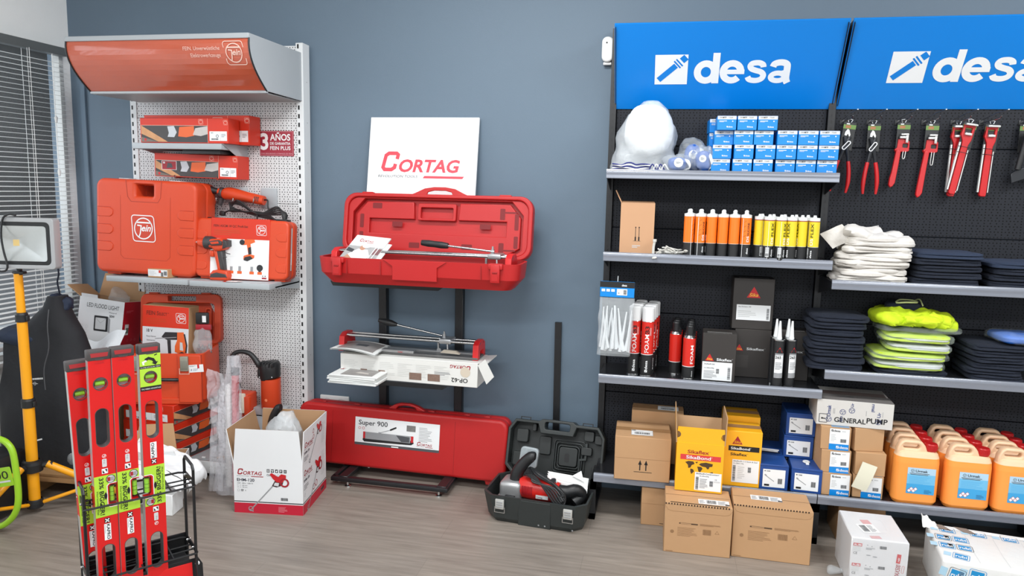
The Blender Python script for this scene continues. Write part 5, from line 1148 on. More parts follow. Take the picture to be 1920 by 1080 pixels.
def red_case_closed():
    t = thing('closed_tool_case', 'closed long red case with a white tile cutter sticker standing on the stand base', 'case', (-1.052, -.202, .0545)); t.rotation_euler = (math.radians(-5.5), math.radians(.4), math.radians(-.8))
    w, h, d = 1.17, .325, .125; F = FRONT(0)
    out = rrect(-w/2, 0, w/2, h, .05, 6); a = [(-.085, h), (-.055, h+.02), (-.02, h+.032), (.04, h+.032), (.085, h+.02), (.125, h)]
    o2 = []
    for p in out:
        o2.append(p)
        if abs(p[0]-(w/2-.05)) < 1e-6 and abs(p[1]-h) < 1e-6: o2 += list(reversed(a))
    hole = [(-.045, h-.004), (-.03, h+.012), (.0, h+.018), (.03, h+.018), (.062, h+.012), (.078, h-.004)]
    b = MB(); b.plate([out], F, .064, REDCASE, .016, 4); b.plate([out], F@Matrix.Translation((0, 0, -.066)), .06, REDCASE, .014, 4); b.plate([rrect(-w/2+.004, .004, w/2-.004, h-.004, .048, 6)], F@Matrix.Translation((0, 0, -.058)), .016, REDCASE, 0)
    for x in (-.385, .305): b.rect(F, x-.001, .015, x+.001, h-.03, REDCASE2, .0006)
    for x in (-.47, -.27, .155, .35, .46): b.rbox(x-.018, .048, h-.012, x+.018, .078, h+.004, REDCASE, .004); b.rbox(x-.01, .05, h+.002, x+.01, .06, h+.0065, REDCASE2, .001)
    for x in (-.48, .49): b.plate([[(x-.02, .004), (x-.012, -.022), (x+.012, -.022), (x+.02, .004)]], F@Matrix.Translation((0, 0, -.02)), .02, REDCASE, .003) if x > 0 else None
    b.build('shell', t, sharp=50)
    b = MB(); q = a[::1]; ring = [(-.1, h-.012)] + a + [(.14, h-.012)]; b.plate([ring, hole], F@Matrix.Translation((0, 0, -.045)), .032, REDCASE, .006); b.build('handle', t)
    b = MB(); x0, z0, W_, H_ = -.252, .122, .475, .15; G = F @ Matrix.Translation((x0, z0, 0))
    b.rect(G, 0, 0, W_, H_, DGREY, .001); b.rect(G, 0, .014, W_, H_, WHITE, .0015); L = .0022
    b.text(G, 'Super 900', .02, .11, .026, DGREY, w=.165, bold=.015, lift=L); b.ring(G, .026, .092, .006, .0018, RED, L); b.ring(G, .048, .092, .0065, .0018, RED, L)
    b.poly(G, [(.045, .03), (.055, .02), (.32, .012+.014), (.335, .036), (.33, .05), (.05, .046)], BLKPL, L); b.poly(G, [(.06, .036), (.315, .036), (.315, .068), (.06, .07)], GREYP, L+.0005); b.poly(G, [(.235, .07), (.31, .068), (.31, .04), (.265, .038)], DGREY, L+.001); b.rect(G, .05, .07, .33, .0735, GREYP, L+.001)
    b.rect(G, .048, .038, .06, .074, RED, L+.0012); b.rect(G, .318, .04, .332, .074, RED, L+.0012); b.stroke(G, [(.14, .074), (.2, .095)], .003, GREYP, L+.001); b.stroke(G, [(.2, .095), (.235, .112)], .008, BLACK, L+.0015); b.rect(G, .135, .05, .15, .078, GREYP, L+.0014)
    b.rect(G, .292, .098, .342, .13, mat('photo_grey_dark', (120, 118, 116), .5, var=.4, scale=60), L); b.lines(G, .362, .05, .44, .13, 10, GREYP, t=.3, lift=L); cortag_mark(b, G, .352, .028, .085, DRED, DGREY, L); b.rect(G, .21, .003, .25, .009, WHITE, L)
    b.build('sticker', t)
red_case_closed()

# the carton for the mixer
def mixer_art(b, F, x, z, s, lift=.001):
    D = mat('art_dark', (60, 40, 44), .5, var=0)
    b.stroke(F, [(x-.115*s, z-.13*s), (x, z)], .006*s, GREYP, lift); b.ring(F, x-.118*s, z-.128*s, .012*s, .003*s, GREYP, lift); b.stroke(F, [(x-.13*s, z-.13*s), (x-.105*s, z-.142*s)], .006*s, GREYP, lift)
    b.poly(F, [(x-.005*s, z), (x+.012*s, z+.03*s), (x+.06*s, z+.04*s), (x+.05*s, z+.005*s), (x+.02*s, z-.006*s)], D, lift); b.poly(F, [(x-.015*s, z+.062*s), (x-.005*s, z+.07*s), (x+.03*s, z+.05*s), (x+.045*s, z+.066*s), (x+.07*s, z+.062*s), (x+.07*s, z+.045*s), (x+.05*s, z+.02*s), (x+.02*s, z+.022*s), (x, z+.04*s)], RED, lift+.0005)
    b.ring(F, x+.062*s, z+.02*s, .02*s, .009*s, DRED, lift+.0006); b.poly(F, [(x+.005*s, z+.004*s), (x+.03*s, z+.0*s), (x+.034*s, z+.018*s), (x+.012*s, z+.02*s)], LGREY, lift+.001)
def mixer_carton():
    t = thing('mixer_carton', 'open white and red carton reading EHM-120 standing on the floor', 'box', (-1.502, -.728, 0), 7.5); w, d, h = .335, .335, .238
    wc = mat('carton_cold_white', (228, 230, 232), .45, var=.01); rb = mat('carton_crimson', (190, 26, 52), .45, var=.02)
    b = MB(); walls(b, w, d, h, wc, CARDIN)
    def band(F, W_):
        b.rect(F, 0, 0, W_, .05, rb, .0006); b.rect(F, 0, .0545, W_, .059, BLACK, .0006)
    F = FRONT(0, -w/2, 0); band(F, w)
    cortag_mark(b, F, .018, .19, .122, DRED, DGREY); b.text(F, 'EHM-120', .016, .157, .0145, mat('ink_navy', (40, 44, 60), .5, var=0), w=.085, bold=.03); b.text(F, '230V  50Hz  1200 W', .016, .144, .0065, DGREY, w=.078); b.text(F, 'V1 : 0 - 580 rpm', .016, .134, .005, DGREY, w=.05); b.text(F, 'V2 : 0 - 780 rpm', .016, .125, .005, DGREY, w=.05)
    b.stroke(F, rrect(.018, .107, .028, .117, .001, 1), .001, GREYP, .001, True); b.rect(F, .035, .107, .046, .117, BLACK); b.stroke(F, [(.037, .109), (.040, .115), (.044, .109)], .002, WHITE, .0012); b.text(F, 'K♻'[:1], .055, .108, .007, DGREY)
    for k in range(5):
        x = .162+k*.0205; b.rect(F, x, .206, x+.014, .222, BLACK)
        if k == 0:
            for q in range(3): b.rect(F, x+.002, .209+q*.004, x+.012, .211+q*.004, WHITE, .0012)
        elif k == 1: b.rect(F, x+.002, .214, x+.012, .218, WHITE, .0012); b.rect(F, x+.006, .208, x+.009, .215, WHITE, .0012)
        elif k == 2: b.disc(F, x+.007, .213, .004, WHITE, .0012, 10); b.stroke(F, [(x+.007, .214), (x+.012, .22)], .0015, WHITE, .0014)
        elif k == 3: b.poly(F, [(x+.003, .219), (x+.011, .219), (x+.009, .212), (x+.005, .212)], WHITE, .0012); b.rect(F, x+.006, .208, x+.008, .213, WHITE, .0012)
        else: b.ring(F, x+.007, .214, .0035, .0015, WHITE, .0012)
    b.ring(F, .167, .193, .0045, .0018, DGREY); b.text(F, 'GS', .173, .189, .007, DGREY, shear=.3, bold=.02); b.text(F, 'CE', .191, .1885, .009, DGREY, w=.014); b.ring(F, .217, .193, .0055, .0012, GREYP); b.text(F, 'RoHS', .229, .191, .004, GREYP, w=.018); b.rect(F, .251, .189, .258, .197, LGREY, .001)
    mixer_art(b, F, .19, .14, .92); b.bars(F, .228, .069, .262, .083); b.lines(F, .215, .012, .262, .04, 5, mat('band_print_pink', (226, 150, 160), .5, var=0), t=.3)
    F = RIGHT(w/2, 0, 0); band(F, d); b.text(F, 'EHM-120', .016, .157, .0125, MATS['ink_navy'], w=.075, bold=.03); cortag_mark(b, F, .018, .186, .11, DRED, DGREY); b.lines(F, .016, .118, .08, .146, 3, GREYP); b.stroke(F, rrect(.02, .085, .032, .098, .001, 1), .001, GREYP, .001, True)
    mixer_art(b, F, .185, .14, 1.0); b.ring(F, .15, .085, .014, .004, DRED); b.ring(F, .185, .09, .014, .004, DRED); b.lines(F, .26, .1, .315, .225, 16, LGREY, t=.3); b.rect(F, .25, .014, .3, .034, WHITE); b.bars(F, .254, .017, .296, .031)
    b.build('body', t)
    # flaps all standing up
    F1 = flap(t, (-w/2, 0, h), (1, 0, 0), (0, -.02, 1), w, .175, wc, CARDIN, inset=.016, name='flap')
    f2 = flap(t, (w/2, 0, h), (0, 1, 0), (.05, 0, 1), d, .172, wc, CARDIN, inset=.003)
    b = MB(); F = FR((w/2, 0, h), (0, 1, 0), (.05, 0, 1)); cortag_mark(b, F, .02, .085, .11, DRED, DGREY); b.text(F, 'EHM-120', .018, .055, .012, MATS['ink_navy'], w=.07, bold=.03); b.lines(F, .018, .02, .08, .045, 3, GREYP); mixer_art(b, F, .19, .1, .8); b.lines(F, .26, .03, .315, .14, 12, LGREY, t=.3); b.ring(F, .135, .135, .01, .003, DRED); b.ring(F, .14, .105, .01, .003, DRED); b.build('print', f2)
    flap(t, (-w/2, d, h), (0, -1, 0), (-.22, 0, 1), d, .17, wc, CARDIN, inset=.01); flap(t, (w/2, d, h), (-1, 0, 0), (0, .06, 1), w, .172, wc, CARDIN, inset=.004)
    t2 = thing('bagged_contents', 'crumpled clear plastic bag sticking up out of the open EHM-120 carton', 'bag', (-1.55, -.53, .02)); b = MB()
    b.blob((.02, 0, .2), .1, .09, .2, mat('milky_polythene', (236, 242, 246), .25, alpha=.42, var=0), .9, .9, .02, 14, 6, 36, 24, ridge=.03)
    b.blob((.045, -.01, .3), .06, .06, .12, MATS['milky_polythene'], .9, .9, .02, 14, 9, 30, 20, ridge=.03); b.build('bag_film', t2)
    b = MB(); b.rbox(-.07, -.04, .02, .07, .06, .3, mat('packed_tool_grey', (120, 116, 112), .5, var=.2), .03); b.build('contents', t2)
    t3 = thing('hand_mixer', 'black curved tool handle showing inside the open EHM-120 carton beside the bag', 'tool', (-1.62, -.44, .02)); b = MB(); b.tube([(-.02, 0, 0), (-.03, 0, .2), (-.02, .0, .33), (.01, 0, .4), (.03, .0, .41)], [.02, .02, .022, .02, .018], BLKPL, 12, 4); b.build('handle', t3)
mixer_carton()

def black_case():
    t = thing('open_black_case', 'open black plastic tool case on the floor with its lid leaning back', 'case', (-.262, -.568, .0), -5.5); w, d, hb = .50, .31, .135; CB = mat('case_charcoal', (45, 50, 50), .45, var=.05, bump=.06, bscale=200); CI = mat('case_inside', (36, 40, 40), .5, var=.05)
    b = MB(); t_ = .01
    def ring(z, k, c=.045): 
        x0, x1, y0, y1 = -w/2+k, w/2-k, k, d-k; return [(x0+c, y0, z), (x1-c, y0, z), (x1, y0+c, z), (x1, y1-c, z), (x1-c, y1, z), (x0+c, y1, z), (x0, y1-c, z), (x0, y0+c, z)]
    R = [ring(0, .028), ring(.02, .018), ring(hb, 0), ring(hb, t_), ring(.02, t_+.02)]; n = 8
    for k in range(4): b.add(R[k]+R[k+1], [(i, (i+1) % n, n+(i+1) % n, n+i) for i in range(n)], CB if k < 3 else CI)
    b.add(R[0], [tuple(reversed(range(n)))], CB); b.add(R[4], [tuple(range(n))], CI)
    b.plate([[(-.07, .0), (-.07, .055), (-.055, .13), (.085, .13), (.085, .04), (.085, .0)]], FR((0, -.002+.018, 0), (1, 0, 0), (0, -.13, 1)), .006, CB, .002)
    b.rbox(-w/2-.004, -.004, hb-.014, w/2+.004, .004, hb-.004, CB, .002) if 0 else None
    for x in (.03, .06, .19): b.disc(FR((0, .012, .012), (1, 0, 0), (0, -.1, 1)), x, .004, .004, GREYP)
    b.build('bottom_shell', t)
    for x in (-.155, .17):
        b = MB(); b.rbox(x-.021, -.012, .075, x+.021, .0, .122, mat('latch_steel', (196, 196, 192), .3, .3), .003)
        for k in range(3): b.rbox(x-.015, -.0145, .085+k*.011, x+.015, -.012, .09+k*.011, GREYP, .001)
        b.stroke(FRONT(-.008), [(x-.024, .085), (x-.024, .058), (x+.024, .058), (x+.024, .085)], .003, CHROME, 0); b.build('latch', t)
    # lid, hinged at the back
    F = Matrix.Translation((.012, d+.002, hb-.01)) @ Matrix.Rotation(math.radians(-17), 4, 'X') @ FRONT(0); H_ = .275
    out = [(-w/2+.04, 0), (w/2-.04, 0), (w/2, .04), (w/2, H_-.05), (w/2-.035, H_), (.10, H_), (.085, H_+.012), (-.075, H_+.012), (-.09, H_), (-w/2+.035, H_), (-w/2, H_-.05), (-w/2, .04)]
    inn = [(-w/2+.05, .012), (w/2-.05, .012), (w/2-.014, .048), (w/2-.014, H_-.055), (w/2-.042, H_-.014), (.105, H_-.014), (.09, H_-.06), (-.08, H_-.06), (-.095, H_-.014), (-w/2+.042, H_-.014), (-w/2+.014, H_-.055), (-w/2+.014, .048)]
    hole = rrect(-.06, H_-.038, .07, H_-.002, .01, 3)
    l = MB(); l.plate([out, inn, hole], F, .075, CB, .004); l.plate([out, hole], F@Matrix.Translation((0, 0, -.068)), .008, CI, .001)
    M2 = lambda k: F@Matrix.Translation((0, 0, -k))
    for x0, z0, x1, z1, k in ((-.21, .16, -.15, .225, .03), (-.09, .11, -.03, .2, .045), (-.22, .04, -.15, .11, .03), (.14, .2, .19, .25, .035), (.195, .19, .235, .235, .035), (.13, .13, .185, .17, .035), (.19, .02, .235, .08, .04), (-.13, .22, -.11, .26, .03)):
        l.plate([rrect(x0, z0, x1, z1, .008, 2)], M2(k), .068-k, CI, .003)
    for k, (g, q) in enumerate(((0, .055), (.012, .045), (.026, .035))): l.plate([rrect(-.015+g, .03+g, .15-g, .195-g, .018, 3), rrect(-.009+g, .036+g, .144-g, .189-g, .014, 3)], M2(q), .068-q, CB, .002)
    l.plate([rrect(.02, .065, .115, .16, .014, 3)], M2(.028), .04, CI, .004); l.plate([rrect(.05, .085, .075, .13, .01, 3)], M2(.0275), .001, BLACK)
    l.plate([[(.12, .02), (.12, .11), (.15, .115), (.15, .19), (.16, .19), (.16, .105), (.13, .1), (.13, .02)]], M2(.04), .028, CB, .002)
    ld = l.build('lid', t)
    for x in (-.17, .155): 
        b = MB(); b.stroke(M2(.03), [(x-.025, H_), (x-.025, H_+.012), (x+.025, H_+.012), (x+.025, H_)], .004, BLACK, 0); b.stroke(M2(.034), [(x-.025, H_), (x-.025, H_+.012), (x+.025, H_+.012), (x+.025, H_)], .004, BLACK, 0); b.build('hinge_clip', ld)
    return t
black_case()
def polisher():
    t = thing('angle_polisher', 'red and silver electric polisher lying in the open black case', 'power tool', (-.285, -.42, .05), -5.5); hd = mat('gearbox_silver', (176, 177, 178), .35, .6, var=.03)
    b = MB(); b.rbox(-.155, -.06, .02, -.045, .06, .12, hd, .022, 3); b.rbox(-.165, -.075, -.01, -.055, .05, .05, hd, .015, 3); b.rbox(-.12, -.078, .02, -.07, -.055, .06, BLKPL, .006, 2); b.build('gearbox', t)
    b = MB(); b.tube([(-.06, 0, .085), (0, 0, .085), (.08, .0, .082), (.13, 0, .08)], [.05, .056, .054, .045], mat('motor_red', (206, 38, 32), .35), 20, 3)
    for k in range(7): b.rbox(-.042+k*.008, -.0585, .07, -.038+k*.008, -.04, .11, DRED, .001, 1)
    b.rect(FRONT(-.0575), .03, .06, .09, .078, LGREY); b.text(FRONT(-.0575), 'Cortag', .034, .064, .008, BLACK, lift=.0012); b.build('motor_body', t)
    b = MB(); b.tube([(-.085, 0, .11), (-.08, .0, .15), (-.05, .005, .2), (-.015, .01, .235), (.005, .01, .24)], [.032, .03, .027, .026, .018], BLKPL, 16, 4); b.build('auxiliary_handle', t)
    b = MB(); b.tube([(.12, 0, .08), (.17, 0, .09), (.21, .01, .1), (.23, .03, .07), (.2, .0, .04)], [.04, .03, .028, .03, .028], BLKPL, 16, 4); b.tube([(.105, .0, .12), (.1, -.01, .14)], .016, CHROME, 12); b.build('rear_handle', t)
    b = MB()
    for k in range(5):
        c = .01*k; pts = [(.0+.018*math.cos(a)*1+.06*math.sin(a*.5), -.02-.006*k, .14+.01*k) for a in ()]
        pts = [(-.03+c, -.03-c*.4, .16), (.02, -.05-.004*k, .165-c*.6), (.08+c, -.07+.003*k, .11+c*.3), (.13+c, -.085, .06+c*.4), (.17-c*.5, -.075, .055+c), (.165, -.05-c*.5, .1), (.1, -.03, .14-c*.3), (.03, -.0-c, .165), (-.02, .01, .18)]
        b.tube(pts, .0048, BLKPL, 7, 4, True)
    b.build('power_cord', t)
polisher()
def case_bits():
    b = MB(); b.plate([rrect(-.045, -.05, .045, .05, .018, 4)], FRONT(0), .03, mat('tub_clear', (190, 200, 204), .2, alpha=.6, var=.1), .006, 3); b.plate([rrect(-.036, -.04, .036, .042, .014, 4)], FRONT(-.001), .002, mat('tub_content', (150, 158, 162), .3, var=.4, scale=50), 0)
    tag(b.build('clear_tub', None, (-.327, -.33, .25), (math.radians(-15), math.radians(4), math.radians(-6))), 'clear plastic tub leaning in the black case lid behind the polisher', 'tub')
    b = MB()
    for k in range(4):
        F = Matrix.Translation((0, .006*k, .006*k)); b.plate([[(-.1+.006*k, 0), (.1, -.022), (.1, .01+.004*k), (-.105, .03)]], FR((0, .004*k, .009*k), (1, 0, 0), (0, .5, .8)), .002, WHITE if k % 2 == 0 else PAPER, smooth=False)
    b.plate([[(0, 0), (.06, -.02), (.04, .03)]], FR((.02, .016, .05), (1, 0, 0), (0, .6, .8)), .002, WHITE, smooth=False)
    tag(b.build('instruction_sheets', None, (-.125, -.385, .145), (0, 0, math.radians(-6))), 'white folded papers stuck in the right side of the black case', 'paper')
case_bits()

# ================================================================== WHITE PEGBOARD RACK ON THE LEFT
PEGW = peg_material('white_pegboard', (214, 215, 216), (34, 34, 36), .45)
RX0, RX1 = -2.64, -1.64
def rack_white():
    t = thing('display_rack', 'white perforated metal display rack with a curved orange header sign on the left', 'shelves', (0, 0, 0))
    for x in (RX0, RX1):
        b = MB(); b.rbox(x-.014, -.105, 0, x+.026, -.03, 2.285, RACKW, .002, 1); slots(b, x-.0, -.105, .12, 2.26, BLACK, .0095, .022, .0445)
        for k in range(10): b.disc(RIGHT(x+.026), -.065, .2+k*.21, .0025, DGREY, n=8)
        b.build('upright', t)
    z = .1
    for h in (.45, .45, .45, .45, .372):
        b = MB(); b.rbox(RX0+.017, -.1, z+.001, RX1-.014, -.085, z+h-.001, PEGW, .001, 1); b.build('back_panel', t); z += h
    # base deck
    b = MB(); b.rbox(RX0-.01, -.42, .075, RX1+.02, -.1, .095, STEELG, .003); b.rbox(RX0-.01, -.425, .03, RX1+.02, -.41, .095, RACKW, .003); b.rbox(RX0, -.39, 0, RX1, -.12, .03, BLKST, .001, 1); b.build('base_deck', t)
    # header sign: box with a convex curved front
    x0, x1 = -2.6, -1.625; prof = []
    for k in range(11):
        s = k/10; prof.append((-.592+.145*s**1.7+ -.018*math.sin(PI*s), 2.215-.22*s))
    OS = mat('header_orange_gloss', (194, 92, 66), .12, var=.1, coat=.6)
    b = MB()
    for k in range(10):
        (ya, za), (yb, zb) = prof[k], prof[k+1]
        b.add([(x0, ya, za), (x1, ya, za), (x1, yb, zb), (x0, yb, zb)], [(0, 1, 2, 3)], OS, True)
    # lettering follows the curve
    def onc(a, z): 
        s = (2.215-z)/.22; return Vector((a, -.592+.145*max(s, 0)**1.7-.018*math.sin(PI*max(s, 0))-.003, z))
    class CF(MB):
        def P(self, F, a, b_, n=0.0): 
            q = F @ Vector((a, b_, 0)); v = onc(q.x, q.y); v.y -= n; return v
    c = CF(); I = Matrix.Identity(4)
    fein_mark(c, I, -1.755, 2.1, .1, mat('header_print_pale', (236, 200, 186), .4, var=0), 0.0005)
    c.text(I, 'FEIN. Unverwüstliche', -1.775, 2.163, .017, MATS['header_print_pale'], w=.19, align='R'); c.text(I, 'Elektrowerkzeuge', -1.775, 2.133, .017, MATS['header_print_pale'], w=.155, align='R')
    h = b.build('header_panel', t)
    c.build('lettering', h)
    b = MB(); b.rbox(x0, -.6, 2.213, x1, -.10, 2.236, STEELG, .002, 1); b.rbox(x0, -.455, 1.986, x1, -.435, 1.998, STEELG, .002, 1); b.rbox(x0+.006, -.447, 1.984, x1-.006, -.1, 1.99, mat('header_underside', (150, 150, 150), .4), .001, 1)
    b.build('header_frame', t)
    for x in (x0-.002, x1-.003):
        b = MB(); pts = [(y, z_) for y, z_ in prof] + [(-.1, 1.99), (-.1, 2.235), (-.597, 2.235)]
        b.plate([pts], FR((x+.006, 0, 0), (0, 1, 0), (0, 0, 1)), .006, STEELG, smooth=False)
        b.tube([(x+.003, y-.003, z_) for y, z_ in prof], .004, BLKPL, 6); b.build('header_side', t)
    # shelves
    def shelf(xa, xb, z, d, name='shelf'):
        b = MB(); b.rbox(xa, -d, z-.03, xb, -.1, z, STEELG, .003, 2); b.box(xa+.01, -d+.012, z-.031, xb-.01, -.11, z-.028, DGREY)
        for x in (xa+.004, xb): b.plate([[(-d+.06, z-.028), (-.1, z-.06), (-.1, z-.02), (-d+.06, z-.02)]], FR((x, 0, 0), (0, 1, 0), (0, 0, 1)), .004, STEELG, smooth=False)
        b.build(name, t)
    shelf(-2.468, -1.95, 1.752, .335); shelf(-2.61, -2.125, 1.055, .40); shelf(-2.105, -1.655, 1.055, .415)
    b = MB(); b.plate([[(-.335, 1.752), (-.1, 1.752), (-.1, 1.66), (-.2, 1.69)]], FR((-1.945, 0, 0), (0, 1, 0), (0, 0, 1)), .003, STEELG, smooth=False); b.rbox(-2.2, -.3, 1.70, -1.98, -.12, 1.72, mat('charging_bar_black', (44, 44, 46), .5), .003); b.build('shelf_bracket', t)
    # tool hook plates
    for xa, za, xb in ((-1.866, 1.425, -1.775), (-2.08, 1.45, -1.95)):
        b = MB(); b.rbox(xa, -.112, za, xb, -.101, 1.53, STEELG, .002); b.build('hook_plate', t)
    for x in (-2.09, -1.99, -1.87):
        b = MB(); b.tube([(x, -.11, 1.45), (x, -.18, 1.44), (x+.01, -.2, 1.455), (x+.012, -.2, 1.475)], .003, CHROME, 8, 3); b.build('tool_hook', t)
    b = MB(); F = FRONT(-.1015); M_ = mat('sign_wine_red', (160, 44, 62), .3, var=.02)
    b.rbox(-1.872, -.104, 1.702, -1.674, -.1005, 1.835, M_, .001, 1); F = FRONT(-.1045)
    b.stroke(F, rrect(-1.868, 1.706, -1.678, 1.831, .003, 2), .0015, mat('sign_pink', (220, 170, 178), .4, var=0), .0006, True)
    b.text(F, '3', -1.866, 1.738, .085, WHITE, w=.046, bold=.03); b.text(F, 'AÑOS', -1.81, 1.785, .034, WHITE, w=.118, bold=.025); b.text(F, 'DE GARANTIA', -1.81, 1.762, .014, WHITE, w=.118, bold=.02); b.text(F, 'FEIN PLUS', -1.81, 1.735, .02, WHITE, w=.118, bold=.02); b.text(F, 'MAS SEGURIDAD A MANOS DE FEIN', -1.862, 1.712, .007, MATS['sign_pink'], w=.18)
    b.build('warranty_sign', t)
rack_white()

def grinder_art(b, F, x0, z0, x1, z1, plus=False, lift=.001):
    """the photo on the grinder cartons: dark field, sparks, orange tool, grey glove"""
    w, h = x1-x0, z1-z0; X = lambda u: x0+w*u; Z = lambda v: z0+h*v
    b.rect(F, x0, z0, x1, z1, mat('photo_charcoal', (66, 62, 62), .45, var=.15, scale=20), lift)
    b.poly(F, [(X(0), Z(1)), (X(.4), Z(0.02)), (X(.26), Z(0.02)), (X(0), Z(.5))], mat('photo_spark', (204, 150, 104), .5, var=.2, scale=30), lift+.0003); b.poly(F, [(X(0), Z(.3)), (X(.26), Z(.02)), (X(0), Z(0))], mat('photo_metal', (120, 110, 100), .45), lift+.0003)
    b.poly(F, [(X(.56), Z(.35)), (X(.58), Z(.92)), (X(.8), Z(.98)), (X(.8), Z(.4)), (X(.68), Z(.3))], mat('photo_orange', (226, 100, 44), .4, var=.05), lift+.0004)
    b.poly(F, [(X(.4), Z(.32)), (X(.42), Z(.55)), (X(.4), Z(.95)), (X(.5), Z(.98)), (X(.54), Z(.6)), (X(.5), Z(.3))], mat('photo_silver', (196, 200, 206), .35), lift+.0005)
    b.poly(F, [(X(.78), Z(.45)), (X(.82), Z(.85)), (X(1), Z(.98)), (X(1), Z(.5)), (X(.9), Z(.38))], mat('photo_glove', (196, 190, 186), .6, var=.1, scale=50), lift+.0005); b.disc(F, X(.06), Z(.14), h*.09, RED, lift+.0006, 8)
    b.poly(F, [(X(.42), Z(.3)), (X(.55), Z(.3)), (X(.62), Z(.12)), (X(.44), Z(.06))], MATS['photo_charcoal'], lift+.0006)
    if plus: b.rect(F, X(.1), Z(.4), X(.34), Z(.97), WHITE, lift+.0008); b.rect(F, X(.108), Z(.42), X(.332), Z(.95), DRED, lift+.0012); b.poly(F, [(X(.18), Z(.5)), (X(.28), Z(.55)), (X(.26), Z(.8)), (X(.2), Z(.85))], DGREY, lift+.0016); b.rect(F, X(.13), Z(.78), X(.15), Z(.9), WHITE, lift+.0016); b.rect(F, X(.122), Z(.82), X(.158), Z(.86), WHITE, lift+.0016)
def fein_label(b, F, x0, z0, x1, z1, lift=.001):
    w, h = x1-x0, z1-z0; b.rect(F, x0, z0, x1, z1, WHITE, lift); b.text(F, 'FEIN', x0+w*.08, z0+h*.78, h*.12, BLACK, lift=lift+.0006); b.ring(F, x0+w*.45, z0+h*.5, h*.14, h*.05, DGREY, lift+.0006); b.rect(F, x0+w*.62, z0, x0+w*.62+.0008, z1, GREYP, lift+.0006); b.lines(F, x0+w*.68, z0+h*.4, x0+w*.95, z0+h*.8, 3, GREYP, lift=lift+.0006); b.bars(F, x0+w*.1, z0+h*.1, x0+w*.5, z0+h*.26, lift=lift+.0006)
def tool_carton(label, w, h, d, loc, rz, split=.77, art=True, plus=False, longside='front', rot=None):
    t = thing('grinder_carton', label, 'box', loc, rz)
    if rot: t.rotation_euler = rot
    b = MB(); b.rbox(-w/2, 0, 0, w/2, d, h, ORPRINT, .0015, 1)
    if longside == 'front':
        F = FRONT(0, -w/2, 0); s = w*split
        if art: grinder_art(b, F, .006, .004, s, h*.7, plus); b.rect(F, .004, h*.7, s, h*.715, mat('print_pink_line', (240, 180, 160), .5, var=0), .0012)
        b.rect(F, s, 0, s+.0015, h, MATS['print_pink_line'], .0012)
        fein_mark(b, F, s-.05 if art else s-.085, h*.76 if art else h*.52, h*.2 if art else .06, mat('print_pink_mark', (246, 206, 190), .5, var=0), word=not art); fein_mark(b, F, w-.026, h*.74, h*.18, MATS['print_pink_mark'], word=False)
        fein_label(b, F, s+w*.02, h*.1, w-.008, h*.48)
    else:
        F = FRONT(0, -w/2, 0); fein_mark(b, F, w*.72, h*.66, h*.24, mat('print_pink_mark', (246, 206, 190), .5, var=0), word=False); fein_label(b, F, w*.05, h*.12, w*.88, h*.5)
        F = RIGHT(w/2, 0, 0); grinder_art(b, F, .0, .004, d, h*.66); b.rect(F, 0, h*.66, d, h*.675, mat('print_pink_line', (240, 180, 160), .5, var=0), .0012)
    b.rect(TOP(h), -w/2, d*.48, w/2, d*.485, DRED)
    b.build('body', t); return t
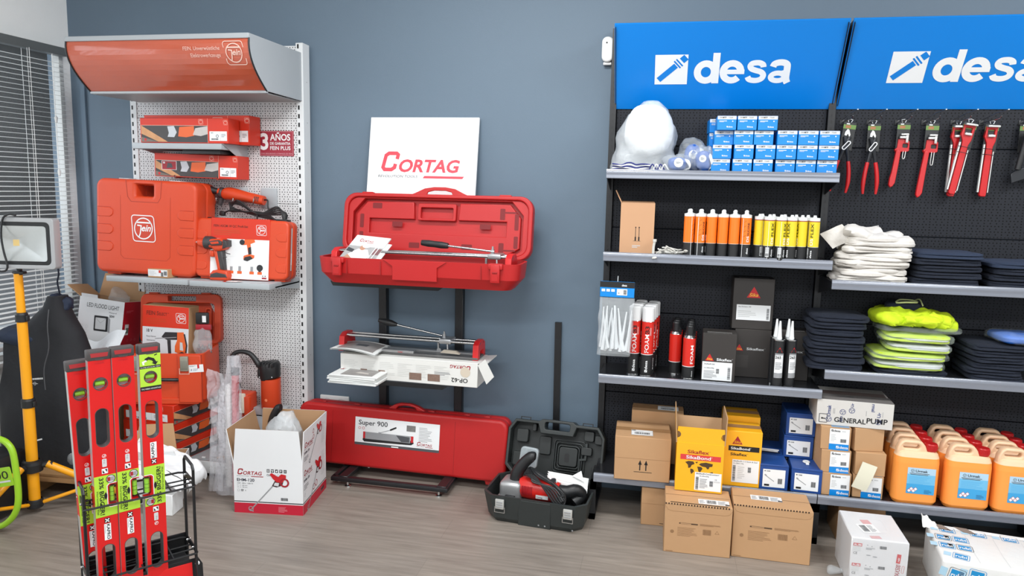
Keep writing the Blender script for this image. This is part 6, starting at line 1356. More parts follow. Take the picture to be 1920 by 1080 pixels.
def fein_goods():
    tool_carton('orange-red grinder carton with photo, front one on the small upper shelf', .505, .125, .10, (-2.165, -.33, 1.753), .3)
    t = tool_carton('long orange-red carton with round emblem behind the front one on the upper shelf', .615, .15, .108, (-2.168, -.222, 1.753), .5, split=.8, art=False)
    b = MB(); b.stroke(FRONT(-.0008, -.3075, 0), [(.46, .0), (.475, .04), (.5, .06)], .016, mat('photo_charcoal', (66, 62, 62), .45), .001); b.rect(FRONT(-.0008, -.3075, 0), .0, .148, .09, .1485, DRED); b.lines(FRONT(-.0008, -.3075, 0), .01, .134, .13, .141, 1, DRED); b.build('print', t)
    t = tool_carton('orange-red grinder carton with plus photo under the small upper shelf, on wire arms', .475, .122, .12, (-2.17, -.235, 1.578), 2, plus=True); t.rotation_euler = (0, math.radians(1.2), math.radians(3))
    b = MB()
    for x in (-.12, .12): b.tube([(x, .13, .0), (x, .0, -.004), (x, -.004, .01)], .004, CHROME, 6)
    b.build('support_arm', t)
    # big orange case
    t = thing('orange_tool_case', 'large square orange plastic tool case with white round emblem, standing on the left grey shelf', 'case', (-2.385, -.385, 1.0565)); t.rotation_euler = (math.radians(-2), math.radians(1.5), math.radians(4))
    w, h, d = .565, .505, .2; F = FRONT(0)
    out = rrect(-w/2, .012, w/2, h, .045, 6); hole = rrect(-.055, h-.085, .04, h-.025, .006, 3)
    b = MB(); b.plate([out, hole], F, .098, ORANGE, .018, 4); b.plate([out, hole], F@Matrix.Translation((0, 0, -.1)), .095, ORANGE, .016, 4)
    b.plate([rrect(-w/2+.004, .016, w/2-.004, h-.004, .042, 6), hole], F@Matrix.Translation((0, 0, -.09)), .02, ORANGE, 0)
    for x in (-.2, .2): b.rbox(x-.04, .03, .0, x+.04, .16, .03, ORANGE, .006)
    DO = mat('tool_orange_groove', (176, 54, 26), .5)
    b.stroke(F, [(-.11, h-.004), (-.10, h-.09), (-.08, h-.115), (.07, h-.115), (.085, h-.09), (.09, h-.004)], .004, DO, .0006); b.poly(F, [(-.105, h-.012), (-.09, h-.105), (-.07, h-.112), (.065, h-.112), (.08, h-.105), (.085, h-.012), (.04, h-.022), (-.055, h-.022)], mat('tool_orange_handle_recess', (206, 66, 30), .45), .0008) if 0 else None
    b.stroke(F, rrect(-.13, .085, .13, .42, .02, 4), .0025, DO, .0006, True) if 0 else b.stroke(F, [(-.14, .42), (-.14, .11), (-.12, .09), (.12, .09), (.14, .11), (.14, .42)], .002, DO, .0006)
    for z_ in (.15, .24, .33):
        for s in (-1, 1): b.plate([[(s*(w/2-.012), z_-.024), (s*(w/2-.085), z_-.024), (s*(w/2-.1), z_-.01), (s*(w/2-.1), z_+.01), (s*(w/2-.085), z_+.024), (s*(w/2-.012), z_+.024)]], F@Matrix.Translation((0, 0, .004)), .006, ORANGE, .003); b.stroke(F, [(s*(w/2-.012), z_+.026), (s*(w/2-.09), z_+.026)], .0025, DO, .0006)
    b.build('shell', t, sharp=50)
    b = MB(); G = F@Matrix.Translation((0, 0, .0005)); a, z_, s = -.072, .185, .125
    b.plate([[(a+.1*s*(.5-py)+px*s, z_+py*s*1.08) for px, py in rrect(0, 0, 1, 1, .1, 3)]], F@Matrix.Translation((0, 0, .0012)), .001, mat('emblem_red', (198, 62, 36), .4), 0)
    fein_mark(b, F@Matrix.Scale(1.08, 4, (0, 1, 0)), a, z_/1.08, s, WHITE, .0018); b.build('emblem', t)
    b = MB(); b.rbox(-.06, .06, h-.03, .045, .1, h-.004, ORANGE, .008); b.build('handle', t)
    for x in (-.17, .12): 
        b = MB(); b.rbox(x-.03, .07, h-.006, x+.03, .13, h+.005, LGREY, .002); b.build('latch', t)
    # drill case with printed sleeve
    t = thing('drill_case', 'flat orange tool case in a printed card sleeve on the right grey shelf', 'case', (-1.862, -.335, 1.0565)); t.rotation_euler = (math.radians(-5), math.radians(.8), math.radians(6))
    w, h, d = .50, .315, .12; b = MB(); out = rrect(-w/2, .01, w/2, h, .03, 5); b.plate([out], F, .058, ORANGE, .012, 3); b.plate([out], F@Matrix.Translation((0, 0, -.062)), .058, ORANGE, .012, 3); b.plate([rrect(-w/2+.004, .014, w/2-.004, h-.004, .028, 5)], F@Matrix.Translation((0, 0, -.054)), .014, ORANGE, 0)
    for z_ in (.07, .15, .23):
        for s in (-1, 1): b.plate([[(s*(w/2-.01), z_-.022), (s*(w/2-.05), z_-.022), (s*(w/2-.065), z_-.01), (s*(w/2-.065), z_+.01), (s*(w/2-.05), z_+.022), (s*(w/2-.01), z_+.022)]], F@Matrix.Translation((0, 0, .003)), .005, ORANGE, .002)
    for x in (-.2, .2): b.rbox(x-.03, .02, 0, x+.03, .1, .02, ORANGE, .004)
    b.rbox(w/2-.06, .04, h-.004, w/2-.03, .1, h+.01, BLKPL, .003); b.rbox(-w/2+.04, .04, h-.004, -w/2+.09, .07, h+.006, BLKPL, .002)
    b.rect(RIGHT(w/2+.0005), .03, .06, .045, .28, LGREY, .001); b.rect(RIGHT(w/2+.0005), .03, .09, .045, .15, WHITE, .0014)
    b.build('shell', t, sharp=50)
    b = MB(); x0, x1 = -w/2+.085, w/2-.1; b.rbox(x0, -.004, .004, x1, d+.004, h+.004, ORPRINT, .002, 1); G = FRONT(-.004, x0, 0); W_ = x1-x0
    b.rect(G, .0, .006, W_, .212, WHITE, .0008); b.text(G, 'FEIN ASCM 18 QC Profi-Set', .014, .272, .012, mat('print_brown', (110, 34, 20), .5, var=0), w=.185, bold=.02); b.lines(G, .016, .232, .17, .262, 3, mat('print_dark_orange', (190, 70, 30), .5, var=0), t=.4); fein_mark(b, G, W_-.07, .236, .052, WHITE)
    L = .0014; O2 = MATS.get('photo_orange') or mat('photo_orange', (226, 100, 44), .4); Dk = mat('art_black', (42, 42, 46), .5, var=0)
    b.poly(G, [(.165, .195), (.185, .212), (.235, .214), (.24, .2), (.215, .19), (.22, .14), (.205, .135), (.195, .185), (.172, .182)], O2, L); b.disc(G, .17, .197, .014, Dk, L+.0003); b.poly(G, [(.205, .135), (.222, .138), (.218, .175), (.203, .17)], Dk, L+.0004); b.poly(G, [(.178, .11), (.18, .128), (.21, .138), (.238, .132), (.236, .118), (.2, .102)], O2, L); b.poly(G, [(.18, .105), (.185, .12), (.215, .128), (.23, .115), (.2, .1)], Dk, L+.0004)
    for x, hh in ((.115, .05), (.16, .055), (.225, .055), (.268, .07)):
        b.rect(G, x-.007, .04, x+.007, .04+hh*.6, Dk if x > .24 else GREYP, L); b.rect(G, x-.012, .034, x+.012, .048, O2, L+.0003)
    b.disc(G, .268, .068, .017, Dk, L+.0004); b.rect(G, .28, .012, .305, .02, DRED, L); b.disc(G, .285, .027, .003, BLACK, L); b.disc(G, .298, .027, .003, BLACK, L)
    b.build('printed_sleeve', t)
    # cordless impact driver standing in front
    t = thing('cordless_driver', 'orange and grey cordless impact driver standing in front of the sleeved case', 'power tool', (-1.985, -.375, 1.0565), 0); GR = mat('tool_charcoal', (62, 60, 62), .45)
    F = FRONT(-.0)
    b = MB(); b.plate([[(-.095, .172), (-.105, .19), (-.1, .205), (-.07, .207), (-.02, .212), (.045, .214), (.064, .2), (.068, .175), (.055, .158), (.03, .15), (.0, .148), (-.02, .165), (-.05, .165)]], F, .06, ORANGE, .014, 4); b.build('motor_housing', t)
    b = MB(); b.lathe([(0, 0), (.034, .0), (.034, .03), (.026, .055), (.014, .062), (0, .062)], GR, F=FR((-.062, .03, .19), (0, 0, 1), (0, -1, 0)), seg=18)
    b.lathe([(0, 0), (.007, 0), (.007, .02), (.009, .02), (.009, .028), (0, .028)], CHROME, F=FR((-.122, .03, .19), (0, 0, 1), (0, -1, 0)), seg=12); b.build('chuck', t)
    b = MB(); b.plate([[(-.03, .2), (.03, .208), (.05, .2), (.048, .182), (-.01, .178), (-.03, .186)]], F@Matrix.Translation((0, 0, .006)), .072, GR, .004); b.plate([[(-.018, .196), (.03, .202), (.034, .19), (-.008, .184)]], F@Matrix.Translation((0, 0, .008)), .076, ORANGE, .003); b.plate([[(.045, .16), (.074, .175), (.072, .205), (.05, .21)]], F@Matrix.Translation((0, 0, .001)), .06, GR, .006); b.build('grip_panel', t)
    b = MB(); b.plate([[(-.01, .155), (.04, .155), (.052, .05), (.01, .045)]], F@Matrix.Translation((0, 0, -.01)), .04, GR, .012, 4); b.plate([[(-.012, .155), (.012, .155), (.03, .055), (.01, .05)]], F@Matrix.Translation((0, 0, -.008)), .044, ORANGE, .008, 3); b.build('handle', t)
    b = MB(); b.rbox(-.035, .008, .118, -.008, .05, .152, ORANGE, .008); b.build('trigger', t)
    b = MB(); b.plate([[(-.028, .0), (-.032, .028), (-.01, .05), (.02, .056), (.07, .05), (.078, .024), (.072, 0)]], F@Matrix.Translation((0, 0, .006)), .078, ORANGE, .01, 3); b.plate([[(-.026, .012), (-.02, .032), (.015, .042), (.068, .034), (.074, .016)]], F@Matrix.Translation((0, 0, .008)), .082, GR, .005, 3); b.rbox(-.015, -.004, -.0, .045, .09, .02, ORANGE, .004); b.build('battery', t)
    b = MB(); b.plate([[(0, 0), (.02, .004), (.03, -.012), (.05, -.012)]], FRONT(0, .06, .16), .001, DGREY, smooth=False) if 0 else b.tube([(.055, .01, .145), (.075, .005, .14), (.09, .004, .138)], .0022, GR, 6); b.tube([(.045, .01, .12), (.07, .005, .122)], .0022, GR, 6); b.build('belt_clip', t)
    # small carton + leaflets
    t = thing('small_carton', 'small flat brown carton in front of the large orange case', 'box', (-2.300, -.397, 1.0565), -4); b = MB(); b.rbox(-.063, 0, 0, .063, .085, .046, CARD, .002, 1); F = FRONT(0, -.063, 0); b.build('body', t)
    b = MB(); b.rect(F, .003, .008, .1, .042, WHITE, .001); b.rect(F, .07, .026, .084, .04, ORPRINT, .0016); b.lines(F, .008, .014, .06, .038, 5, LGREY, lift=.0016); b.bars(F, .084, .008, .098, .03, lift=.0016); b.rect(F, .098, .008, .123, .042, WHITE, .0012); b.bars(F, .102, .014, .12, .036, lift=.0018); b.build('label', t)
    b = MB(); b.box(-.05, -.012, 0, .02, .012, .0015, ORPRINT); b.box(-.03, -.016, .0015, .03, .012, .0028, WHITE); b.box(.0, -.01, .0028, .045, .014, .0038, mat('leaflet_pink', (220, 196, 190), .5)); tag(b.build('leaflet', None, (-1.865, -.40, 1.0565), (0, 0, .1)), 'small red and white leaflets at the foot of the sleeved case', 'paper')
    # corded tool hanging from the hooks
    t = thing('corded_grinder', 'orange corded tool with black side handle hung on hooks above the sleeved case', 'power tool', (-1.98, -.165, 1.49)); t.rotation_euler = (0, math.radians(7), 0)
    b = MB(); b.tube([(-.075, 0, .0), (-.06, 0, 0), (-.03, 0, .004), (.06, 0, 0), (.14, 0, -.004), (.165, 0, -.004)], [.026, .032, .034, .028, .026, .024], ORANGE, 20, 3)
    for k in range(3): b.rbox(.12+k*.01, -.028, -.012, .124+k*.01, -.02, .012, GR, .001, 1)
    b.build('motor_body', t)
    b = MB(); b.lathe([(0, 0), (.027, 0), (.03, .006), (.03, .02), (.022, .026), (0, .026)], GR, F=FR((-.075, 0, 0), (0, 0, 1), (0, 1, 0)), seg=18); b.tube([(-.085, 0, -.01), (-.09, 0, -.05), (-.095, 0, -.065)], .014, GR, 12); b.build('gear_head', t)
    b = MB(); b.tube([(-.095, -.01, .005), (-.13, -.02, .008), (-.15, -.024, .012), (-.17, -.028, .014)], [.014, .019, .019, .018], BLKPL, 16, 2); b.lathe([(.0, 0), (.022, .0), (.022, .01), (0, .01)], ORANGE, F=FR((-.088, -.008, .004), (0, 0, 1), (0, 1, 0)), seg=18); b.build('side_handle', t)
    b = MB(); r = random.Random(3)
    b.tube([(.165, 0, 0), (.19, -.01, -.0), (.2, -.02, -.03), (.22, -.03, -.06)], .0045, BLKPL, 7, 4)
    for k in range(5):
        o = .006*k; b.tube([(.05+o, -.03-o, -.075), (.0, -.04, -.06-o), (-.01+o, -.04, -.04), (.06, -.04-o, -.045+o), (.16, -.045, -.075), (.28-o, -.04, -.06+o*1.5), (.315-o, -.04, -.045), (.31, -.03-o, -.085-o), (.2, -.04, -.09+o)], .0045, BLKPL, 7, 4, True)
    b.tube([(.16, -.05, -.08), (.17, -.05, -.13), (.21, -.055, -.175), (.27, -.055, -.17), (.295, -.05, -.12), (.27, -.045, -.09)], .0045, BLKPL, 7, 4)
    b.tube([(.02, -.04, -.07), (-.01, -.05, -.085), (-.035, -.05, -.1)], .0045, BLKPL, 7, 4); b.rbox(-.055, -.062, -.115, -.025, -.04, -.09, BLKPL, .006); b.build('power_cord', t)
fein_goods()

def open_orange_box():
    for i in range(3):
        tool_carton(f'orange-red grinder carton, {("lowest", "middle", "topmost")[i]} of the three stacked under the open orange case', .32, .103, .34, (-2.33+.004*i, -.50+.006*i, .0955+i*.1045), -8+1.5*i, longside='side')
    t = thing('open_orange_case', 'deep orange tool case with open lid standing on the stacked grinder cartons', 'case', (-2.238, -.482, .4095), 16); w, d, h = .43, .27, .265
    b = MB(); tk = .008
    def ring(z, k): return [(x, y, z) for x, y in rrect(-w/2+k, k, w/2-k, d-k, .03, 4)]
    R = [ring(0, .008), ring(.02, 0), ring(h, 0), ring(h, tk), ring(.03, tk+.004)]; n = len(R[0])
    for k in range(4): b.add(R[k]+R[k+1], [(i, (i+1) % n, n+(i+1) % n, n+i) for i in range(n)], ORANGE)
    b.add(R[0], [tuple(reversed(range(n)))], ORANGE); b.add(R[4], [tuple(range(n))], ORANGE)
    # raised corner blocks either side of the recessed handle
    for x0, x1 in ((-w/2+.01, -.09), (.09, w/2-.01)): b.plate([[(x0, .01), (x0, h-.004), (x1, h-.004), (x1+(.02 if x1 < 0 else 0), .01)]], FRONT(-.018), .02, ORANGE, .004)
    b.plate([rrect(-.19, .0, .19, .03, .01, 3)], FRONT(-.012), .014, ORANGE, .003)
    b.build('bottom_shell', t)
    for x in (-.12, .125):
        b = MB(); b.rbox(x-.02, -.032, h-.085, x+.02, -.018, h-.008, mat('latch_grey', (148, 146, 132), .35, .2), .003); b.rbox(x-.016, -.034, h-.075, x+.016, -.031, h-.03, mat('latch_pad', (128, 126, 114), .4), .002); b.stroke(FRONT(-.028), [(x-.024, h-.07), (x-.024, h-.1), (x+.024, h-.1), (x+.024, h-.07)], .003, mat('latch_wire', (226, 190, 176), .4), 0); b.build('latch', t)
    b = MB(); b.tube([(-.085, -.012, .13), (-.05, -.03, .135), (.05, -.03, .135), (.085, -.012, .13)], .009, BLKPL, 8, 3); b.build('handle', t)
    b = MB(); b.rect(ROT(FRONT(-.0185), .145, .17, 4), -.0, 0, .075, .04, WHITE, .001); G = ROT(FRONT(-.0185), .145, .17, 4); b.rect(G, .045, .02, .055, .04, RED, .0016); b.lines(G, .005, .03, .04, .037, 2, GREYP, lift=.0016); b.text(G, '4 337', .01, .008, .012, mat('handwriting_blue', (90, 110, 150), .5), shear=.3, lift=.0016); b.build('label', t)
    # lid
    F = Matrix.Translation((0, d+.002, h-.006)) @ Matrix.Rotation(math.radians(-8), 4, 'X') @ FRONT(0); H_ = .275
    out = rrect(-w/2, 0, w/2, H_, .035, 5); inn = rrect(-w/2+.025, .02, w/2-.035, H_-.05, .02, 4); hole = rrect(-.07, H_-.04, .08, H_-.012, .003, 2)
    l = MB(); l.plate([out, inn, hole], F, .06, ORANGE, .004); l.plate([out, hole], F@Matrix.Translation((0, 0, -.055)), .006, ORANGE, .001)
    for x in (-.16, -.11, .1, .15): l.rbox(0, 0, 0, .001, .001, .001, ORANGE, .0001) if 0 else None
    l.plate([rrect(.12, .03, .155, .2, .01, 3), rrect(.127, .04, .148, .19, .008, 3)], F@Matrix.Translation((0, 0, -.03)), .025, ORANGE, .003); ld = l.build('lid', t)
    b = MB()
    for x in (-.15, .13): b.plate([rrect(x-.025, H_-.006, x+.025, H_+.008, .003, 2)], F@Matrix.Translation((0, 0, -.01)), .03, ORANGE, .002)
    b.build('hinge_tab', ld)
    t = thing('rotary_hammer_carton', 'carton with a hammer drill picture standing inside the open orange case', 'box', (-2.302, -.37, .545)); t.rotation_euler = (math.radians(-2), math.radians(2), math.radians(8)); w, h, d = .252, .355, .11
    b = MB(); b.rbox(-w/2, 0, 0, w/2, d, h, CARD, .002, 1); F = FRONT(0, -w/2, 0); b.rect(F, 0, 0, w, h, mat('carton_cold_white2', (214, 218, 222), .45, var=.01), .0004); b.rect(F, 0, h*.68, w, h, ORPRINT, .001)
    PB = mat('print_brown', (110, 34, 20), .5, var=0); b.text(F, 'FEIN S', .022, h*.86, .022, PB, w=.066, bold=.02, lift=.0016); b.text(F, 'ELECT', .09, h*.86, .0155, PB, w=.044, bold=.02, lift=.0016); b.text(F, '+', .138, h*.885, .01, PB, lift=.0016); b.lines(F, .022, h*.73, .14, h*.83, 3, mat('print_dark_orange', (190, 70, 30), .5, var=0), t=.25, lift=.0016); fein_mark(b, F, w-.068, h*.76, .052, WHITE, .0016)
    b.text(F, '18 V', .022, h*.6, .017, BLACK, w=.034, bold=.02); b.text(F, 'Rotary Hammer', .022, h*.525, .0085, BLACK, w=.052); b.text(F, 'Bohrhammer', .024, h*.465, .0085, BLACK, w=.046); b.text(F, 'SDS Plus', .026, h*.405, .0085, BLACK, w=.04)
    O2 = MATS['photo_orange']; Dk = MATS['art_black']; X = lambda u: .05+u*.195; Z = lambda v: .085+v*.135
    b.poly(F, [(X(.28), Z(.78)), (X(.38), Z(.98)), (X(.72), Z(1)), (X(.74), Z(.7)), (X(.42), Z(.68))], Dk, .0012); b.stroke(F, [(X(.1), Z(.7)), (X(.7), Z(.8))], .004, GREYP, .0014); b.poly(F, [(X(.72), Z(.68)), (X(.72), Z(1)), (X(.9), Z(1.02)), (X(.97), Z(.6)), (X(.98), Z(.2)), (X(.86), Z(.1)), (X(.66), Z(.22)), (X(.66), Z(.45))], O2, .0014)
    b.poly(F, [(X(.8), Z(.3)), (X(.8), Z(.62)), (X(.87), Z(.6)), (X(.9), Z(.28))], LGREY, .0018); b.poly(F, [(X(.44), Z(.68)), (X(.54), Z(.68)), (X(.56), Z(.1)), (X(.48), Z(.06))], Dk, .0014); b.poly(F, [(X(.7), Z(.12)), (X(.96), Z(.0)), (X(1), Z(.14)), (X(.86), Z(.24))], Dk, .0018); b.stroke(F, [(X(.92), Z(.95)), (X(.99), Z(.5)), (X(.97), Z(.2))], .008, Dk, .0016)
    b.build('body', t)
    t = thing('parts_bag', 'clear bag of metal parts with black and red card hanging in the open orange lid', 'bag', (-2.100, -.325, .69), 14); b = MB(); b.rbox(-.035, 0, .12, .03, .02, .18, BLKPL, .003); b.rect(FRONT(0), .0, .13, .02, .165, WHITE, .001); b.rbox(-.035, -.006, .09, .045, .012, .118, DRED, .003); b.build('header_card', t)
    b = MB(); r = random.Random(2)
    for k in range(14): b.lathe([(0, 0), (.009, 0), (.009, .006), (.005, .006), (.005, .02), (0, .02)], CHROME if k % 3 else mat('copper_part', (170, 110, 90), .4, .6), (r.uniform(-.03, .035), r.uniform(-.01, .012), r.uniform(-.04, .0)), 10)
    b.build('metal_parts', t)
    b = MB(); b.blob((0, 0, .025), .045, .022, .075, POLY, .8, .8, .01, 20, 3, 26, 18, ridge=.02); b.build('bag_film', t)
open_orange_box()

def base_goods():
    # magnetic core drill
    t = thing('magnetic_drill', 'orange magnetic core drill with black motor cap and arched hose, behind the EHM-120 carton', 'power tool', (-1.86, -.24, .0955), 0)
    b = MB(); b.rbox(-.12, -.06, 0, .1, .1, .05, mat('magnet_base_grey', (120, 124, 126), .35, .4), .006); b.rbox(-.04, .0, .05, .05, .08, .22, STEELG, .006); b.rbox(-.01, -.0, .2, .17, .08, .255, STEELG, .008); b.build('base', t)
    b = MB(); b.rbox(-.115, -.05, .05, -.01, .05, .335, ORANGE, .01, 3); b.build('frame', t)
    b = MB(); b.tube([(.09, .02, .24), (.09, .02, .252), (.09, .02, .26), (.09, .02, .42)], [.04, .046, .052, .052], ORANGE, 24); b.disc(FRONT(-.0335), .09, .31, .008, mat('orange_emblem', (236, 130, 90), .4), .0); b.build('motor', t)
    b = MB(); b.tube([(.09, .02, .42), (.088, .02, .43), (.085, .02, .495), (.084, .02, .51)], [.052, .054, .056, .046], BLKPL, 24, 2); b.rbox(.03, -.02, .42, .06, .05, .475, BLKPL, .01); 
    for k in range(5): b.rbox(.05+k*.018, -.034, .49, .06+k*.018, .02, .515, BLKPL, .003)
    b.disc(FRONT(-.0345), .055, .435, .003, WHITE); b.disc(FRONT(-.0345), .128, .44, .003, WHITE); b.build('motor_cap', t)
    b = MB(); b.tube([(.05, .02, .45), (.02, .02, .49), (-.03, .02, .545), (-.09, .01, .555), (-.125, 0, .53), (-.12, -.01, .48), (-.09, -.02, .42), (-.075, -.02, .36)], [.016, .016, .013, .012, .012, .011, .01, .012], BLKPL, 12, 4); b.build('hose', t)
    b = MB(); b.rbox(-.08, -.075, .24, -.018, -.048, .345, mat('control_cream', (226, 218, 200), .5), .006); b.rbox(-.06, -.085, .255, -.04, -.072, .3, WHITE, .003); b.rbox(-.02, -.07, .2, .012, -.045, .33, ORANGE, .005); b.build('control_panel', t)
    b = MB(); b.tube([(-.06, -.07, .0), (-.075, -.08, .1), (-.07, -.07, .2), (-.065, -.06, .22)], [.02, .028, .03, .016], BLKPL, 12, 3); b.build('chuck_guard', t)
    # bubble-wrapped roll standing on the floor
    t = thing('bubble_wrapped_bundle', 'tall bundle in bubble wrap standing left of the EHM-120 carton', 'package', (-1.775, -.575, 0)); t.rotation_euler = (math.radians(-8), math.radians(-4), 0)
    b = MB(); b.rbox(-.01, -.01, .02, .018, .02, .62, mat('bar_red', (190, 34, 48), .5, var=.25, scale=60), .006); b.rbox(-.012, -.012, .6, .02, .022, .64, DGREY, .004); b.rbox(-.06, .0, .03, -.02, .06, .56, mat('packed_white', (226, 226, 224), .6), .02); b.build('wrapped_bar', t)
    bw = mat('bubble_wrap', (232, 232, 238), .2, alpha=.33, var=.05, bump=.9, bscale=70)
    def fn(u, v):
        a = 2*PI*u; z = .01+.69*v; rx = .052+.018*math.sin(v*5+.6)+.03*max(0, .75-abs(v-.62)*3)*(1 if math.cos(a) < 0 else .3); ry = .05; c, s = math.cos(a), math.sin(a)
        if v > .9: rx *= 1-(v-.9)*3; ry *= 1-(v-.9)*3
        if v < .22: rx *= 1+.25*(.22-v)*4
        p = Vector((c*rx - .02*(1 if v < .8 else .4), s*ry, z)); n_ = noise.noise(Vector((c*1.5, s*1.5, z*7)))*.02+noise.noise(Vector((c*4, s*4, z*22)))*.007; return p+Vector((c, s, 0))*n_
    b = MB(); b.grid(44, 60, fn, bw, closeu=True); b.build('bubble_wrap', t)
    b = MB(); b.grid(20, 20, lambda u, v: Vector((-.115+.09*u, -.05-.006*math.sin(u*4+v*3), .44+.2*v-.03*u+.0*u*v))+Vector((0, 1, 0))*noise.noise(Vector((u*4, v*4, 3)))*.02, bw); b.grid(20, 20, lambda u, v: Vector((-.115+.02*v+.08*u, -.052, .03+.42*v))+Vector((0, 1, 0))*noise.noise(Vector((u*4, v*6, 8)))*.02, bw); b.build('wrap_edge', t)
    # bits on the deck
    b = MB(); b.tube([(0, 0, .006), (.02, .01, .012), (.04, 0, .02), (.05, -.01, .006)], .004, mat('wire_copper', (190, 140, 90), .5), 6, 4); b.tube([(-.06, -.01, .006), (-.08, -.01, .006)], .006, WHITE, 8); tag(b.build('packing_scraps', None, (-2.0, -.385, .0955)), 'small scraps of tape and plastic at the front of the rack base deck', 'scrap')
base_goods()

# ================================================================== LEFT CORNER
def corner():
    YT = mat('tripod_yellow', (244, 166, 20), .35, var=.03); HG = mat('lamp_housing_grey', (168, 170, 172), .35, .1, var=.02)
    bx, by = -2.555, -.985
    t = thing('tripod_work_light', 'yellow tripod work light with a square grey floodlight head at the left', 'lamp', (bx, by, 0))
    P0, P1, P2, P3 = Vector((0, 0, .05)), Vector((.0, 0, .53)), Vector((-.004, 0, .93)), Vector((-.008, 0, 1.13))
    b = MB(); b.tube([P0, P1], .0245, YT, 20); b.build('lower_pole', t); b = MB(); b.tube([P1, P2], .0215, YT, 20); b.build('middle_pole', t); b = MB(); b.tube([P2, P3], .018, YT, 20); b.build('upper_pole', t)
    for P, r in ((P1, .029), (P2, .026)):
        b = MB(); b.lathe([(r-.006, -.02), (r, -.018), (r, .014), (r-.003, .022), (r-.008, .024)], BLKPL, P, 20); b.rbox(P.x+r-.004, -.008, P.z-.014, P.x+r+.012, .008, P.z+.012, BLKPL, .004); b.build('collar', t)
    b = MB(); b.lathe([(.03, .20), (.042, .205), (.045, .24), (.042, .255), (.03, .26)], BLKPL, (0, 0, 0), 20)
    for a in (28, 150, 268): 
        c, s = math.cos(math.radians(a)), math.sin(math.radians(a)); b.tube([(.03*c, .03*s, .23), (.085*c, .085*s, .232)], [.014, .014], BLKPL, 8)
    b.build('leg_hub', t); b = MB(); b.lathe([(.0, .03), (.034, .03), (.036, .05), (.034, .066), (.03, .07)], BLKPL, (0, 0, 0), 20); b.build('foot_hub', t)
    for a, L in ((28, .46), (150, .38), (268, .46)):
        c, s = math.cos(math.radians(a)), math.sin(math.radians(a))
        b = MB(); Q0, Q1 = Vector((.06*c, .06*s, .235)), Vector((L*c, L*s, .014)); b.tube([Q0, Q1], .0165, YT, 12); b.tube([Q1-(Q1-Q0).normalized()*.03, Q1], .019, BLKPL, 12); lg = b.build('leg', t)
        b = MB(); M_ = Q0+(Q1-Q0)*.52; b.tube([Vector((.035*c, .035*s, .05)), M_], .0085, YT, 8); b.lathe([(0, -.012), (.005, -.012), (.005, .012), (0, .012)], BLKPL, M_, 8); b.build('brace', t)
    # head
    F = FRONT(-.055, -.02, 1.155)
    T_ = Matrix.Translation((-.02, -.055, 1.158)) @ Matrix.Rotation(math.radians(12), 4, 'Z'); F = T_ @ FRONT(0)
    out = rrect(-.17, 0, .245-.02, .225, .012, 4); W0, W1 = -.135, .225
    out = rrect(W0-.03, 0, W1, .225, .014, 4); bez = rrect(W0-.012, .018, W1-.018, .207, .02, 4); gl = rrect(W0+.004, .034, W1-.036, .190, .012, 3)
    b = MB(); b.plate([out, bez], F, .05, HG, .003); b.plate([rrect(W0, .03, W1-.03, .19, .01, 3)], F@Matrix.Translation((0, 0, -.05)), .03, HG, .002)
    for k in range(9): b.plate([rrect(W0+.02+k*.032, .04, W0+.024+k*.032, .18, .001, 2)], F@Matrix.Translation((0, 0, -.08)), .02, HG, 0)
    b.build('lamp_housing', t); b = MB(); b.plate([bez, gl], F@Matrix.Translation((0, 0, -.002)), .012, BLKPL, .002); b.build('bezel', t)
    b = MB(); R_ = mat('reflector_satin', (190, 192, 190), .28, .75, var=.02); x0, x1, z0, z1 = W0+.004, W1-.036, .034, .19; cx, cz = (x0+x1)/2, (z0+z1)/2
    V = [F@Vector(p) for p in ((x0, z0, -.006), (x1, z0, -.006), (x1, z1, -.006), (x0, z1, -.006), (cx-.014, cz-.014, -.045), (cx+.014, cz-.014, -.045), (cx+.014, cz+.014, -.045), (cx-.014, cz+.014, -.045))]
    b.add(V, [(0, 1, 5, 4), (1, 2, 6, 5), (2, 3, 7, 6), (3, 0, 4, 7)], R_); b.add(V, [(4, 5, 6, 7)], mat('led_yellow', (236, 190, 40), .5, var=0)); b.build('reflector', t)
    b = MB(); b.plate([gl], F@Matrix.Translation((0, 0, -.003)), .002, mat('lamp_glass', (235, 240, 240), .05, alpha=.12, var=0), 0); b.build('lens', t)
    b = MB(); b.tube([(-.0, 0, 1.125), (-.0, 0, 1.165)], .012, BLKPL, 10); b.rbox(-.03, -.012, 1.13, .03, .012, 1.142, BLKPL, .003); b.build('bracket', t)
    b = MB(); c = lambda x, z: T_ @ Vector((x, -.008, z)); b.tube([c(.07, .236), c(.04, .24), c(.012, .22), c(.0, .15), c(.006, .08), c(.018, .02), c(.012, -.005), c(-.01, -.012), c(-.03, -.006)], .0045, BLKPL, 8, 5); b.build('cable', t)
    # dark jacket on a stand behind the tripod
    t = thing('dark_jacket', 'black and navy work jacket with small white chest emblem hanging behind the tripod', 'jacket', (-2.66, -.68, 0), 0); jc = mat('jacket_black', (25, 27, 32), .75, var=.15, scale=12, bump=.5, bscale=14)
    def outline(z):
        """left and right edge of the garment at height z"""
        P = [(.14, -.34, .33), (.30, -.34, .30), (.50, -.33, .24), (.70, -.31, .15), (.80, -.30, .13), (.86, -.12, .10), (.93, -.03, .075), (.985, -.01, .06)]
        for p, q in zip(P, P[1:]):
            if z <= q[0]: k = (z-p[0])/(q[0]-p[0]); return p[1]+(q[1]-p[1])*k, p[2]+(q[2]-p[2])*k
        return P[-1][1:]
    b = MB()
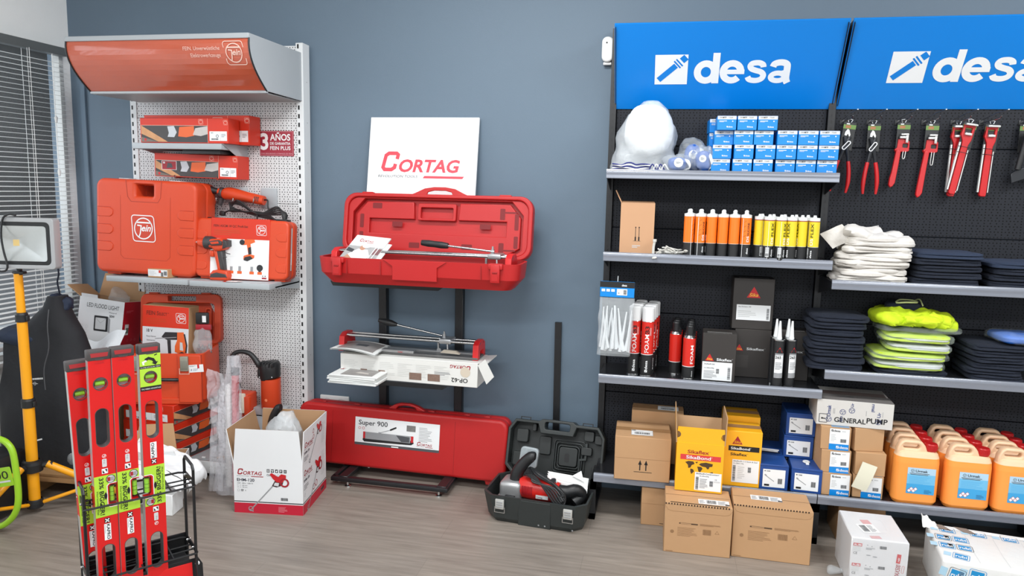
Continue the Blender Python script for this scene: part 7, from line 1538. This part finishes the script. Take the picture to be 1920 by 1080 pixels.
    def fn(u, v):
        a = 2*PI*u; z = .14+.845*v; lo, hi = outline(z)
        cx, rx = (lo+hi)/2, (hi-lo)/2; c, s = math.cos(a), math.sin(a); ry = .13*(1-.6*v**3)
        p = Vector((cx+rx*math.copysign(abs(c)**.8, c), ry*math.copysign(abs(s)**.9, s), z)); q = Vector((p.x*5, p.y*5, z*2.2))
        return p+Vector((c, s, 0))*(noise.noise(q)*.03+noise.noise(q*2.6)*.012)
    b.grid(64, 60, fn, jc, closeu=True); b.add([fn(i/32, 1.0) for i in range(32)], [tuple(range(32))], jc); b.build('body', t)
    b = MB(); jn = mat('jacket_navy', (30, 42, 64), .75, var=.12, bump=.4, bscale=16); b.blob((.025, .0, .945), .055, .06, .05, jn, .8, .8, .02, 12, 3, 36, 20, ridge=.03); b.blob((-.15, -.02, .775), .17, .1, .045, jn, .9, .8, .015, 7, 6, 36, 18, ridge=.02); b.build('collar', t)
    b = MB(); b.tube([(.04, -.09, .93), (.05, -.115, .85), (.065, -.13, .75), (.05, -.15, .65), (.06, -.16, .55)], .0025, mat('zip_grey', (70, 72, 76), .5), 5, 4); b.build('zip', t)
    b = MB(); G = ROT(FR((-.028, -.175, .595), (1, .03, 0), (0, .12, 1)), 0, 0, 7); b.bars(G, 0, 0, .09, .008, WHITE, lift=.002, n=16); b.ring(G, .045, -.018, .007, .0016, LGREY, .002); b.stroke(G, [(.028, -.016), (.062, -.02)], .002, LGREY, .002); G2 = ROT(FR((.02, -.185, .30), (1, .03, 0), (0, .12, 1)), 0, 0, 18); b.rect(G2, 0, 0, .03, .007, WHITE, .002); b.build('emblem', t)
    b = MB(); b.tube([(.02, 0, .96), (.02, 0, 1.0), (.012, 0, 1.05), (.022, 0, 1.09), (.02, .0, 1.13)], .004, NAVYC, 6, 4); b.build('hanging_cord', t)
    b = MB(); b.rbox(-.31, -.1, 0, -.14, .1, .14, mat('jacket_stand_dark', (30, 30, 34), .7), .02); b.build('hem', t)
    # wooden crate/pallet under
    t = thing('wooden_pallet', 'low wooden pallet on the floor behind the tripod legs', 'pallet', (-2.52, -.84, 0), 4); wd = mat('raw_wood', (176, 136, 92), .7, var=.15, scale=14)
    t.location = (-2.50, -.81, 0)
    for k in range(4):
        b = MB(); b.rbox(-.28, -.04+k*.12, .118, .13, .065+k*.12, .135, wd, .002); b.build('board', t)
    for x in (-.25, .1):
        b = MB(); b.rbox(x-.03, -.035, .0, x+.028, .40, .1175, wd, .003); b.build('bearer', t)
    b = MB(); b.rbox(-.285, -.042, .095, .135, -.036, .118, wd, .001); b.build('front_slat', t)
    b = MB(); b.blob((0, 0, .055), .14, .1, .06, POLY, .8, .8, .03, 9, 3, 36, 20, ridge=.05, flat=.001); tag(b.build('plastic_sheet', None, (-2.44, -.69, .136)), 'crumpled clear plastic sheet lying on the wooden pallet', 'plastic')
    b = MB(); b.rbox(-.13, -.08, 0, .13, .08, .03, BLKPL, .008); tag(b.build('black_tray', None, (-2.44, -.74, .1355), (0, 0, .1)), 'flat black item on the wooden pallet under the crumpled plastic', 'tray')
    # lime green frame
    t = thing('green_tube_frame', 'lime green bent tube frame with a numbered plate at the far left', 'machine', (-2.56, -1.3, 0)); gm = mat('lime_paint', (150, 200, 40), .3, var=.03)
    t.location = (-2.56, -1.2, 0)
    b = MB(); b.tube([(-.35, 0, .452), (-.015, 0, .447), (.067, 0, .436), (.104, 0, .42), (.128, 0, .383), (.138, 0, .30), (.142, 0, .22), (.138, 0, .16), (.12, 0, .11), (.086, 0, .068), (.033, 0, .035), (-.06, 0, .0165), (-.35, 0, .0165)], .0135, gm, 16, 6); b.build('tube', t)
    b = MB(); F = ROT(FR((.0, -.014, .252), (1, .0, 0), (0, .0, 1)), 0, 0, 13); b.plate([rrect(-.3, -.042, .132, .042, .006, 2)], F, .004, gm, .001); b.text(F, '3000', -.03, -.008, .036, BLACK, w=.145, lift=.001); b.rect(F, -.01, -.024, .12, -.016, LGREY, .001); b.rect(F, -.02, -.033, .06, -.026, DGREY, .001); b.build('name_plate', t)
    b = MB(); b.rbox(-.3, .05, .03, -.05, .25, .3, BLKPL, .02); b.build('engine_block', t)
    # LED floodlight carton
    t = thing('floodlight_carton', 'open white and red carton reading LED FLOOD LIGHT leaning near the corner', 'box', (-2.775, -.30, .63)); t.rotation_euler = (math.radians(-6), math.radians(5), math.radians(1)); w, h, d = .28, .275, .15; wc = mat('carton_cold_white', (228, 230, 232), .45); cr = mat('carton_wine', (176, 22, 40), .45, var=.03)
    b = MB(); walls(b, w, d, h, wc, CARDIN); F = FRONT(0, -w/2, 0); b.text(F, 'LED FLOOD LIGHT', .05, h-.052, .024, BLACK, w=.2); b.text(F, 'Waterproof', .19, h-.072, .008, DGREY, w=.048); b.text(F, '50W', .195, h-.095, .014, BLACK, w=.032, bold=.02)
    G = ROT(F, .105, .095, 2); b.plate([rrect(0, 0, .085, .085, .004, 2), rrect(.008, .01, .074, .074, .003, 2)], G@Matrix.Translation((0, 0, .0012)), .001, BLACK, 0); b.rect(G, .008, .01, .074, .074, LGREY, .0006); b.stroke(G, [(.01, .072), (.04, .045), (.073, .072)], .0015, GREYP, .0012); b.poly(G, [(.086, .0), (.1, -.004), (.1, .07), (.086, .085)], GREYP, .0008)
    for k in range(6): b.ring(F, .03+(k % 2)*.03, .06+(k//2)*.026, .007, .0012, LGREY); b.lines(F, .02+(k % 2)*.03, .048+(k//2)*.026, .04+(k % 2)*.03, .052+(k//2)*.026, 1, LGREY)
    F = RIGHT(w/2, 0, 0); b.rect(F, 0, 0, d, h, cr, .0006); b.lines(F, .02, h-.06, .08, h-.045, 2, mat('print_pinkish', (206, 90, 104), .5), lift=.0012)
    for k in range(3): b.ring(F, .05+k*.03, .06, .006, .002, MATS['print_pinkish'], .0012)
    b.rect(F, .02, .09, .05, .15, LGREY, .0012); b.rect(F, .028, .1, .05, .13, mat('label_green_grey', (96, 110, 100), .5), .0016)
    b.build('body', t)
    flap(t, (w/2, d, h), (-1, 0, 0), (0, .25, 1), w, .13, CARD, CARD); flap(t, (-w/2, d, h), (0, -1, 0), (-.8, 0, .45), d, .1, CARD, CARD); flap(t, (-w/2+.01, 0, h), (1, 0, 0), (0, -.2, .8), .1, .018, wc, CARDIN)
    b = MB(); b.blob((.04, .08, .27), .06, .04, .07, POLY, .9, .9, .02, 14, 5, 24, 16, ridge=.03); b.build('inner_plastic', t)
    b = MB(); b.rbox(-.16, -.0, 0, .13, .24, .62, CARD, .003, 1); tag(b.build('cardboard_carton', None, (-2.80, -.28, 0), (0, 0, .08)), 'tall plain carton in the corner carrying the floodlight carton, almost hidden', 'box')
    # white polythene heap in front of it
    t = thing('white_packaging', 'heap of white and grey plastic packaging in front of the floodlight carton', 'packaging', (-2.66, -.47, .30)); wp = mat('white_polythene', (228, 232, 236), .3, var=.03, bump=.3, bscale=20)
    b = MB(); b.grid(30, 24, lambda u, v: Vector((-.2+.36*u-.06*v, -.12+.26*v, .22+.13*v+.1*u*v-.05*(1-u)*0)) + Vector((0, 0, 1))*noise.noise(Vector((u*3, v*3, 5)))*.035, wp); b.grid(30, 24, lambda u, v: Vector((-.2+.33*u, -.13-.02*v, .2-.2*v+.03*u)) + Vector((0, 1, 0))*noise.noise(Vector((u*3, v*3, 9)))*.05, wp); b.build('white_sheet', t)
    b = MB(); b.blob((.12, -.12, .30), .14, .08, .06, mat('grey_polythene', (150, 156, 162), .2, alpha=.75, var=.15, scale=14, bump=.6, bscale=18), .9, .9, .03, 9, 3, 40, 20, ridge=.06); b.build('grey_film', t)
    b = MB(); b.rbox(-.2, .0, -.30, -.03, .08, .2, mat('packed_box_white', (206, 208, 210), .6), .02); b.build('bundle', t)
    b = MB(); b.rbox(-.06, -.04, 0, .06, .04, .02, BLKPL, .005); b.tube([(-.06, -.03, .01), (-.14, -.04, -.005)], .006, BLKPL, 8); tag(b.build('black_tool', None, (-2.50, -.55, .57), (math.radians(8), 0, .1)), 'small black tool lying on the packaging behind the levels', 'tool')
    b = MB(); b.blob((0, 0, .1), .07, .1, .1, mat('red_blur_bag', (190, 60, 70), .35, alpha=.7, var=.3, scale=12), .8, .8, .02, 9, 2, 24, 16); tag(b.build('red_package', None, (-3.0, -.34, .62)), 'red and white plastic packet on the window ledge left of the floodlight carton', 'packet')
    # crumpled white boxes and papers on the floor
    t = thing('crushed_carton', 'crushed white carton with open brown flap on the floor behind the levels', 'box', (-2.10, -.76, 0), 24); b = MB(); walls(b, .26, .2, .2, WHITE, CARDIN); F = FRONT(0, -.13, 0); b.text(F, '29', .03, .13, .05, BLACK, bold=.02, w=.05); b.text(F, '34', .12, .14, .03, BLACK, bold=.02, w=.03); b.build('body', t)
    flap(t, (-.13, .2, .2), (1, 0, 0), (0, .3, 1), .2, .13, CARD, CARD, inset=.02); flap(t, (-.13, 0, .2), (1, 0, 0), (0, -.5, .9), .25, .08, WHITE, CARDIN, inset=.01)
    t = thing('white_mailer', 'white crumpled mailing bag lying over the crushed carton on the floor', 'bag', (-2.03, -.79, .08)); b = MB()
    ml = mat('mailer_white', (232, 234, 236), .5, var=.02, bump=.15, bscale=12)
    f = lambda u, v: Vector((-.15+.32*u, -.07+.14*v+.03*u, .215-.13*u**1.3-.05*(1-v)*(1-u)+.02*v)) + Vector((0, 0, 1))*(noise.noise(Vector((u*2.4, v*2, 4)))*.02+abs(noise.noise(Vector((u*5, v*4, 14))))*.03)
    b.grid(30, 16, f, ml); b.grid(30, 14, lambda u, v: f(u, 0)+Vector((-.02*v, -.02*math.sin(v*3), -(.10-.05*u)*v)) + Vector((0, 1, 0))*noise.noise(Vector((u*3, v*2, 9)))*.02, ml); b.grid(14, 16, lambda u, v: f(1, v)+Vector((.01*math.sin(u*3), 0, -.06*u)), ml)
    b.poly(FR((0, 0, 0), (1, 0, 0), (0, 0, 1)), [(0, 0)]*3, ml) if 0 else None
    b.grid(10, 6, lambda u, v: f(.1+u*.35, .12+v*.2)+Vector((0, 0, .002)), mat('mailer_window', (186, 180, 178), .3, var=.3, scale=40)); b.build('bag', t)
    b = MB(); b.rbox(-.07, 0, 0, .07, .1, .1, WHITE, .002, 1); tag(b.build('small_white_carton', None, (-1.99, -.87, 0), (0, 0, .15)), 'small white carton on the floor under the crumpled mailing bag', 'box')
corner()

# ================================================================== THE LEVEL RACK IN FRONT
RO, RA = Vector((-1.314, -2.039, 0)), 50.0
def rack_point(x, y, z):
    c, s_ = math.cos(math.radians(RA)), math.sin(math.radians(RA)); return (RO.x+x*c-y*s_, RO.y+x*s_+y*c, z)
def levels():
    rd = mat('level_red', (208, 22, 22), .32, var=.02); lm = mat('sticker_lime', (172, 214, 60), .4, var=.02); al = mat('level_edge_aluminium', (196, 198, 198), .35, .6, var=.02); gy = mat('level_cap_grey', (66, 62, 62), .55); vg = mat('vial_green', (140, 200, 60), .15, var=.05)
    W_, D_, L_ = .0585, .026, .87
    def level(flip):
        t = thing('spirit_level', '', 'spirit level'); F = FRONT(-D_/2)
        hh = lambda z: rrect(-.0185, z-.058, .0185, z+.058, .0184, 6)
        circ = lambda x, z, r: [(x+r*math.cos(2*PI*k/24), z+r*math.sin(2*PI*k/24)) for k in range(24)]
        zc = L_-.434; s = -1 if flip else 1
        notch = [(W_/2+.0006, zc-.024), (W_/2+.0006, zc+.024), (W_/2-.008, zc+.024), (W_/2-.012, zc+.019), (W_/2-.012, zc-.019), (W_/2-.008, zc-.024)]
        out = [(-W_/2, .02), (W_/2, .02), (W_/2, zc-.031), (W_/2-.016, zc-.031), (W_/2-.021, zc-.026), (W_/2-.021, zc+.026), (W_/2-.016, zc+.031), (W_/2, zc+.031), (W_/2, L_-.02), (-W_/2, L_-.02)]
        if flip: out = [(-x, z) for x, z in reversed(out)]
        b = MB(); b.plate([out, hh(zc-.207), hh(zc+.205), circ(0, zc+.335, .0182)], F, D_, rd, .0006, 1); b.build('body', t)
        b = MB()
        for x in (-W_/2-.0004, W_/2-.0036):
            b.box(x, -D_/2+.002, .02, x+.004, D_/2-.002, zc-.033, al); b.box(x, -D_/2+.002, zc+.033, x+.004, D_/2-.002, L_-.02, al)
        b.build('edge_strip', t)
        for z0 in (0, L_-.030):
            b = MB(); top = z0 > 0; b.rbox(-W_/2-.0015, -D_/2-.0015, z0, W_/2+.0015, D_/2+.0015, z0+.030, gy, .003)
            b.poly(FRONT(-D_/2-.0018), [(-W_/2+.008, z0+.010), (W_/2-.008, z0+.010), (W_/2-.006, z0+.022), (-W_/2+.006, z0+.022)], mat('cap_inset_red', (160, 40, 44), .5), .0004)
            b.poly(FRONT(-D_/2-.0018), [(-W_/2+.014, z0+.006), (W_/2-.014, z0+.006), (W_/2-.02, z0+.001), (-W_/2+.02, z0+.001)], gy, .0008); b.build('end_cap', t)
        # hand hole sleeves
        for z in (zc-.207, zc+.205):
            b = MB(); b.plate([rrect(-.0185, z-.058, .0185, z+.058, .0184, 6), rrect(-.017, z-.0565, .017, z+.0565, .0169, 6)], FRONT(-D_/2+.0005), D_-.001, gy, 0); b.build('hand_hole', t)
        b = MB(); z = zc+.335; b.ring(F, 0, z, .0182, .0026, gy, .0006); b.lathe([(.0065, -.013), (.0075, -.012), (.0075, .012), (.0065, .013), (0, .013)], vg, F=FR((0, 0, z), (0, 1, 0), (0, 0, 1)), seg=14); b.box(-.017, .006, z-.017, .017, .008, z+.017, LGREY); b.rect(F, -.014, z-.011, .014, z-.009, DGREY, -.003); b.rect(F, -.014, z+.009, .014, z+.011, DGREY, -.003)
        b.build('vial', t)
        b = MB(); x = s*(W_/2-.0105); b.lathe([(0, -.022), (.0075, -.021), (.0075, .021), (0, .022)], vg, (x, 0, zc), 14); b.box(x-.0085, .006, zc-.023, x+.0085, .009, zc+.023, gy)
        for dz in (-.006, .006): b.lathe([(.0078, dz-.0005), (.0078, dz+.0005)], BLACK, (x, 0, zc), 12)
        b.build('vial', t)
        b = MB(); G = F; q = -s
        pts = [(-W_/2, zc-.062), (W_/2, zc-.062), (W_/2, zc-.037), (W_/2-.019, zc-.037), (W_/2-.027, zc-.029), (W_/2-.027, zc+.029), (W_/2-.019, zc+.037), (W_/2, zc+.037), (W_/2, zc+.062), (-W_/2, zc+.062)]
        if flip: pts = [(-x, z) for x, z in reversed(pts)]
        b.plate([pts], F@Matrix.Translation((0, 0, .0008)), .0008, lm, 0)
        fr_ = [(W_/2, zc-.036), (W_/2-.019, zc-.036), (W_/2-.0255, zc-.03), (W_/2-.0255, zc+.03), (W_/2-.019, zc+.036), (W_/2, zc+.036)]
        b.stroke(F, fr_ if not flip else [(-x, z) for x, z in fr_], .0022, WHITE, .0014)
        K = ROT(F, 0, zc, 180) if flip else ROT(F, 0, zc, 0)
        b.text(ROT(K, -.0165, .057, -90), '33% BIGGER!', 0, .0, .0115, BLACK, w=.113, bold=.02, lift=.0016); b.text(ROT(K, -.0245, .018, -90), 'Horizontal Vial', 0, .0, .0055, BLACK, w=.07, lift=.0016)
        b.poly(K, [(-.001, -.012), (.003, -.004), (.003, .004), (-.001, .012), (-.005, .004), (-.005, -.004)], BLACK, .0016)
        b.disc(K, .014, .049, .0115, LGREY, .0014); b.ring(K, .014, .049, .0115, .0016, BLACK, .0018); b.rect(K, .005, .043, .013, .055, DRED, .002); b.rect(K, .014, .043, .0225, .055, GREYP, .002)
        b.build('sticker', t)
        b = MB(); K2 = ROT(F, 0, zc, 180) if flip else F@Matrix.Translation((0, zc, 0))
        # maker's plate and pictograms (KAPRO)
        b.rect(K2, -.009, -.135, .009, -.085, WHITE, .0008); b.text(ROT(K2, -.002, -.087, -90), 'KAPRO', 0, 0, .0085, BLACK, w=.046, bold=.03, lift=.0012); b.rect(K2, -.007, -.082, .007, -.068, BLACK, .0008); b.stroke(K2, [(-.005, -.08), (.005, -.07)], .003, WHITE, .0012); b.stroke(K2, [(-.005, -.07), (.005, -.08)], .003, WHITE, .0012); b.lines(ROT(K2, -.007, -.087, -90), 0, 0, .044, .002, 1, GREYP, lift=.0012)
        b.build('maker_label', t); b = MB(); b.rect(K2, -.008, .068, .008, .083, WHITE, .0008); b.poly(K2, [(-.006, .07), (.0, .07), (-.006, .08)], BLACK, .0012); b.poly(K2, [(.006, .081), (.0, .081), (.006, .071)], BLACK, .0012)
        b.plate([rrect(-.006, .088, .006, .112, .002, 2)], K2@Matrix.Translation((0, 0, .001)), .001, LGREY, 0); b.text(ROT(K2, -.003, .11, -90), 'IP 65', 0, 0, .005, GREYP, lift=.0014); b.ring(K2, 0, .121, .005, .001, WHITE, .0008); b.stroke(K2, [(-.003, .118), (.003, .124)], .001, WHITE, .0008); b.stroke(K2, [(-.001, .118), (.004, .122)], .001, WHITE, .0008)
        b.build('pictogram_label', t); b = MB(); b.text(F, 'CONDOR', -.012, L_-.04, .004, DRED, w=.024)
        b.build('series_print', t)
        return t
    a = level(False); f = level(True)
    top = 1.128
    dx = lambda x: x
    spots = [(a, .0125, .082, 1.0415, 'red spirit level at the back left corner of the rack, lower than the others', 1.5),
             (None, .0589, .022, 1.0786, 'red spirit level, left one of the touching front pair', -.2),
             (None, .1195, .022, 1.0810, 'red spirit level, right one of the touching front pair', -.2),
             (f, .1905, .022, 1.0800, 'upside down red spirit level with an extra green sticker at its top', -.2)]
    for o, x, y, zt, lab, lean in spots:
        o = o or dup(a); th = math.radians(lean)
        o.location = rack_point(x+.0+(L_*math.sin(th)), y, zt-L_*math.cos(th))
        o.rotation_euler = (Matrix.Rotation(math.radians(RA+5), 4, 'Z') @ Matrix.Rotation(-th, 4, 'Y')).to_euler(); tag(o, lab, 'spirit level', 'spirit levels in the wire rack')
    b = MB(); ci = lambda r: [(r*math.cos(2*PI*k/24), L_-.099+r*math.sin(2*PI*k/24)) for k in range(24)]
    b.plate([[(-W_/2, L_-.139), (W_/2, L_-.139), (W_/2, L_-.027), (-W_/2, L_-.027)], ci(.0205)], FRONT(-D_/2-.0008), .0006, BLACK, 0)
    b.plate([[(-W_/2, L_-.126), (W_/2, L_-.126), (W_/2, L_-.072), (-W_/2, L_-.072)], ci(.019)], FRONT(-D_/2-.0014), .0005, lm, 0); b.rect(FRONT(-D_/2-.0012), -W_/2, L_-.064, W_/2, L_-.028, lm, .0004)
    F = FRONT(-D_/2-.0018); b.stroke(F, [(.014, L_-.056), (.008, L_-.046), (-.004, L_-.041), (-.014, L_-.046)], .008, BLACK, .0004); b.poly(F, [(.022, L_-.053), (.004, L_-.056), (.015, L_-.0635)], BLACK, .0006); b.stroke(F, [(-.018, L_-.06), (-.02, L_-.052), (-.01, L_-.048)], .005, WHITE, .0006); b.stroke(F, [(.012, L_-.034), (.02, L_-.031)], .003, BLACK, .0004)
    b.text(F, 'PLUMB SITE DUAL VIEW', -.027, L_-.0695, .003, WHITE, w=.054); b.text(F, 'THE VISIBLE ADVANTAGE', -.027, L_-.135, .004, WHITE, w=.054)
    b.build('top_sticker', f)
levels()

def level_rack():
    bw = mat('rack_black_wire', (30, 31, 33), .35, .3, var=.03)
    t = thing('wire_rack', 'black wire rack holding the red spirit levels in the foreground', 'rack', tuple(RO), RA)
    w, d, z1, z2, zt = .298, .102, .62, .40, .69
    for x, zh in ((0, .682), (w, .688)):
        b = MB(); b.tube([(x, d, .02), (x, d, .4), (x, d, zh-.012), (x, d-.012, zh), (x, .012, zh-.004), (x, 0, zh-.016), (x, 0, .4), (x, -.004, .365), (x, -.02, .33), (x, -.02, .02)], .0046, bw, 8); b.build('side_frame', t)
        for z in (z1, z2):
            b = MB(); b.rbox(x-.0015, .004, z, x+.0015, d-.004, z+.02, bw, .0005, 1); F = RIGHT(x+.0015)
            for q in (.02, .084): b.lathe([(.0045, 0), (.0045, .004), (.002, .006), (0, .006)], CHROME, F=FR((x+.0015, q, z+.01), (0, 1, 0), (0, 0, 1)), seg=10); b.lathe([(.0045, 0), (.0045, .004), (.002, .006), (0, .006)], CHROME, F=FR((x-.0015, q, z+.01), (0, -1, 0), (0, 0, 1)), seg=10)
            b.build('side_plate', t)
    for z in (z1, z2):
        b = MB(); b.tube([(-.004, -.006, z), (w, -.006, z), (w+.004, 0, z), (w+.004, d, z+.001)], .0034, bw, 8); b.tube([(0, d, z+.012), (.01, d, z+.014), (w-.02, d, z+.014), (w, d, z+.01)], .0034, bw, 8)
        for y in (.03, .064): b.tube([(0, y, z), (w, y, z)], .0026, bw, 8)
        for x in (.045, .145, .232): b.tube([(x, -.006, z), (x, d, z+.012)], .0026, bw, 8)
        b.build('tier', t)
    b = MB(); F = FR((0, -.03, 0), (1, 0, 0), (0, .12, 1)); b.plate([[(-.012, .02), (w+.022, .02), (w+.022, .355), (w+.01, .378), (-.012, .378)]], F, .003, bw, .001)
    b.lathe([(.007, 0), (.007, .002), (.003, .003), (0, .003)], WHITE, F=F@Matrix.Translation((w+.006, .36, 0)), seg=14); b.build('front_plate', t)
    b = MB(); b.plate([[(.01, .05), (w-.01, .05), (w-.01, .368), (.01, .368)]], F@Matrix.Translation((0, 0, .003)), .002, MATS['level_red'], .0008); b.build('sign_panel', t)
    b = MB(); b.rbox(.0, d+.006, .28, w-.0, d+.012, .425, bw, .002, 1)
    for k in range(5): b.rbox(.004, d+.002, .29+k*.026, w-.1, d+.006, .295+k*.026, bw, .001, 1)
    b.build('back_plate', t)
    b = MB(); b.rbox(w-.085, .02, .2, w-.012, d-.006, .372, BLKPL, .004); b.build('spacer_box', t)
    b = MB(); b.rbox(-.004, -.012, .15, w+.004, d+.01, .165, bw, .002, 1); b.build('bottom_tray', t)
level_rack()
